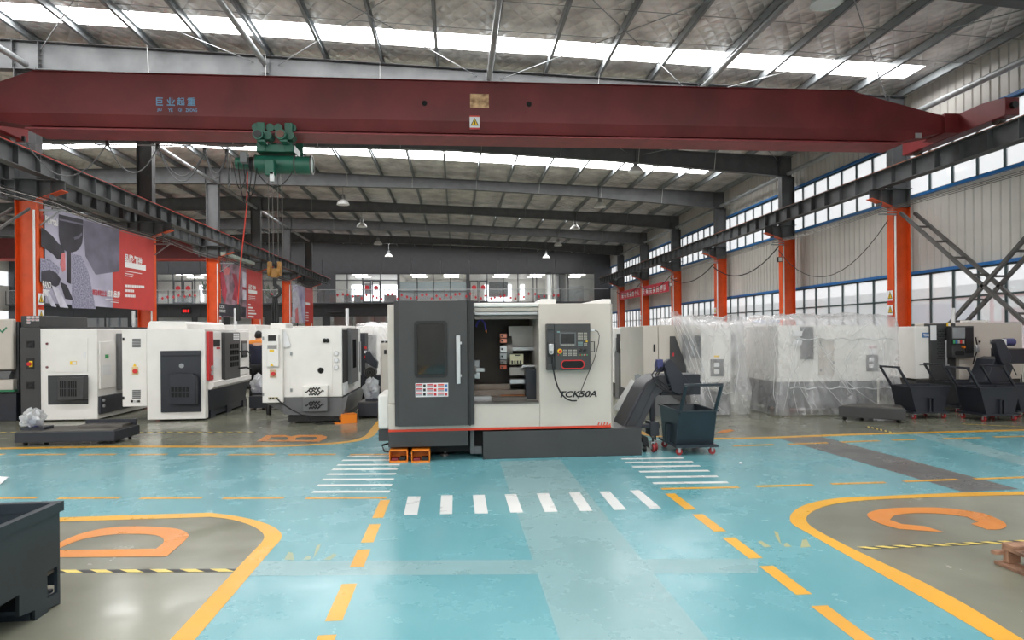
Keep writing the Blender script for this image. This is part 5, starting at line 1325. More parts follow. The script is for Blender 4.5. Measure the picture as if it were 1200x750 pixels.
# ------------------------------------------------------------------ chip carts
def cart(name, label, loc, rz, m_body, group=None):
    t = thing(name, label, 'cart', loc, rz, group)
    L0, L1, W, zb, zt_ = 0.27, 0.385, 0.25, 0.13, 0.58            # local x is the long axis, handle at -x
    th = 0.012; m = MB()
    def hopper(e, za, zb_): return [(-L0 + e, -W + e, za), (L0 - e, -W + e, za), (L0 - e, W - e, za), (-L0 + e, W - e, za), (-L1 + e, -W + e, zb_), (L1 - e, -W + e, zb_), (L1 - e, W - e, zb_), (-L1 + e, W - e, zb_)]
    o = hopper(0, zb, zt_); i = hopper(th, zb + th, zt_)
    m.add(o + i, [(0, 3, 2, 1), (0, 1, 5, 4), (1, 2, 6, 5), (2, 3, 7, 6), (3, 0, 4, 7), (8, 9, 10, 11), (8, 12, 13, 9), (9, 13, 14, 10), (10, 14, 15, 11), (11, 15, 12, 8), (4, 5, 13, 12), (5, 6, 14, 13), (6, 7, 15, 14), (7, 4, 12, 15)])
    m.build('hopper', m_body, t, local=True, sharp=0)
    m = MB(); r = 0.02
    for a in ((-L1 - r, -W - r, L1 + r, -W), (-L1 - r, W, L1 + r, W + r), (-L1 - r, -W, -L1, W), (L1, -W, L1 + r, W)): m.box(a[0], a[1], zt_ - 0.015, a[2], a[3], zt_ + 0.006)
    m.build('rim', m_body, t, local=True)
    bx(-L0 - 0.09, -W - 0.03, zb - 0.03, L0 + 0.09, W + 0.03, zb).build('base_plate', m_body, t, local=True)
    m = MB()
    for s in (-1, 1):
        m.box(-0.05, s * W, zb, -0.02, s * (W + 0.05), zt_ - 0.2); m.box(0.02, s * W, zb, 0.05, s * (W + 0.05), zt_ - 0.2); m.box(-0.05, s * W, zt_ - 0.21, 0.05, s * (W + 0.05), zt_ - 0.2)
    m.build('lifting_pocket', m_body, t, local=True)
    for s in (-1, 1): MB().beam((-L1 + 0.04, s * (W - 0.02), zt_ - 0.06), (-L1 - 0.21, s * (W - 0.02), zt_ + 0.34), 0.035, 0.035).build('handle_leg', m_body, t, local=True, bevel=0.004)
    MB().beam((-L1 - 0.2, -W - 0.0, zt_ + 0.345), (-L1 - 0.2, W + 0.0, zt_ + 0.345), 0.035, 0.035).build('handle_bar', m_body, t, local=True, bevel=0.004)
    for sx in (-1, 1):
        for sy_ in (-1, 1):
            x, y = sx * (L0 + 0.02), sy_ * (W - 0.03); r = 0.042
            f = MB(); f.box(x - 0.03, y - 0.03, zb - 0.042, x + 0.03, y + 0.03, zb - 0.03); f.box(x - 0.024, y - 0.014, r * 0.8, x - 0.018, y + 0.014, zb - 0.03); f.box(x + 0.018, y - 0.014, r * 0.8, x + 0.024, y + 0.014, zb - 0.03)
            f = f.build('caster', alu, t, local=True, sharp=0)
            MB().cyl((x - 0.016, y, r), (x + 0.016, y, r), r, 16).build('caster_wheel', caster_red, f, local=True)
    return t
x0_, y0_ = G(794, 531)[0], G(794, 531)[1]
cart('chip_cart', 'dark chip cart on castors beside the chip conveyor of the middle lathe', (G(816, 534)[0] + 0.02, G(816, 534)[1] + 0.37, 0), math.radians(90), bin_paint)
navy_cart = mat('blue_black_cart_paint', (42, 44, 52), 0.38, var=0.06)
cA = cart('chip_cart', 'blue-black chip cart nearest the wrapped machine in the right-hand group', (WY(1087, 470, 10.75)[0], 10.95, 0), math.radians(2), navy_cart, 'chip carts on the right')
dup(cA, (WY(1146, 470, 11.2)[0] + 0.03, 11.62, 0), math.radians(2), 'blue-black chip cart standing behind the other two carts, mostly hidden by them')
dup(cA, (WY(1169, 470, 10.3)[0], 10.5, 0), math.radians(2), 'blue-black chip cart in front of the grey machine with the control panel, nearest the camera')
dup(cA, (WY(1169, 470, 10.3)[0] + 0.97, 10.85, 0), math.radians(2), 'blue-black chip cart cut off at the picture edge')

# ------------------------------------------------------------------ machine 1: white with dark grey end cabinet
Y1 = 12.8
m1 = thing('machine_tool', 'white machine with narrow dark grey cabinet and boxed vent, behind the low coolant tank', 'machine', (-7.3, Y1 + 1, 0))
FB(Y1, 47, 385.5, 114, 492, 2.3).build('body', white_paint, m1, bevel=0.012)
FB(Y1 - 0.02, 24, 384, 47, 491.5, 1.4).build('end_cabinet', dark_paint, m1, bevel=0.008)
FB(Y1 + 0.3, 24.5, 370, 47, 384, 1.6).build('top_box', dark_paint, m1, bevel=0.008)
for v0, v1 in ((399.5, 407.7), (447.5, 456)):
    FB(Y1 - 0.035, 30.5, v0, 39.5, v1, 0.02).build('fan_grille', black, m1, bevel=0.003)
    x_, z_ = xz(Y1 - 0.04, 35, (v0 + v1) / 2); MB().ring((x_, Y1 - 0.04, z_), (0, 1, 0), 0.045, 0.005, 16, 4).build('fan_ring', rubber, m1)
FB(Y1 - 0.03, 30.5, 419.5, 39.8, 432.5, 0.012).build('switch_plate', black, m1)
FB(Y1 - 0.036, 34, 423, 38, 430, 0.01).build('switch_label', sticker_y, m1); x_, z_ = xz(Y1 - 0.04, 34.6, 426.5); MB().cyl((x_, Y1 - 0.07, z_), (x_, Y1 - 0.03, z_), 0.035, 14).build('main_switch', bright_red, m1)
plate('access_door', Y1, [PT(Y1, (56, 436), (103, 436), (103, 395.5), (56, 395.5))], 0.012, white_paint, m1, 0.004)
for v in (402.8, 430.3): x_, z_ = xz(Y1, 55.8, v); MB().cyl((x_, Y1 - 0.03, z_), (x_, Y1, z_), 0.022, 10).build('quarter_turn_lock', mat('maroon_lock', (120, 70, 76), 0.4, 0.4), m1)
FB(Y1 - 0.016, 97.6, 412.5, 100.5, 420.5, 0.01).build('data_plate', sticker_w, m1)
FB(Y1 - 0.018, 82, 423.2, 89.8, 427.3, 0.012).build('warning_label', sticker_y, m1); FB(Y1 - 0.02, 84.6, 423.8, 89.3, 426.8, 0.012).build('label_print', sticker_w, m1)
FB(Y1 - 0.01, 56, 440, 103, 474, 0.03).build('recess_panel', black, m1, bevel=0.004)
FB(Y1 - 0.016, 57, 441, 102, 473, 0.03).build('vent_panel', mat('charcoal_panel_2', (58, 60, 63), 0.45), m1)
MB().prism(PT(Y1 - 0.15, (67, 442.5), (98.5, 442), (98.5, 468), (67, 470)), 'y', Y1 - 0.16, Y1).build('vent_hood', mid_paint if False else dark_paint, m1, bevel=0.015)
for r0 in range(2):
    for c0_ in range(8): FB(Y1 - 0.165, 70 + 2.55 * c0_, 446.5 + 9.5 * r0, 71.4 + 2.55 * c0_, 455 + 9.5 * r0, 0.01).build('vent_slot', void, m1)
sx = xz(Y1, 114, 440)[0]
def SB(X, ya, za, yb, zb, d=0.03): return bx(X - 0.001, ya, za, X + d, yb, zb)
SB(sx, Y1 + 0.05, 0.6, Y1 + 0.6, 1.5).build('side_door', white_paint, m1, bevel=0.006)
SB(sx + 0.03, Y1 + 0.12, 0.85, Y1 + 0.42, 1.05, 0.004).build('notice', sticker_w, m1); SB(sx + 0.03, Y1 + 0.22, 1.18, Y1 + 0.34, 1.25, 0.005).build('green_label', mat('green_label', (60, 160, 90), 0.5), m1)
SB(sx, Y1 + 0.68, 0.52, Y1 + 1.9, 1.66, 0.06).build('sliding_door', mid_paint, m1, bevel=0.01); SB(sx + 0.06, Y1 + 1.0, 0.95, Y1 + 1.5, 1.4, 0.005).build('door_window', smoke_glass, m1)
SB(sx, Y1 + 0.02, 0.12, Y1 + 2.3, 0.46, 0.05).build('side_base', navy_paint, m1, bevel=0.008)
for z_ in (0.38, 0.27): MB().cyl((sx + 0.05, Y1 + 0.1, z_), (sx + 0.075, Y1 + 0.1, z_), 0.03, 12).build('hose_coupling', alu, m1)
FB(Y1 + 0.8, 98, 383, 135, 386.5, 1.4).build('roof_cover', dark_paint, m1)
for xx in (-7.6, -6.95):
    for yy in (Y1 + 0.25, Y1 + 2.0): foot(m1, xx, yy, 0.1)
for i in range(3):
    for j in range(3):
        if i == 0 or j < 2: FB(Y1 + 0.28, 31.5 + 5 * i, 370.6 + 3.2 * j, 35.2 + 5 * i, 373 + 3.2 * j, 0.02).build('safety_label', sticker_w, m1); FB(Y1 + 0.275, 31.9 + 5 * i, 371.2 + 3.2 * j, 34.8 + 5 * i, 372.1 + 3.2 * j, 0.02).build('label_bar', red_plain, m1)
# leftmost machine, cut by the picture edge
Y0m = 12.95
m0 = thing('machine_tool', 'dark framed machine with cream doors and thin green line, cut off at the picture edge', 'machine', (-9.5, Y0m + 1, 0))
xe = xz(Y0m, 16.5, 430)[0]
bx(-11.2 + 1.3, Y0m + 0.05, 0, xe, Y0m + 2, 0.53).build('base', navy_paint, m0, bevel=0.01)
bx(-9.9, Y0m + 0.1, 0.53, xe + 0.02, Y0m + 2, 1.9).build('frame_body', dark_paint, m0, bevel=0.01)
FB(Y0m - 0.02, -60, 374, 14.8, 434, 0.12).build('upper_door', cream_paint, m0, bevel=0.03)
MB().prism(PT(Y0m, (-60, 435), (13.5, 435), (11, 440), (10.5, 444), (-60, 444)), 'y', Y0m, Y0m + 0.12).build('door_fillet', mid_paint, m0)
FB(Y0m - 0.01, -60, 445.2, 15.2, 457.5, 0.12).build('lower_cover', cream_paint, m0, bevel=0.01)
FB(Y0m - 0.014, -60, 457.6, 16.5, 459.6, 0.1).build('green_line', mat('green_line', (40, 120, 84), 0.5), m0)
plate('green_mark', Y0m - 0.02, [PT(Y0m, (-1, 383), (3, 388), (8, 383), (9.5, 384), (3.5, 390.5), (-1, 386))], 0.003, bpy.data.materials['green_line'], m0)
# ------------------------------------------------------------------ machine 2: white and red
Y2 = 12.5
m2 = thing('machine_tool', 'white machine with vertical red strip and dark vented end panel', 'machine', (-5.2, Y2 + 1.2, 0))
FB(Y2, 172, 385.5, 240.5, 491.5, 0.14).build('end_plate', white_paint, m2, bevel=0.012)
_a, _b = xz(Y2 + 0.14, 172.5, 386), xz(Y2 + 0.14, 240, 386); bx(_a[0] + 0.02, Y2 + 0.12, 0.6, xz(Y2, 240.5, 430)[0] - 0.01, Y2 + 2.6, _a[1]).build('body', white_paint, m2, bevel=0.012)
MB().prism(PT(Y2 + 0.2, (171.5, 386), (174, 377.5), (176, 376.2), (216, 376.6), (219, 379), (220, 386)), 'y', Y2 + 0.2, Y2 + 2.2).build('roof_hump', white_paint, m2, bevel=0.02)
FB(Y2 + 0.1, 143, 385.5, 172, 476.5, 0.9).build('electrical_cabinet', white_paint, m2, bevel=0.01)
for v0, v1 in ((397, 407.5), (457, 467.5)):
    for i in range(6): FB(Y2 + 0.09, 155, v0 + 1.75 * i, 164.5, v0 + 1.2 + 1.75 * i, 0.02).build('vent_louvre', mid_paint, m2)
for v in (397.5, 466.5): FB(Y2 + 0.09, 143.4, v - 1.8, 145.5, v + 1.8, 0.02).build('hinge', black, m2)
FB(Y2 + 0.085, 154.5, 430, 161.7, 439, 0.02).build('switch_plate', mat('switch_pale', (224, 200, 150), 0.5), m2); x_, z_ = xz(Y2 + 0.07, 158.3, 435); MB().cyl((x_, Y2 + 0.05, z_), (x_, Y2 + 0.09, z_), 0.04, 14).build('main_switch', bright_red, m2)
plate('warning_triangle', Y2 + 0.09, [PT(Y2 + 0.09, (155.5, 429.5), (160, 429.5), (157.8, 425.6))], 0.004, sticker_y, m2)
for i, mm in enumerate((black, alu, black)): FB(Y2 + 0.08, 153 + 4 * i, 469, 155.5 + 4 * i, 471.5, 0.03).build('socket', mm, m2)
FB(Y2 - 0.03, 188, 411, 235, 483, 0.05).build('end_panel', navy_paint, m2, bevel=0.006); FB(Y2 - 0.05, 188.5, 411, 234.5, 417, 0.04).build('end_panel_lip', navy_paint, m2, bevel=0.006)
x_, z_ = xz(Y2 - 0.03, 212.7, 428.6); MB().cyl((x_, Y2 - 0.034, z_), (x_, Y2, z_), 0.045, 16).build('port', galv, m2)
MB().prism(PT(Y2 - 0.17, (198, 440), (201, 438), (226, 438), (229.5, 443), (229.5, 474.5), (198, 474)), 'y', Y2 - 0.18, Y2).build('vent_hood', navy_paint, m2, bevel=0.015)
for i in range(5):
    for j in range(2): FB(Y2 - 0.186, 200.5 + 4.4 * i, 453.5 + 6.6 * j, 203.6 + 4.4 * i, 458.8 + 6.6 * j, 0.01).build('vent_slot', void, m2)
X2 = xz(Y2, 240.5, 430)[0]
def s2(u): return WX(u, 430, X2)[1]
SB(X2, s2(242), 0.75, s2(247.3), 1.68, 0.05).build('red_strip', bright_red, m2, bevel=0.008)
SB(X2, s2(247.6), 0.72, s2(258), 1.66, 0.03).build('front_panel', white_paint, m2, bevel=0.006)
SB(X2 + 0.03, s2(248.5), 1.38, s2(256), 1.52, 0.006).build('name_plate', ink, m2); SB(X2 + 0.03, s2(252), 1.33, s2(256), 1.37, 0.006).build('red_plate', red_plain, m2); SB(X2 + 0.03, s2(249), 0.95, s2(255), 1.18, 0.005).build('notice', sticker_w, m2)
sd = SB(X2, s2(258.4), 0.68, s2(276.6), 1.66, 0.09).build('sliding_door', dark_paint, m2, bevel=0.01)
for i in range(4):
    for j in range(4): SB(X2 + 0.09, s2(264.5 + 2.6 * i), 0.95 + 0.125 * j, s2(266.6 + 2.6 * i), 1.045 + 0.125 * j, 0.004).build('door_window', smoke_glass, m2)
for z_ in (1.25, 0.9):
    y_ = s2(275.5); MB().tube([(X2 + 0.09, y_ - 0.05, z_), (X2 + 0.24, y_ + 0.02, z_ + 0.01), (X2 + 0.28, y_ + 0.1, z_ - 0.03)], 0.02, 8).build('hose_end', black, m2)
SB(X2, s2(277), 0.74, s2(289), 1.68, 0.06).build('control_column', white_paint, m2, bevel=0.01)
SB(X2 + 0.06, s2(279), 1.12, s2(285.5), 1.48, 0.02).build('control_screen', dark_paint, m2, bevel=0.004); SB(X2 + 0.08, s2(280), 1.25, s2(284.5), 1.42, 0.006).build('screen_face', galv, m2); SB(X2 + 0.08, s2(279.5), 1.13, s2(285), 1.17, 0.02).build('control_shelf', black, m2)
for i in range(3):
    for j in range(3): SB(X2 + 0.092, s2(268.5 + 2.4 * i), 1.5 + 0.05 * j, s2(270.5 + 2.4 * i), 1.54 + 0.05 * j, 0.004).build('safety_label', sticker_w, m2)
for z_ in (0.98, 0.88): MB().cyl((X2 + 0.05, s2(245), z_), (X2 + 0.07, s2(245), z_), 0.05, 14).build('pressure_gauge', alu, m2)
MB().prism([(X2 - 0.02, 0.74), (X2 + 0.1, 0.7), (X2 + 0.1, 0.62), (X2 + 0.02, 0.55), (X2 - 0.02, 0.55)], 'y', Y2 + 0.14, s2(289)).build('front_apron', white_paint, m2, sharp=0)
MB().prism([(X2 - 1.0, 0.62), (X2 + 0.04, 0.57), (X2 - 0.02, 0.16), (X2 - 1.0, 0.16)], 'y', Y2 + 0.14, s2(288)).build('base', navy_paint, m2, sharp=0)
bx(X2 - 1.0, Y2 + 0.15, 0.04, X2 - 0.05, Y2 + 2.5, 0.2).build('bed', navy_paint, m2)
for yy in (Y2 + 0.3, Y2 + 1.2, Y2 + 2.2): bx(X2 - 0.3, yy, 0, X2 - 0.02, yy + 0.25, 0.16).build('machine_foot', navy_paint, m2)
for xx in (X2 - 0.9,): foot(m2, xx, Y2 + 0.3, 0.1); foot(m2, xx, Y2 + 2.2, 0.1)
# ------------------------------------------------------------------ machine 3: white with dark grey skirt
Y3 = 11.75
m3 = thing('machine_tool', 'white machine with dark grey skirt and wave-slotted covers, beside the middle lathe', 'machine', (-2.6, Y3 + 1.2, 0))
FB(Y3, 330, 384, 401, 465.5, 2.2).build('body', white_paint, m3, bevel=0.012)
FB(Y3 - 0.08, 307, 385.5, 331.5, 472, 0.8).build('electrical_cabinet', white_paint, m3, bevel=0.01)
FB(Y3 + 0.1, 316.5, 378.5, 335, 386, 0.5).build('air_conditioner', white_paint, m3, bevel=0.02)
for v in (396.3, 462): FB(Y3 - 0.1, 307.3, v - 1.8, 309, v + 1.8, 0.02).build('hinge', galv, m3)
FB(Y3 - 0.14, 312.5, 392.5, 326.5, 430, 0.07).build('cooling_unit', white_paint, m3, bevel=0.01)
FB(Y3 - 0.145, 314, 392.8, 323.3, 399.8, 0.02).build('unit_display', black, m3)
for i in range(5): FB(Y3 - 0.145, 313.2, 404.5 + 0.95 * i, 324.4, 405 + 0.95 * i, 0.02).build('unit_louvre', mid_paint, m3)
FB(Y3 - 0.143, 315.6, 409.8, 321, 412.3, 0.01).build('yellow_label', sticker_y, m3); plate('warning_triangle', Y3 - 0.141, [PT(Y3 - 0.14, (316.5, 429), (320.8, 429), (318.6, 425.5))], 0.004, sticker_y, m3)
FB(Y3 - 0.09, 316, 433.5, 323.8, 442.5, 0.02).build('switch_plate', mat('switch_tan', (196, 170, 140), 0.5), m3); x_, z_ = xz(Y3 - 0.1, 320.2, 438); MB().cyl((x_, Y3 - 0.13, z_), (x_, Y3 - 0.08, z_), 0.035, 14).build('main_switch', bright_red, m3)
FB(Y3 - 0.09, 314.2, 465.3, 326, 467.8, 0.02).build('socket_strip', mat('socket_tan', (190, 180, 150), 0.5), m3)
for u in (316.5, 320, 324.5): x_, z_ = xz(Y3 - 0.1, u, 466.6); MB().cyl((x_, Y3 - 0.11, z_), (x_, Y3 - 0.08, z_), 0.014, 8).build('socket', black, m3)
MB().prism(PT(Y3 - 0.02, (328.5, 388.8), (335, 387.5), (341, 405.8), (330, 407.8)), 'y', Y3 - 0.03, Y3 - 0.02).build('hanging_paper', sticker_w, m3)
plate('access_door', Y3, [PT(Y3, (341.3, 406.3), (389.5, 406.3), (389.5, 464.5), (341.3, 464.5))], 0.012, white_paint, m3, 0.004)
for v in (414.8, 457.2): FB(Y3 - 0.03, 340, v - 1.8, 342.4, v + 1.8, 0.03).build('hinge', galv, m3)
for u in (380.5, 384): x_, z_ = xz(Y3, u, 399); MB().ball((x_, Y3 - 0.02, z_), 0.035, 0.03, 0.04, 10, 6).build('cable_gland', black, m3)
x_, z_ = xz(Y3, 376, 434.2); MB().cyl((x_, Y3 - 0.012, z_), (x_, Y3, z_), 0.055, 18).build('port', void, m3)
for v in (414, 422, 430.2): x_, z_ = xz(Y3, 394.2, v); MB().cyl((x_, Y3 - 0.03, z_), (x_, Y3, z_), 0.042, 16).build('pressure_gauge', alu, m3); MB().cyl((x_, Y3 - 0.034, z_), (x_, Y3 - 0.03, z_), 0.032, 16).build('gauge_face', sticker_w, m3)
FB(Y3 - 0.12, 354.5, 452, 384, 465.5, 0.13).build('wave_cover', white_paint, m3, bevel=0.015); FB(Y3 - 0.13, 354.5, 466, 384, 482.5, 0.13).build('wave_cover', mid_paint, m3, bevel=0.012)
def waves(Y, cu, cv):
    for k, hw_ in ((-1, 6.5), (0, 11), (1, 6.5)):
        P = [xz(Y, cu + hw_ * (i / 8 - 1), cv + k * 3.1 + 1.3 * math.sin(i * math.pi / 2)) for i in range(17)]
        MB().tube([(a, Y, b) for a, b in P], 0.011, 5).build('wave_slot', void, m3)
waves(Y3 - 0.122, 368.5, 458.6); waves(Y3 - 0.132, 368.5, 474.5)
MB().prism(PT(Y3 - 0.01, (331.5, 465.5), (401, 465.5), (401, 488), (335, 486), (331.5, 483)), 'y', Y3 - 0.01, Y3 + 2.2).build('skirt', mid_paint, m3, sharp=0)
bx(xz(Y3, 336, 490)[0], Y3 + 0.1, 0.03, xz(Y3, 400, 490)[0], Y3 + 2.1, 0.14).build('bed', black, m3)
MB().prism(PT(Y3, (308, 472.5), (330, 472.5), (334, 486), (331, 484)), 'y', Y3 + 0.1, Y3 + 0.6).build('skirt_wing', mid_paint, m3, sharp=0)
X3 = xz(Y3, 401, 430)[0]
SB(X3, Y3 + 0.02, 0.72, Y3 + 0.5, 1.68, 0.02).build('side_slot', black, m3); SB(X3, Y3 + 0.5, 0.66, Y3 + 1.4, 1.72, 0.08).build('sliding_door', mid_paint, m3, bevel=0.01)
SB(X3 + 0.08, Y3 + 0.7, 0.95, Y3 + 1.05, 1.5, 0.006).build('perforated_window', smoke_glass, m3); MB().cyl((X3 + 0.14, Y3 + 1.2, 0.85), (X3 + 0.14, Y3 + 1.2, 1.45), 0.02, 8).build('door_handle', alu, m3)
SB(X3, Y3 + 0.1, 0.5, Y3 + 0.4, 0.72, 0.03).build('notice', sticker_w, m3)
MB().prism([(X3, 0.45), (X3 + 0.1, 0.5), (X3 + 0.02, 0.15), (X3 - 0.1, 0.15)], 'y', Y3, Y3 + 2.1).build('side_skirt', mid_paint, m3, sharp=0)
for xx in (X3 - 0.9, X3 - 0.1):
    for yy in (Y3 + 0.2, Y3 + 1.9): foot(m3, xx, yy, 0.06)
p_ = [(xz(Y3 - 0.12, 324.5, 467)[0], Y3 - 0.12, xz(Y3 - 0.12, 324.5, 467)[1])] + [(xz(Y3 - 0.14, u, v)[0], Y3 - 0.16, max(0.02, xz(Y3 - 0.14, u, v)[1])) for u, v in ((330, 472), (342, 480), (354, 486), (362, 487), (364, 494), (372, 497), (392, 498.5))]
MB().tube(p_, 0.012, 6).build('supply_cable', rubber, m3)
# orange foot pedal by machine 3
gx, gy = G(400, 496)[:2]
t = thing('foot_pedal', 'orange foot pedal on the floor at the corner of the white machine with dark skirt', 'pedal', (gx, gy, 0), 0.35)
m = MB(); m.box(-0.02, -0.1, 0.015, 0.26, -0.085, 0.17); m.box(-0.02, 0.085, 0.015, 0.26, 0.1, 0.17); m.box(0.0, -0.1, 0.155, 0.26, 0.1, 0.17); m.box(-0.12, -0.1, 0, 0.26, 0.1, 0.02); m.box(0.24, -0.1, 0, 0.26, 0.1, 0.17)
m.build('hood', orange_foot, t, bevel=0.004, local=True); bx(-0.05, -0.07, 0.02, 0.12, 0.07, 0.06).build('tread', black, t, bevel=0.006, local=True)

# ------------------------------------------------------------------ coolant tanks with bagged pumps
def crumple(name, c, r, h, parent, seed, m=film2):
    rr = random.Random(seed); mb = MB(); n, k = 22, 12; vs = []
    for j in range(k + 1):
        t = j / k
        for i in range(n):
            a = 2 * math.pi * i / n; q = r * (0.62 + 0.45 * math.sin(math.pi * (0.15 + 0.8 * t))) * (1 + 0.2 * math.sin(3 * a + seed + 5 * t) + 0.14 * math.sin(5 * a - 8 * t + seed) + rr.uniform(-0.1, 0.1)) * (0.3 if t > 0.97 else 1)
            vs.append((c[0] + q * math.cos(a), c[1] + q * math.sin(a), c[2] + h * t * (1 + 0.12 * math.sin(2 * a + seed)) + rr.uniform(-0.015, 0.015)))
    fs = [(j * n + i, j * n + (i + 1) % n, (j + 1) * n + (i + 1) % n, (j + 1) * n + i) for j in range(k) for i in range(n)] + [tuple(range(k * n, k * n + n))]
    return mb.add(vs, fs).build(name, m, parent, sharp=25)
def tank(name, label, corners, z0, z1, pump, mpaint, flap=None, cast=True):
    cx = sum(p[0] for p in corners) / 4; cy = sum(p[1] for p in corners) / 4
    t = thing(name, label, 'tank', (cx, cy, 0))
    MB().prism(corners, 'z', z0, z1).build('trough', mpaint, t, bevel=0.008)
    inner = [(cx + (p[0] - cx) * 0.94, cy + (p[1] - cy) * 0.9) for p in corners]
    MB().prism(inner, 'z', z1, z1 + 0.012).build('lid', steel_dk, t)
    for p in [(cx + (q[0] - cx) * 0.85, cy + (q[1] - cy) * 0.75) for q in corners]: 
        f = MB().cyl((p[0] - 0.015, p[1], 0.035), (p[0] + 0.015, p[1], 0.035), 0.035, 12).box(p[0] - 0.02, p[1] - 0.02, 0.03, p[0] + 0.02, p[1] + 0.02, z0).build('caster', black, t)
    if pump:
        px, py, h = pump
        MB().box(px - 0.11, py - 0.12, z1 + 0.012, px + 0.22, py + 0.12, z1 + 0.05).build('pump_plate', mpaint, t)
        MB().cyl((px, py, z1 + 0.05), (px, py, z1 + h - 0.05), 0.07, 14).build('pump', blue_motor, t)
        crumple('plastic_bag', (px, py, z1 + 0.06), 0.135, h, t, int(px * 50) & 99)
    return t
a, b = G(22, 522)[:2], G(132, 521.8)[:2]
tank('coolant_tank', 'low dark coolant tank with a plastic-bagged pump on top, beside the painted lane', [(a[0], a[1] - 0.1), (b[0], a[1] - 0.12), (b[0] + 0.04, a[1] + 0.55), (a[0] + 0.0, a[1] + 0.55)], 0.05, 0.2, (WY(39, 490, a[1] + 0.2)[0], a[1] + 0.2, 0.24), navy_paint)
t3 = bpy.data.objects['coolant_tank']
MB().box(b[0] - 0.7, a[1] + 0.2, 0.215, b[0] - 0.05, a[1] + 0.5, 0.25).build('filter_tray', steel_dk, t3); MB().box(b[0] - 0.75, a[1] + 0.5, 0.2, b[0] - 0.0, a[1] + 0.54, 0.3).build('splash_plate', navy_paint, t3)
tank('coolant_tank', 'dark coolant tank with a bagged pump at the feet of the worker', [(-4.4, 14.0), (-3.0, 14.0), (-3.0, 14.75), (-4.4, 14.75)], 0.05, 0.3, (-4.28, 14.3, 0.36), navy_paint)
tank('coolant_tank', 'small dark tank with a bagged pump between the white machine and the middle lathe', [(-1.87, 12.3), (-1.5, 12.3), (-1.5, 13.1), (-1.87, 13.1)], 0.04, 0.3, (WY(436, 470, 12.6)[0], 12.6, 0.36), navy_paint)
a, b = G(967, 488.5)[:2], G(1040, 495.5)[:2]
tank('coolant_tank', 'long grey coolant tank lying before the big plastic-wrapped machine', [(a[0] - 0.02, a[1] - 0.45), (a[0] + 0.8, a[1] - 1.05), (a[0] + 1.1, a[1] - 0.55), (a[0] + 0.55, a[1] - 0.12)], 0.06, 0.25, None, dark_paint)

# ------------------------------------------------------------------ right-hand machines
def sheet_wrap(name, x0, y0, z0, x1, y1, z1, parent, seed, flare=0.12, puff=0.05, n=150, k=22, m=film, tilt=None):
    rr = random.Random(seed); ph = [rr.uniform(0, 6.28) for _ in range(8)]
    P = 2 * (x1 - x0 + y1 - y0); vs = []; cx, cy = (x0 + x1) / 2, (y0 + y1) / 2
    for j in range(k + 1):
        t = j / k
        for i in range(n):
            s = i / n * P
            if s < x1 - x0: p = (x0 + s, y0)
            elif s < x1 - x0 + y1 - y0: p = (x1, y0 + s - (x1 - x0))
            elif s < 2 * (x1 - x0) + y1 - y0: p = (x1 - (s - (x1 - x0) - (y1 - y0)), y1)
            else: p = (x0, y1 - (s - 2 * (x1 - x0) - (y1 - y0)))
            d = Vector((p[0] - cx, p[1] - cy)).normalized()
            f = (0.5 + 0.5 * math.sin(5 * s + ph[0] + 5.0 * t)) * 0.55 + (0.5 + 0.5 * math.sin(9.3 * s + ph[1] - 8 * t)) * 0.35 + 0.1 * math.sin(31 * s + ph[2] + 17 * t)
            lo = max(0.0, 1 - t / 0.35)
            off = puff * f * (0.4 + 1.2 * (1 - t)) + flare * lo * (0.4 + 0.9 * f) + 0.02
            if t > 0.93: off -= (t - 0.93) * 1.0
            z = z0 + (z1 - z0) * t + 0.03 * math.sin(5 * s + ph[3]) * t + (0.04 * f if j == 0 else 0)
            vs.append((p[0] + d.x * off, p[1] + d.y * off, max(z, 0.005)))
    fs = [(j * n + i, j * n + (i + 1) % n, (j + 1) * n + (i + 1) % n, (j + 1) * n + i) for j in range(k) for i in range(n)]
    base = len(vs); R = 7                                         # top of the wrap, drawn in to the middle with creases
    for r in range(1, R):
        for i in range(n):
            p = vs[k * n + i]; q = 1 - r / R
            vs.append((cx + (p[0] - cx) * q, cy + (p[1] - cy) * q, p[2] + 0.03 * math.sin(r * 1.3 + i * 0.21 + ph[4]) + 0.02 * math.sin(i * 0.6 + ph[5])))
    prev = k * n
    for r in range(1, R):
        cur = base + (r - 1) * n
        fs += [(prev + i, prev + (i + 1) % n, cur + (i + 1) % n, cur + i) for i in range(n)]; prev = cur
    fs.append(tuple(prev + i for i in range(n)))
    return MB().add(vs, fs).build(name, m, parent, sharp=0)
def smooth(o):
    o.data.polygons.foreach_set('use_smooth', [True] * len(o.data.polygons)); return o
# machine A
YA = 11.9
mA = thing('machine_tool', 'warm-grey machine with slanted dark door, its right half draped in clear plastic', 'machine', (4.8, YA + 1, 0))
FB(YA, 754, 382, 771.3, 462, 1.7).build('cabinet_door', cream_paint, mA, bevel=0.008); FB(YA, 771.9, 381, 792, 462, 1.7).build('cabinet_door', cream_paint, mA, bevel=0.008)
FB(YA - 0.02, 766, 403.5, 768, 412, 0.02).build('door_latch', black, mA, bevel=0.003)
FB(YA + 0.3, 752, 384, 754.2, 455, 1.0).build('cabinet_side', galv, mA)
for v0, v1, mm in ((388, 396, galv), (397, 404, black), (405, 418, galv), (422, 425, bright_red), (430, 438, steel_dk)): FB(YA + 0.28, 752.4, v0, 755.4, v1, 0.02).build('side_fitting', mm, mA)
MB().prism(PT(YA - 0.03, (785.5, 394), (791, 394), (808, 440), (820, 480), (820, 487), (785.5, 462)), 'y', YA - 0.04, YA + 0.02).build('slanted_door', dark_paint, mA, sharp=0); FB(YA - 0.045, 788, 413.5, 790, 417.5, 0.02).build('red_tag', red_plain, mA)
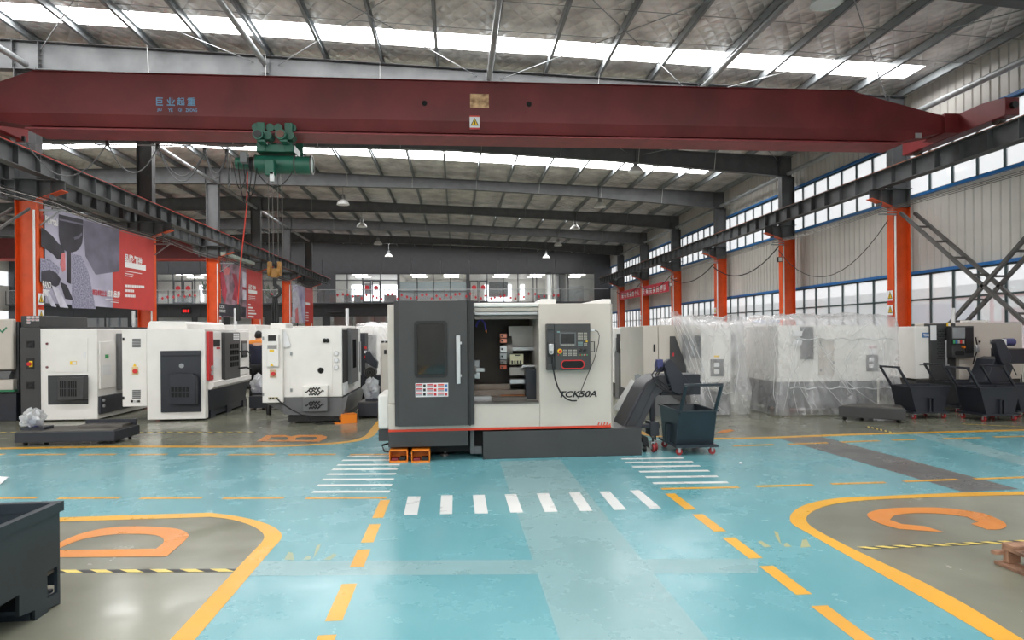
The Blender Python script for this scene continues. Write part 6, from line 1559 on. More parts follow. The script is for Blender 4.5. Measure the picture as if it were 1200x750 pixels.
FB(YA + 0.05, 792, 381, 822, 462, 1.65).build('body', cream_paint, mA, bevel=0.01); FB(YA - 0.02, 822, 386, 857, 448, 1.6).build('body', white_paint, mA, bevel=0.012)
FB(YA - 0.01, 768, 462, 857, 487, 1.6).build('base', mid_paint, mA, bevel=0.008)
FB(YA + 0.0, 800, 393, 821, 420, 0.05).build('upper_window', navy_paint, mA, bevel=0.006)
FB(YA - 0.04, 833, 421, 848.5, 441, 0.04).build('switch_box', mid_paint, mA, bevel=0.006)
for v in (425, 433): FB(YA - 0.05, 837, v, 843, v + 5, 0.02).build('switch_label', sticker_w, mA)
FB(YA - 0.03, 837, 416.5, 843, 418.6, 0.02).build('yellow_label', sticker_y, mA)
xA1 = xz(YA, 857, 430)[0]; SB(xA1, YA + 0.2, 0.9, YA + 0.7, 1.5, 0.02).build('side_window', navy_paint, mA)
x_, z_ = xz(YA, 770, 470); foot(mA, x_ + 0.1, YA + 0.3, 0.1); foot(mA, xA1 - 0.1, YA + 0.3, 0.1)
wrap = thing('plastic_sheet', 'clear plastic sheet draped over the right half of the machine with slanted dark door', 'sheet', (4.9, YA, 0))
xa_, xb_ = xz(YA, 806, 430)[0], xz(YA, 866, 430)[0]
ws = sheet_wrap('drape', xa_, YA - 0.2, 0.02, xb_, YA + 1.75, 1.86, wrap, 4, flare=0.05, puff=0.12); smooth(ws)
sA = [(xz(YA - 0.12, u, v)[0], YA - 0.2 - 0.03 * (i % 2), xz(YA - 0.12, u, v)[1]) for i, (u, v) in enumerate(((783, 366), (790, 364.5), (798, 371), (806, 373)))]
sB = [(xz(YA - 0.12, u, v)[0], YA - 0.24, xz(YA - 0.12, u, v)[1]) for u, v in ((795, 395), (806, 425), (812, 450), (822, 484))]
NN = 14; vs = []
for i in range(NN + 1):
    t = i / NN; q = t * 3; k = min(int(q), 2); a = Vector(sA[k]).lerp(Vector(sA[k + 1]), q - k)
    for j in range(15):
        s = j / 14; b0 = Vector((xz(YA - 0.12, 808 + 16 * t, 486)[0], YA - 0.22, 0.06)); mid = Vector(sB[1]).lerp(b0, 0.5) + Vector((0.22 * t, 0, 0.3 * (1 - t)))
        p = a * (1 - s) ** 2 + mid * 2 * s * (1 - s) + b0 * s ** 2
        vs.append((p.x, p.y - 0.04 * math.sin(t * 22) * (0.4 + s), p.z))
fs = [(i * 15 + j, (i + 1) * 15 + j, (i + 1) * 15 + j + 1, i * 15 + j + 1) for i in range(NN) for j in range(14)]
smooth(MB().add(vs, fs).build('gathered_fold', film, wrap, sharp=0))
# machine B, wrapped whole
YB = 11.7
mB_ = thing('machine_tool', 'big warm-grey machine with dark base wrapped whole in clear plastic', 'machine', (7.2, YB + 1, 0))
FB(YB, 912, 381, 1042, 447, 1.5).build('body', white_paint, mB_, bevel=0.012); FB(YB - 0.02, 914, 447, 1028, 478, 1.4).build('base', mid_paint, mB_, bevel=0.008)
FB(YB + 0.02, 918, 398, 932, 448, 0.03).build('dark_door', mid_paint, mB_) ; FB(YB - 0.06, 940, 383, 953.5, 421, 0.07).build('control_panel', dark_paint, mB_, bevel=0.008)
for v0, v1 in ((388, 394), (398, 404)): FB(YB - 0.09, 930, v0, 940, v1, 0.06).build('control_box', sticker_w, mB_)
plate('access_door', YB, [PT(YB, (959, 440), (977, 440), (977, 397), (959, 397))], 0.012, cream_paint, mB_, 0.004)
for u, v in ((977, 401), (977, 425), (962, 401), (962, 434)): FB(YB - 0.02, u - 1, v - 1.6, u + 1, v + 1.6, 0.02).build('hinge', galv, mB_)
FB(YB - 0.03, 1016, 416, 1029.5, 434.5, 0.03).build('switch_box', mid_paint, mB_, bevel=0.006)
for v in (419, 426.5): FB(YB - 0.04, 1018.5, v, 1024, v + 4.5, 0.02).build('switch_label', sticker_w, mB_)
FB(YB - 0.012, 1019, 405, 1027, 415, 0.012).build('notice', sticker_w, mB_); FB(YB - 0.016, 1019, 406.4, 1027, 407.6, 0.012).build('red_line', red_plain, mB_)
xq0, xq1 = xz(YB, 914, 440)[0], xz(YB, 1040, 440)[0]
for xx in (xq0 + 0.1, xq1 - 0.2): foot(mB_, xx, YB + 0.2, 0.25); foot(mB_, xx, YB + 1.3, 0.25)
wrapB = thing('plastic_sheet', 'clear plastic wrap enclosing the whole big machine beside the nearest right column', 'sheet', (7.2, YB, 0))
smooth(sheet_wrap('wrapping', xz(YB, 907, 430)[0] + 0.02, YB - 0.2, 0.01, xq1 + 0.05, YB + 1.6, 1.87, wrapB, 9, flare=0.16, puff=0.07, n=220))
crease_m = thin('plastic_crease', (250, 250, 252), 0.25, 0.2, 0.15, 0.6)
def creases(parent, Y, lines, r=0.0045):
    for ln in lines:
        P = [(xz(Y, u, v)[0], Y + 0.012 * math.sin(i * 2.1), max(0.02, xz(Y, u, v)[1])) for i, (u, v) in enumerate(ln)]
        Q = []
        for a, b in zip(P, P[1:]): Q += [tuple(Vector(a).lerp(Vector(b), t / 4)) for t in range(4)]
        Q.append(P[-1]); MB().tube(Q, [r * (0.5 + 0.9 * math.sin(math.pi * i / (len(Q) - 1))) for i in range(len(Q))], 5).build('crease', crease_m, parent)
creases(wrapB, YB - 0.3, [[(943, 384), (935, 400), (928, 430), (922, 465), (917, 488)], [(953, 390), (965, 410), (985, 440), (1005, 470)], [(962, 400), (975, 430), (992, 455), (1010, 476)], [(975, 430), (990, 445), (1010, 462), (1028, 474)],
    [(1018, 378), (1005, 390), (985, 408), (965, 418)], [(1012, 392), (1000, 410), (990, 424), (972, 416)], [(912, 382), (907, 398), (910, 420), (916, 450)], [(930, 382), (922, 396), (917, 412)], [(936, 430), (930, 460), (935, 485)],
    [(905, 398), (908, 430), (906, 462), (911, 480)], [(925, 380), (928, 420), (938, 455), (952, 480)], [(1033, 384), (1036, 410), (1034, 440)], [(960, 445), (975, 460), (990, 478)], [(940, 440), (945, 460), (960, 482)]])
creases(wrap, YA - 0.27, [[(792, 372), (806, 395), (815, 420), (822, 450)], [(800, 376), (812, 400), (822, 425), (828, 450), (836, 470)], [(812, 380), (824, 388), (840, 398), (846, 392)], [(840, 378), (836, 400), (838, 414)], [(857, 384), (864, 400), (866, 430), (860, 470)],
    [(822, 430), (836, 452), (850, 462), (862, 458)], [(824, 450), (834, 470), (850, 484)], [(845, 384), (855, 396), (862, 420)], [(818, 420), (826, 440), (832, 462), (840, 486)], [(796, 385), (808, 415), (816, 440), (824, 470)]])
for v, u0, u1 in ((397, 922, 1035), (453, 916, 1033)):                # tape bands round the wrap
    P = [(xz(YB, u, v + 1.2 * math.sin(u * 0.25))[0], YB - 0.31 - 0.01 * math.sin(u * 0.7), xz(YB, u, v + 1.2 * math.sin(u * 0.25))[1]) for u in range(u0, u1, 4)]
    MB().tube(P, 0.012, 5).build('tape_band', film2, wrapB)
# machine C behind the carts
YCm = 12.5
mC = thing('machine_tool', 'warm-grey machine with perforated dark door and hanging control panel, right of the nearest right column', 'machine', (11, YCm + 0.7, 0))
FB(YCm, 1072, 382.5, 1092, 444, 1.1).build('end_unit', white_paint, mC, bevel=0.015)
FB(YCm - 0.01, 1078, 427, 1090, 428, 0.015).build('end_unit_seam', mid_paint, mC)
lab = FB(YCm - 0.008, 1081.2, 389.8, 1090, 395.6, 0.008).build('blue_label', sticker_b, mC); lettering('T046', YCm - 0.01, 1082.2, 391, 1089, 394.4, white_ink, mC, fat=0.03)
FB(YCm - 0.075, 1090.4, 381.3, 1097.4, 399, 0.006).build('hanging_paper', sticker_w, mC)
FB(YCm - 0.06, 1091, 379, 1120, 444.5, 0.2).build('sliding_door', dark_paint, mC, bevel=0.008)
m = MB()
for i in range(5):
    for j in range(13): x_, z_ = xz(YCm - 0.064, 1099 + 2.4 * i + (1.2 if j % 2 else 0), 385.5 + 2.9 * j); m.cyl((x_, YCm - 0.066, z_), (x_, YCm - 0.058, z_), 0.013, 6)
tag(m.build('perforations', void, mC, sharp=0), kind='stuff')
FB(YCm - 0.1, 1108.5, 399, 1110.3, 433, 0.03).build('door_handle', alu, mC, bevel=0.004)
for v in (404, 428): FB(YCm - 0.09, 1110.5, v - 1, 1112.6, v + 1, 0.04).build('handle_mount', alu, mC)
FB(YCm - 0.066, 1109.5, 378.2, 1114, 386, 0.01).build('yellow_label', sticker_y, mC); FB(YCm - 0.07, 1111.4, 379.2, 1113.6, 382, 0.01).build('label_print', sticker_w, mC)
xend = 11.85
x_, z_ = xz(YCm, 1120, 445); zt_ = xz(YCm, 1150, 378)[1]
bx(x_, YCm - 0.02, z_, xend, YCm + 1.2, zt_).build('body', cream_paint, mC, bevel=0.012)
bx(xz(YCm, 1075, 445)[0], YCm + 0.03, 0.0, xend, YCm + 1.2, z_).build('base', dark_paint, mC, bevel=0.008)
MB().prism(PT(YCm - 0.02, (1120, 444), (1140, 444), (1145, 437), (1120, 420)), 'y', YCm - 0.12, YCm).build('front_apron', cream_paint, mC, sharp=0)
FB(YCm + 0.1, 1122, 379, 1138, 381.5, 0.4).build('roof_lip', white_paint, mC, bevel=0.006)
for i in range(12): FB(YCm + 0.08, 1134 + 2.1 * i, 375.4, 1135 + 2.1 * i, 377.6, 0.2).build('cable_duct_rib', white_paint, mC)
FB(YCm - 0.25, 1116, 382, 1141.5, 419, 0.16).build('control_panel', dark_paint, mC, bevel=0.01)
FB(YCm - 0.27, 1117, 383.6, 1131.2, 396.6, 0.03).build('screen', galv, mC, bevel=0.004); FB(YCm - 0.262, 1131.6, 384, 1140.5, 414, 0.02).build('side_panel', black, mC)
FB(YCm - 0.27, 1116.6, 397.4, 1131, 404, 0.03).build('button_panel', black, mC)
for i, mm in enumerate((green_k, sticker_b, keyw, bright_red, keyw)): FB(YCm - 0.28, 1117.4 + 2.7 * i, 398.4, 1119.4 + 2.7 * i, 402.6, 0.02).build('push_button', mm, mC)
x_, z_ = xz(YCm - 0.28, 1129.2, 406.8); MB().cyl((x_, YCm - 0.31, z_), (x_, YCm - 0.25, z_), 0.024, 12).build('emergency_stop', orange_foot, mC)
a0, b0 = xz(YCm - 0.25, 1119, 416.5); a1, b1_ = xz(YCm - 0.25, 1130, 411); plate('slot', YCm - 0.252, [rrect(a0, b0, a1, b1_, 0.035)], 0.004, void, mC)
x_, z_ = xz(YCm - 0.2, 1140.5, 395)
MB().tube([(x_, YCm - 0.26, z_), (x_ + 0.03, YCm - 0.28, z_ - 0.25), (x_ - 0.02, YCm - 0.26, z_ - 0.4), (x_ - 0.05, YCm - 0.25, z_ - 0.55)], 0.015, 6).build('pendant_cable', rubber, mC); MB().box(x_ - 0.02, YCm - 0.3, z_ - 0.3, x_ + 0.06, YCm - 0.24, z_ - 0.16).build('handwheel_pendant', alu, mC, bevel=0.01)
plate('access_door', YCm - 0.02, [PT(YCm - 0.02, (1145.5, 437), (1162, 437), (1162, 394), (1145.5, 394))], 0.01, cream_paint, mC, 0.003)
for v in (400.3, 431.4): FB(YCm - 0.05, 1147.4, v - 1, 1149.4, v + 1, 0.03).build('door_lock', black, mC)
FB(YCm - 0.05, 1161, 398, 1163, 403, 0.03).build('hinge', galv, mC)
x_, z_ = xz(YCm + 0.2, 1130, 378); MB().cyl((x_, YCm + 0.5, z_ - 0.1), (x_, YCm + 0.5, z_ + 0.32), 0.035, 12).build('signal_lamp', film2, mC); MB().cyl((x_, YCm + 0.5, z_ - 0.1), (x_, YCm + 0.5, z_ + 0.3), 0.022, 12).build('signal_lamp_core', pvc, mC)
# its chip conveyor
QY = 11.6
cv = thing('chip_conveyor', 'dark chip conveyor with blue motor standing behind the right-hand chip carts', 'conveyor', (WY(1170, 440, QY)[0], QY, 0))
MB().prism(PT(QY, (1152, 456), (1166, 421), (1175, 418), (1188, 430), (1184, 440), (1172, 458), (1172, 470), (1152, 470)), 'y', QY, QY + 0.45).build('trough', navy_paint, cv, bevel=0.008)
MB().prism(PT(QY - 0.1, (1165.5, 401), (1168, 397.5), (1173, 397), (1176, 399), (1185, 418), (1184, 424), (1176, 428), (1172, 424)), 'y', QY - 0.12, QY).build('chain_guard', navy_paint, cv, bevel=0.012)
FB(QY + 0.02, 1181, 409, 1204, 426, 0.4).build('discharge_head', navy_paint, cv, bevel=0.006); FB(QY + 0.0, 1182, 408.2, 1204, 409.4, 0.42).build('head_lid', steel_dk, cv)
x_, z_ = xz(QY, 1179, 401); x2_ = xz(QY, 1190, 401)[0]; MB().cyl((x_, QY + 0.05, z_), (x2_, QY + 0.05, z_), 0.075, 18).build('drive_motor', blue_motor, cv)
MB().box(x_ - 0.12, QY - 0.02, z_ - 0.06, x_, QY + 0.12, z_ + 0.06).build('gear_unit', sticker_w, cv, bevel=0.01)
FB(QY + 0.05, 1172, 426, 1183, 462, 0.3).build('stand', navy_paint, cv, bevel=0.006)
bx(xz(QY, 1150, 460)[0], QY, 0, xz(QY, 1178, 460)[0], QY + 0.4, 0.55).build('tank_base', navy_paint, cv, bevel=0.006)
cable('thin black cable hanging from the conveyor head behind the carts', [(WY(1190, 427, QY)[0], QY + 0.1, WY(1190, 427, QY)[2]), (WY(1194, 440, QY)[0], QY + 0.05, WY(1194, 440, QY)[2]), (WY(1198, 455, QY)[0], QY + 0.02, 0.7), (WY(1199, 460, QY)[0], QY, 0.3)], 0.01, rubber, name='hanging_cable')

# ------------------------------------------------------------------ machines of the second row
def back_machine(label, Yb, u0, v0, u1, zbase, d=2.0, wrapm=None, split=None, pb=white_paint):
    t = thing('machine_tool', label, 'machine', (WY((u0 + u1) / 2, 400, Yb)[0], Yb + d / 2, 0))
    xa, za = xz(Yb, u0, v0); xb, _ = xz(Yb, u1, v0)
    bx(xa, Yb, zbase, xb, Yb + d, za).build('body', pb, t, bevel=0.015); bx(xa + 0.03, Yb + 0.05, 0.08, xb - 0.03, Yb + d - 0.05, zbase).build('base', dark_paint, t, bevel=0.01)
    w_ = xb - xa
    bx(xa + w_ * 0.08, Yb - 0.02, zbase + 0.12, xa + w_ * 0.42, Yb, za - 0.25).build('dark_panel', mid_paint, t, bevel=0.006); bx(xa + w_ * 0.5, Yb - 0.015, zbase + 0.1, xa + w_ * 0.92, Yb, za - 0.2).build('access_door', pb, t, bevel=0.006)
    for i in range(4): bx(xa + w_ * 0.13, Yb - 0.03, zbase + 0.2 + 0.07 * i, xa + w_ * 0.37, Yb - 0.02, zbase + 0.24 + 0.07 * i).build('vent_louvre', black, t)
    for xx in (xa + 0.15, xb - 0.15):
        for yy in (Yb + 0.2, Yb + d - 0.2): foot(t, xx, yy, 0.09)
    if wrapm:
        s = thing('plastic_sheet', wrapm, 'sheet', (xa, Yb, 0)); smooth(sheet_wrap('wrapping', xa - 0.06, Yb - 0.08, 0.02, xb + 0.06, Yb + d + 0.06, za + 0.05, s, int(u0) & 63, n=110, k=16))
    return t
Yr = 16.0
b1m = back_machine('white-topped machine behind the chip conveyor, with blue motor on a grey housing', 15.4, 719, 384, 750, 0.35, 2.0, None)
YM = 14.9
th_ = thing('chip_conveyor', 'grey conveyor housing with blue motor and yellow sticker behind the middle lathe', 'conveyor', (WY(735, 440, YM)[0], YM, 0))
FB(YM, 725, 413, 746, 470, 0.35).build('housing', mid_paint, th_, bevel=0.008); FB(YM + 0.02, 723, 391, 746, 413, 0.04).build('back_plate', dark_paint, th_)
x_, z_ = xz(YM, 731, 404); x2_ = xz(YM, 744, 404)[0]; MB().cyl((x_, YM - 0.1, z_), (x2_, YM - 0.1, z_), 0.09, 16).build('drive_motor', blue_motor, th_); MB().box(x_ - 0.1, YM - 0.18, z_ - 0.09, x_, YM - 0.02, z_ + 0.09).build('gear_unit', sticker_w, th_, bevel=0.01)
x_, z_ = xz(YM, 738, 429.5); MB().cyl((x_, YM - 0.02, z_), (x_, YM, z_), 0.05, 16).build('port', void, th_); FB(YM - 0.01, 735, 422.6, 741, 426, 0.012).build('yellow_sticker', sticker_y, th_)
FB(YM - 0.02, 725, 411, 746, 414, 0.3).build('motor_shelf', dark_paint, th_)
back_machine('long white wrapped machine between the two plastic-draped machines', 17.2, 850, 380, 912, 0.4, 2.2, 'clear plastic over the long white machine in the gap behind the drapes')
YV = 15.4
cv2 = thing('chip_conveyor', 'dark conveyor with blue motor and yellow-labelled panel in the gap between the draped machines', 'conveyor', (WY(885, 440, YV)[0], YV, 0))
MB().prism(PT(YV, (866, 466), (872, 440), (880, 425), (896, 425), (896, 432), (888, 440), (886, 466)), 'y', YV, YV + 0.4).build('trough', navy_paint, cv2, bevel=0.008); FB(YV - 0.02, 874, 444, 893, 456, 0.3).build('stand_box', navy_paint, cv2, bevel=0.006)
x_, z_ = xz(YV, 878, 403.5); x2_ = xz(YV, 890, 403.5)[0]; MB().cyl((x_, YV, z_), (x2_, YV, z_), 0.1, 16).build('drive_motor', blue_motor, cv2); MB().box(x_ - 0.1, YV - 0.1, z_ - 0.12, x_, YV + 0.1, z_ + 0.12).build('gear_unit', sticker_w, cv2, bevel=0.01)
MB().prism(PT(YV - 0.05, (871, 412), (874, 404), (880, 408), (884, 430), (874, 434)), 'y', YV - 0.06, YV + 0.1).build('chain_guard', navy_paint, cv2, bevel=0.01)
FB(YV - 0.1, 887, 408, 901, 422, 0.15).build('control_box', black, cv2, bevel=0.006); 
for i in range(3): plate('yellow_triangle', YV - 0.105, [PT(YV - 0.1, (889.2 + 3.1 * i, 415), (892 + 3.1 * i, 415), (890.6 + 3.1 * i, 411.8))], 0.004, sticker_y, cv2)
FB(YV - 0.11, 889, 416, 898, 419, 0.02).build('white_label', sticker_w, cv2)
for u in (877, 891): x_ = xz(YV, u, 466)[0]; MB().box(x_ - 0.02, YV - 0.02, 0.08, x_ + 0.02, YV + 0.02, 0.35).build('caster_post', navy_paint, cv2); caster(cv2, x_, YV, 0.11, 0.05, caster_red)
x_ = xz(YV, 880, 450)[0]; bx(x_ - 0.05, YV + 0.05, 0, x_ + 0.1, YV + 0.35, 0.5).build('foot_plate', navy_paint, cv2)
gx, gy = G(904, 478)[:2]; t = thing('foot_pedal', 'orange foot pedal on the floor left of the big wrapped machine', 'pedal', (gx, gy, 0), -0.4)
m = MB(); m.box(-0.15, -0.1, 0, 0.15, 0.1, 0.02); m.box(-0.02, -0.1, 0.1, 0.15, 0.1, 0.115); m.box(-0.02, -0.1, 0.02, 0.15, -0.088, 0.115); m.box(-0.02, 0.088, 0.02, 0.15, 0.1, 0.115); m.build('hood', orange_foot, t, bevel=0.004, local=True); bx(-0.1, -0.07, 0.02, 0.05, 0.07, 0.05).build('tread', black, t, local=True)
p0_ = G(902, 478, 0.02); cable('black cable trailing on the floor from the orange pedal towards the conveyor', [p0_, G(893, 479, 0.012), G(884, 477, 0.012), G(876, 478.5, 0.012), G(869, 477, 0.012)], 0.014, rubber, name='pedal_cable')
back_machine('white machine wrapped in plastic behind the gap left of the middle lathe', 18.0, 420, 382, 470, 0.4, 2.0, 'clear plastic over the machine seen left of the middle lathe')
back_machine('white machine whose top shows above the white and red machine', 19.5, 225, 381, 300, 0.4, 2.0)
back_machine('white machine hidden behind the white machine with dark skirt', 20.0, 318, 382.5, 408, 0.4, 2.0)
back_machine('dark machine with cream top box behind the narrow grey cabinet', 17.5, 70, 384, 130, 0.5, 1.8, None, None, dark_paint)
tb = thing('machine_tool', 'small cream machine top beyond the dark cabinet at the left', 'machine', (WY(56, 400, 15.6)[0], 15.8, 0))
FB(15.6, 46, 371.5, 62, 377, 0.8).build('top_cover', cream_paint, tb, bevel=0.02); FB(15.6, 60, 375, 68, 383, 0.8).build('end_cover', cream_paint, tb, bevel=0.02); FB(15.62, 46, 377, 62, 383, 0.7).build('grille', mid_paint, tb); FB(15.6, 46, 383, 68, 480, 0.7).build('body', dark_paint, tb)
# dark chip conveyor between machine 3 and the lathe
YD = 14.4
cv3 = thing('chip_conveyor', 'dark chip conveyor with round fan guard between the white machine and the middle lathe', 'conveyor', (WY(431, 440, YD)[0], YD, 0))
FB(YD, 420, 390, 428, 466, 0.5).build('column', navy_paint, cv3, bevel=0.008); MB().prism(PT(YD - 0.02, (429, 413), (433, 411), (443, 424), (442, 432), (434, 428), (428, 424)), 'y', YD - 0.08, YD + 0.1).build('chain_guard', navy_paint, cv3, bevel=0.01)
x_, z_ = xz(YD, 434.5, 436); MB().cyl((x_, YD - 0.12, z_), (x_, YD + 0.2, z_), 0.12, 20).build('drive_motor', black, cv3)
for r in (0.04, 0.08, 0.115): MB().ring((x_, YD - 0.125, z_), (0, 1, 0), r, 0.006, 20, 4).build('fan_guard_ring', steel_dk, cv3)
FB(YD + 0.02, 428, 440, 446, 466, 0.5).build('trough', navy_paint, cv3, bevel=0.008); FB(YD - 0.03, 421, 404, 423, 440, 0.03).build('handle_bar', alu, cv3)
for v, mm in ((406, bright_red), (411, sticker_w), (417, bright_red)): FB(YD - 0.04, 426.5, v, 429.5, v + 3, 0.05).build('fitting', mm, cv3)
bx(WY(421, 466, YD)[0], YD, 0, WY(446, 466, YD)[0], YD + 0.5, 0.45).build('foot_box', navy_paint, cv3)
YE = 12.6
cb = thing('electrical_cabinet', 'cream electrical cabinet half hidden behind the left end of the middle lathe', 'cabinet', (WY(456, 440, YE)[0], YE + 0.3, 0))
FB(YE, 446, 402, 470, 482, 0.6).build('carcass', cream_paint, cb, bevel=0.01); FB(YE - 0.02, 447.5, 404, 469, 480, 0.02).build('door', cream_paint, cb, bevel=0.004)
for v in (410, 458): FB(YE - 0.04, 450, v, 453, v + 5, 0.02).build('latch', black, cb)
for u in (448, 452.5): x_, z_ = xz(YE, u, 401.8); MB().cyl((x_, YE + 0.1, z_), (x_, YE + 0.1, z_ + 0.035), 0.03, 10).build('lifting_eye', black, cb)
# signal lamps standing above the left machines
for u, v0, v1, Y_, lb in ((156.5, 365, 387, 14.2, 'machine_tool.001'),): pass
def mast(u, v0, v1, Y, parent):
    x, z0 = xz(Y, u, v1); z1 = xz(Y, u, v0)[1]
    MB().cyl((x, Y, z0), (x, Y, z1), 0.022, 12).build('signal_lamp_core', pvc, parent); MB().cyl((x, Y, z0 + 0.1), (x, Y, z1 + 0.01), 0.034, 14).build('signal_lamp', film2, parent)
mast(156.5, 365, 387, Y1 + 2.0, m1); mast(276, 362, 386, Y2 + 2.3, m2); mast(407, 362, 386, Y3 + 1.8, m3)
# ================================================================== FOREGROUND THINGS
bn = thing('steel_bin', 'large dark steel tote bin with fork pockets in the near left foreground', 'bin', (-3.2, 3.2, 0))
XB_, YB_, zr_ = -2.38, 4.06, 0.6
sideface = [(4.06, 0.0), (3.95, 0.0), (3.95, 0.07), (3.94, 0.24), (3.94, 0.0), (3.83, 0.0), (3.83, 0.06), (3.7, 0.08), (3.7, 0.2), (3.1, 0.2), (3.1, 0.06), (2.96, 0.0), (2.84, 0.0), (2.84, 0.24), (2.72, 0.0), (2.6, 0.0), (2.6, zr_), (4.06, zr_)]
sideface = [(4.06, 0.0), (3.95, 0.02), (3.945, 0.0), (3.83, 0.0), (3.83, 0.06), (3.7, 0.08), (3.7, 0.2), (3.0, 0.2), (3.0, 0.08), (2.85, 0.06), (2.85, 0.0), (2.6, 0.0), (2.6, zr_), (4.06, zr_)]
hole = [(3.94, 0.08), (4.035, 0.08), (4.035, 0.235), (3.94, 0.235)]
for x, nm in ((XB_, 'side_wall'), (-4.1, 'side_wall')):
    me = curve_mesh(nm, [sideface, hole], bin_paint, 0.02); o = bpy.data.objects.new(nm, me); COL.objects.link(o); o.parent = bn
    o.matrix_local = wmat(bn).inverted() @ FACEX(x - 0.012, 0, 0)
bx(-4.1, YB_ - 0.02, 0.12, XB_ - 0.02, YB_, zr_).build('end_wall', bin_paint, bn); bx(-4.1, 2.6, 0.12, XB_ - 0.02, 2.62, zr_).build('end_wall', bin_paint, bn)
bx(-4.1, 2.6, 0.2, XB_ - 0.02, YB_, 0.22).build('bin_floor', steel_dk, bn)
m = MB(); 
for a in ((XB_ - 0.03, 2.58, XB_ + 0.012, YB_ + 0.02), (-4.13, 2.58, -4.09, YB_ + 0.02), (-4.09, YB_ - 0.03, XB_ - 0.031, YB_ + 0.018), (-4.09, 2.58, XB_ - 0.031, 2.62)): m.box(a[0], a[1], zr_ - 0.045, a[2], a[3], zr_ + 0.012)
m.build('rim', bin_paint, bn, sharp=0)
for y0, y1 in ((3.95, 4.05), (3.83, 3.94), (2.62, 2.85)): bx(-4.08, y0, 0.0, XB_ - 0.03, y1, 0.07).build('skid', bin_paint, bn)
bx(-4.08, 3.72, 0.08, XB_ - 0.03, 4.04, 0.1).build('pocket_floor', bin_paint, bn)
pal = thing('wooden_pallet', 'weathered wooden pallet lying at the right edge in front of the hazard tape', 'pallet', (4.2, 3.6, 0))
px_, py_ = 3.66, 4.03
for i in range(6): bx(px_, py_ - 0.1 - 0.175 * i, 0.132, px_ + 1.1, py_ - 0.175 * i, 0.155).build('deck_board', wood, pal, bevel=0.003)
for i in range(3):
    bx(px_ + 0.0 + 0.5 * i, py_ - 1.0, 0.108, px_ + 0.1 + 0.5 * i, py_ + 0.0, 0.131).build('stringer_board', wood, pal, bevel=0.003)
    bx(px_ - 0.03 + 0.5 * i, py_ - 0.98, 0.0, px_ + 0.09 + 0.5 * i, py_ + 0.03 * (i == 0), 0.022).build('bottom_board', wood, pal, bevel=0.003)
    for y_, l_ in ((0.045, 0.04), (0.55, 0.1), (0.98, 0.1)): bx(px_ + 0.005 + 0.5 * i, py_ - y_, 0.022, px_ + 0.1 + 0.5 * i, py_ - y_ + l_, 0.108).build('block', wood, pal, bevel=0.004)
bx(px_ - 0.06, py_ - 0.02, 0.075, px_ + 0.3, py_ + 0.02, 0.1).build('loose_board', wood, pal, bevel=0.003)
g_ = G(1, 567)
pp = MB().add([(g_[0] - 0.25, g_[1] - 0.08, 0.004), (g_[0] + 0.03, g_[1] - 0.05, 0.01), (g_[0] + 0.0, g_[1] + 0.12, 0.05), (g_[0] - 0.2, g_[1] + 0.16, 0.06), (g_[0] - 0.25, g_[1] - 0.08, 0.0), (g_[0] + 0.03, g_[1] - 0.05, 0.006), (g_[0] + 0.0, g_[1] + 0.12, 0.046), (g_[0] - 0.2, g_[1] + 0.16, 0.056)], [(0, 1, 2, 3), (7, 6, 5, 4), (0, 4, 5, 1), (1, 5, 6, 2), (2, 6, 7, 3), (3, 7, 4, 0)]).build('paper_scrap', sticker_w)
tag(pp, 'small white paper scrap on the teal floor at the left edge', 'paper')
g_ = G(868, 544)
tag(MB().ball((g_[0], g_[1], 0.014), 0.022, 0.016, 0.014, 10, 6).build('paper_scrap', sticker_w), 'tiny white paper pellet on the teal floor beside the right crosswalk', 'paper')
# a red and dark bottle by machine 3
g_ = G(315, 488); bo = thing('bottle', 'small dark bottle with red cap standing below the white cabinet', 'bottle', (g_[0], g_[1] + 1.1, 0))
gy_ = 13.2; gx_ = WY(315, 480, gy_)[0]
MB().lathe((gx_, gy_, 0), [(0, 0.0), (0.045, 0.0), (0.05, 0.02), (0.05, 0.2), (0.02, 0.27), (0.02, 0.3), (0, 0.3)], 14).build('body', black, bo); MB().cyl((gx_, gy_, 0.3), (gx_, gy_, 0.34), 0.024, 12).build('cap', bright_red, bo)
# things on top of the long wrapped machine
for u0, v0, u1, v1, mm, nm, lb, c_ in ((883, 374.5, 893, 380.5, wood, 'carton', 'brown carton on top of the long wrapped machine', 'box'), (893.5, 373, 906, 380.5, mat('grey_brown_card', (130, 108, 100), 0.7), 'carton', 'reddish grey carton on top of the long wrapped machine, beside the blue cover', 'box'), (890, 377.5, 914, 381, blue_trim, 'folded_cover', 'flat blue folded cover on top of the long wrapped machine', 'cover')):
    Y_ = 18.2 if mm is not blue_trim else 17.6
    x_, z_ = xz(Y_, u0, v0); x2_, z2_ = xz(Y_, u1, v1); zt_ = 1.815
    tag(bx(x_, Y_, zt_, x2_, Y_ + 0.35, zt_ + max(0.06, z_ - z2_)).build(nm, mm, None, bevel=0.01), lb, c_)
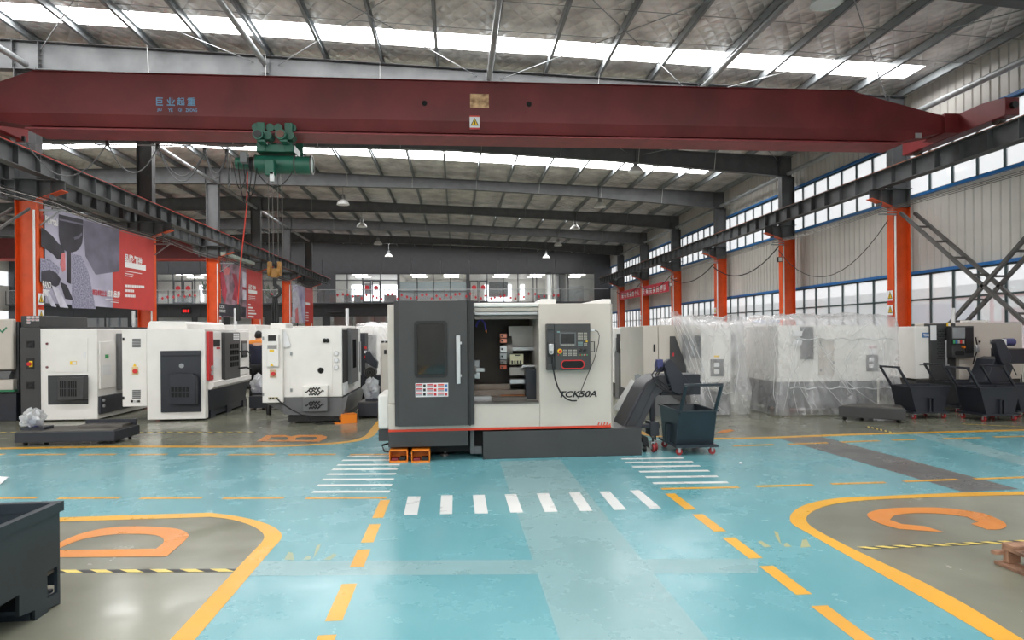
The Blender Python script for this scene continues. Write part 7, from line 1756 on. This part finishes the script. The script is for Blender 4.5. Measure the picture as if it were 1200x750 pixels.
# grey conduit box on the nearest right column, rail behind the wrapped machine
jb = thing('junction_box', 'grey junction box on the nearest right column', 'electrical box', (XR - 0.2, Y0 - 0.2, 1.4))
FB(Y0 - 0.24, 1049, 388, 1056, 403, 0.1).build('box', mat('pale_green_grey', (176, 180, 168), 0.5), jb, bevel=0.008)
rl = thing('guard_rail', 'two grey pipe rails between the wrapped machine and the grey door machine', 'railing', (WY(1060, 440, 14.6)[0], 14.6, 0))
for v in (427, 431.5): a_, b_ = xz(14.6, 1044, v), xz(14.6, 1073, v); MB().cyl((a_[0], 14.6, a_[1]), (b_[0], 14.6, b_[1]), 0.03, 10).build('rail', galv, rl)
for u in (1045, 1072): a_ = xz(14.6, u, 427); MB().cyl((a_[0], 14.6, 0), (a_[0], 14.6, a_[1] + 0.03), 0.03, 10).build('post', galv, rl)
rod = thing('steel_rod', 'dark steel bar leaning upright against the nearest right column', 'bar', (WY(1064, 440, 15.9)[0], 15.9, 0))
a_ = WY(1064, 396, 15.9); MB().beam((a_[0] + 0.03, 15.7, 0), (a_[0], 16.4, a_[2]), 0.05, 0.05).build('bar', steel_dk, rod)
# ---- outside, seen through the low right windows
og = thing('outdoor_railing', 'red tube railing outside the low windows at the right', 'railing', (17, 15, -0.1))
for i in range(7): MB().cyl((17, 11 + 1.6 * i, -0.1), (17, 11 + 1.6 * i, 2.6), 0.05, 8).build('post', mat('faded_red_tube', (206, 110, 100), 0.5) if i == 0 else bpy.data.materials['faded_red_tube'], og)
for z_ in (1.0, 1.8, 2.6): MB().cyl((17, 11, z_), (17, 20.6, z_), 0.045, 8).build('rail', bpy.data.materials['faded_red_tube'], og)
for i, (y_, h_, c_) in enumerate(((19.5, 2.3, (190, 120, 104)), (22.0, 1.7, (200, 170, 150)), (24.5, 2.6, (150, 160, 180)))):
    t = thing('outdoor_crate', ['rusty red crate stack outside the low right windows', 'pale brown crate outside the low right windows', 'blue-grey crate outside the low right windows'][i], 'crate', (19.5, y_, -0.1))
    bx(18.6, y_ - 0.9, -0.1, 20.4, y_ + 0.9, h_).build('crate_body', mat('crate_%d_paint' % i, c_, 0.6), t, bevel=0.02)
    for z_ in (h_ * 0.33, h_ * 0.66): bx(18.57, y_ - 0.92, z_ - 0.04, 20.43, y_ + 0.92, z_ + 0.04).build('crate_rail', steel_dk, t)

# ================================================================== THE WORKER
PY = 15.35
pxc = WY(302.5, 420, PY)[0]
person = thing('person', 'person in navy jacket with orange shoulders and black trousers, seen from behind between machines', 'person', (pxc, PY, 0), 0.12)
def skin(name, verts, edges, radii, m, sub=1, root=0, sx=1.0):
    me = bpy.data.meshes.new(name); me.from_pydata(verts, edges, []); o = bpy.data.objects.new(name, me); COL.objects.link(o); o.parent = person
    s = o.modifiers.new('skin', 'SKIN'); s.use_smooth_shade = True
    for i, r in enumerate(radii):
        me.skin_vertices[0].data[i].radius = (r, r) if not isinstance(r, tuple) else r
        me.skin_vertices[0].data[i].use_root = i == root
    b = o.modifiers.new('sub', 'SUBSURF'); b.levels = sub; b.render_levels = sub
    me.materials.append(m); return o
skin_m = mat('skin', (206, 158, 130), 0.5, var=0.03); hair_m = mat('black_hair', (24, 22, 22), 0.6); navy_cloth = mat('navy_jacket_cloth', (44, 46, 66), 0.8, var=0.1); or_cloth = mat('orange_jacket_cloth', (240, 146, 60), 0.8, var=0.05); tr_cloth = mat('black_trouser_cloth', (24, 24, 26), 0.8)
# local frame: +y is the way the person faces (away from the camera)
V = [(0, 0, 0.92), (0, 0.0, 1.08), (0, 0.01, 1.26), (0, 0.02, 1.40), (0, 0.05, 1.47), (0, 0.08, 1.55), (0, 0.1, 1.63),
     (-0.19, 0.02, 1.38), (-0.26, 0.06, 1.12), (-0.2, 0.28, 0.98), (-0.17, 0.36, 0.97), (0.19, 0.02, 1.38), (0.26, 0.06, 1.12), (0.2, 0.28, 0.98), (0.17, 0.36, 0.97),
     (-0.1, 0, 0.86), (-0.12, 0.02, 0.48), (-0.13, -0.02, 0.09), (-0.14, 0.12, 0.045), (0.1, 0, 0.86), (0.11, 0.02, 0.48), (0.12, -0.02, 0.09), (0.13, 0.12, 0.045)]
E_ = [(0, 1), (1, 2), (2, 3), (3, 4), (4, 5), (5, 6), (3, 7), (7, 8), (8, 9), (9, 10), (3, 11), (11, 12), (12, 13), (13, 14), (0, 15), (15, 16), (16, 17), (17, 18), (0, 19), (19, 20), (20, 21), (21, 22)]
R_ = [0.13, 0.12, 0.14, 0.11, 0.055, 0.085, 0.08, 0.06, 0.046, 0.035, 0.034, 0.06, 0.046, 0.035, 0.034, 0.085, 0.06, 0.042, 0.038, 0.085, 0.06, 0.042, 0.038]
skin('body', V, E_, R_, skin_m, 2)
jk = [0, 1, 2, 3, 7, 8, 9, 11, 12, 13]; im = {q: i for i, q in enumerate(jk)}
skin('jacket', [(0, 0, 0.83)] + [V[q] for q in jk[1:]], [(im[a], im[b]) for a, b in E_ if a in im and b in im], [(0.19, 0.145), (0.18, 0.14), (0.19, 0.15), 0.12, 0.085, 0.072, 0.058, 0.085, 0.072, 0.058], navy_cloth, 2)
skin('jacket_yoke', [(-0.245, 0.02, 1.31), (-0.17, 0.02, 1.4), (0, 0.02, 1.41), (0.17, 0.02, 1.4), (0.245, 0.02, 1.31), (0, 0.045, 1.47)], [(0, 1), (1, 2), (2, 3), (3, 4), (2, 5)], [0.08, 0.094, 0.13, 0.094, 0.08, 0.075], or_cloth, 2, 2)
tq = [0, 15, 16, 17, 19, 20, 21]; im = {q: i for i, q in enumerate(tq)}
skin('trousers', [V[q] for q in tq], [(im[a], im[b]) for a, b in E_ if a in im and b in im], [(0.175, 0.14), 0.108, 0.085, 0.078, 0.108, 0.085, 0.078], tr_cloth, 2)
for s in (-1, 1): MB().ball((s * 0.135, 0.06, 0.045), 0.05, 0.135, 0.045, 12, 6).build('shoe', black, person, local=True)
MB().ball((0, 0.075, 1.6), 0.085, 0.1, 0.105, 16, 10).build('hair', hair_m, person, local=True)
for s in (-1, 1):
    MB().ball((s * 0.086, 0.1, 1.58), 0.012, 0.022, 0.032, 8, 6).build('ear', skin_m, person, local=True)
    for k in range(4): MB().tube([(s * 0.17 + (k - 1.5) * 0.018, 0.37, 0.97), (s * 0.17 + (k - 1.5) * 0.02, 0.42, 0.965), (s * 0.17 + (k - 1.5) * 0.02, 0.45, 0.945 - 0.004 * abs(k - 1))], [0.009, 0.0085, 0.007], 6).build('finger', skin_m, person, local=True)
    MB().tube([(s * 0.14, 0.36, 0.97), (s * 0.115, 0.39, 0.965), (s * 0.11, 0.42, 0.955)], [0.011, 0.01, 0.008], 6).build('thumb', skin_m, person, local=True)
MB().ball((0, 0.185, 1.575), 0.014, 0.02, 0.018, 8, 6).build('nose', skin_m, person, local=True)
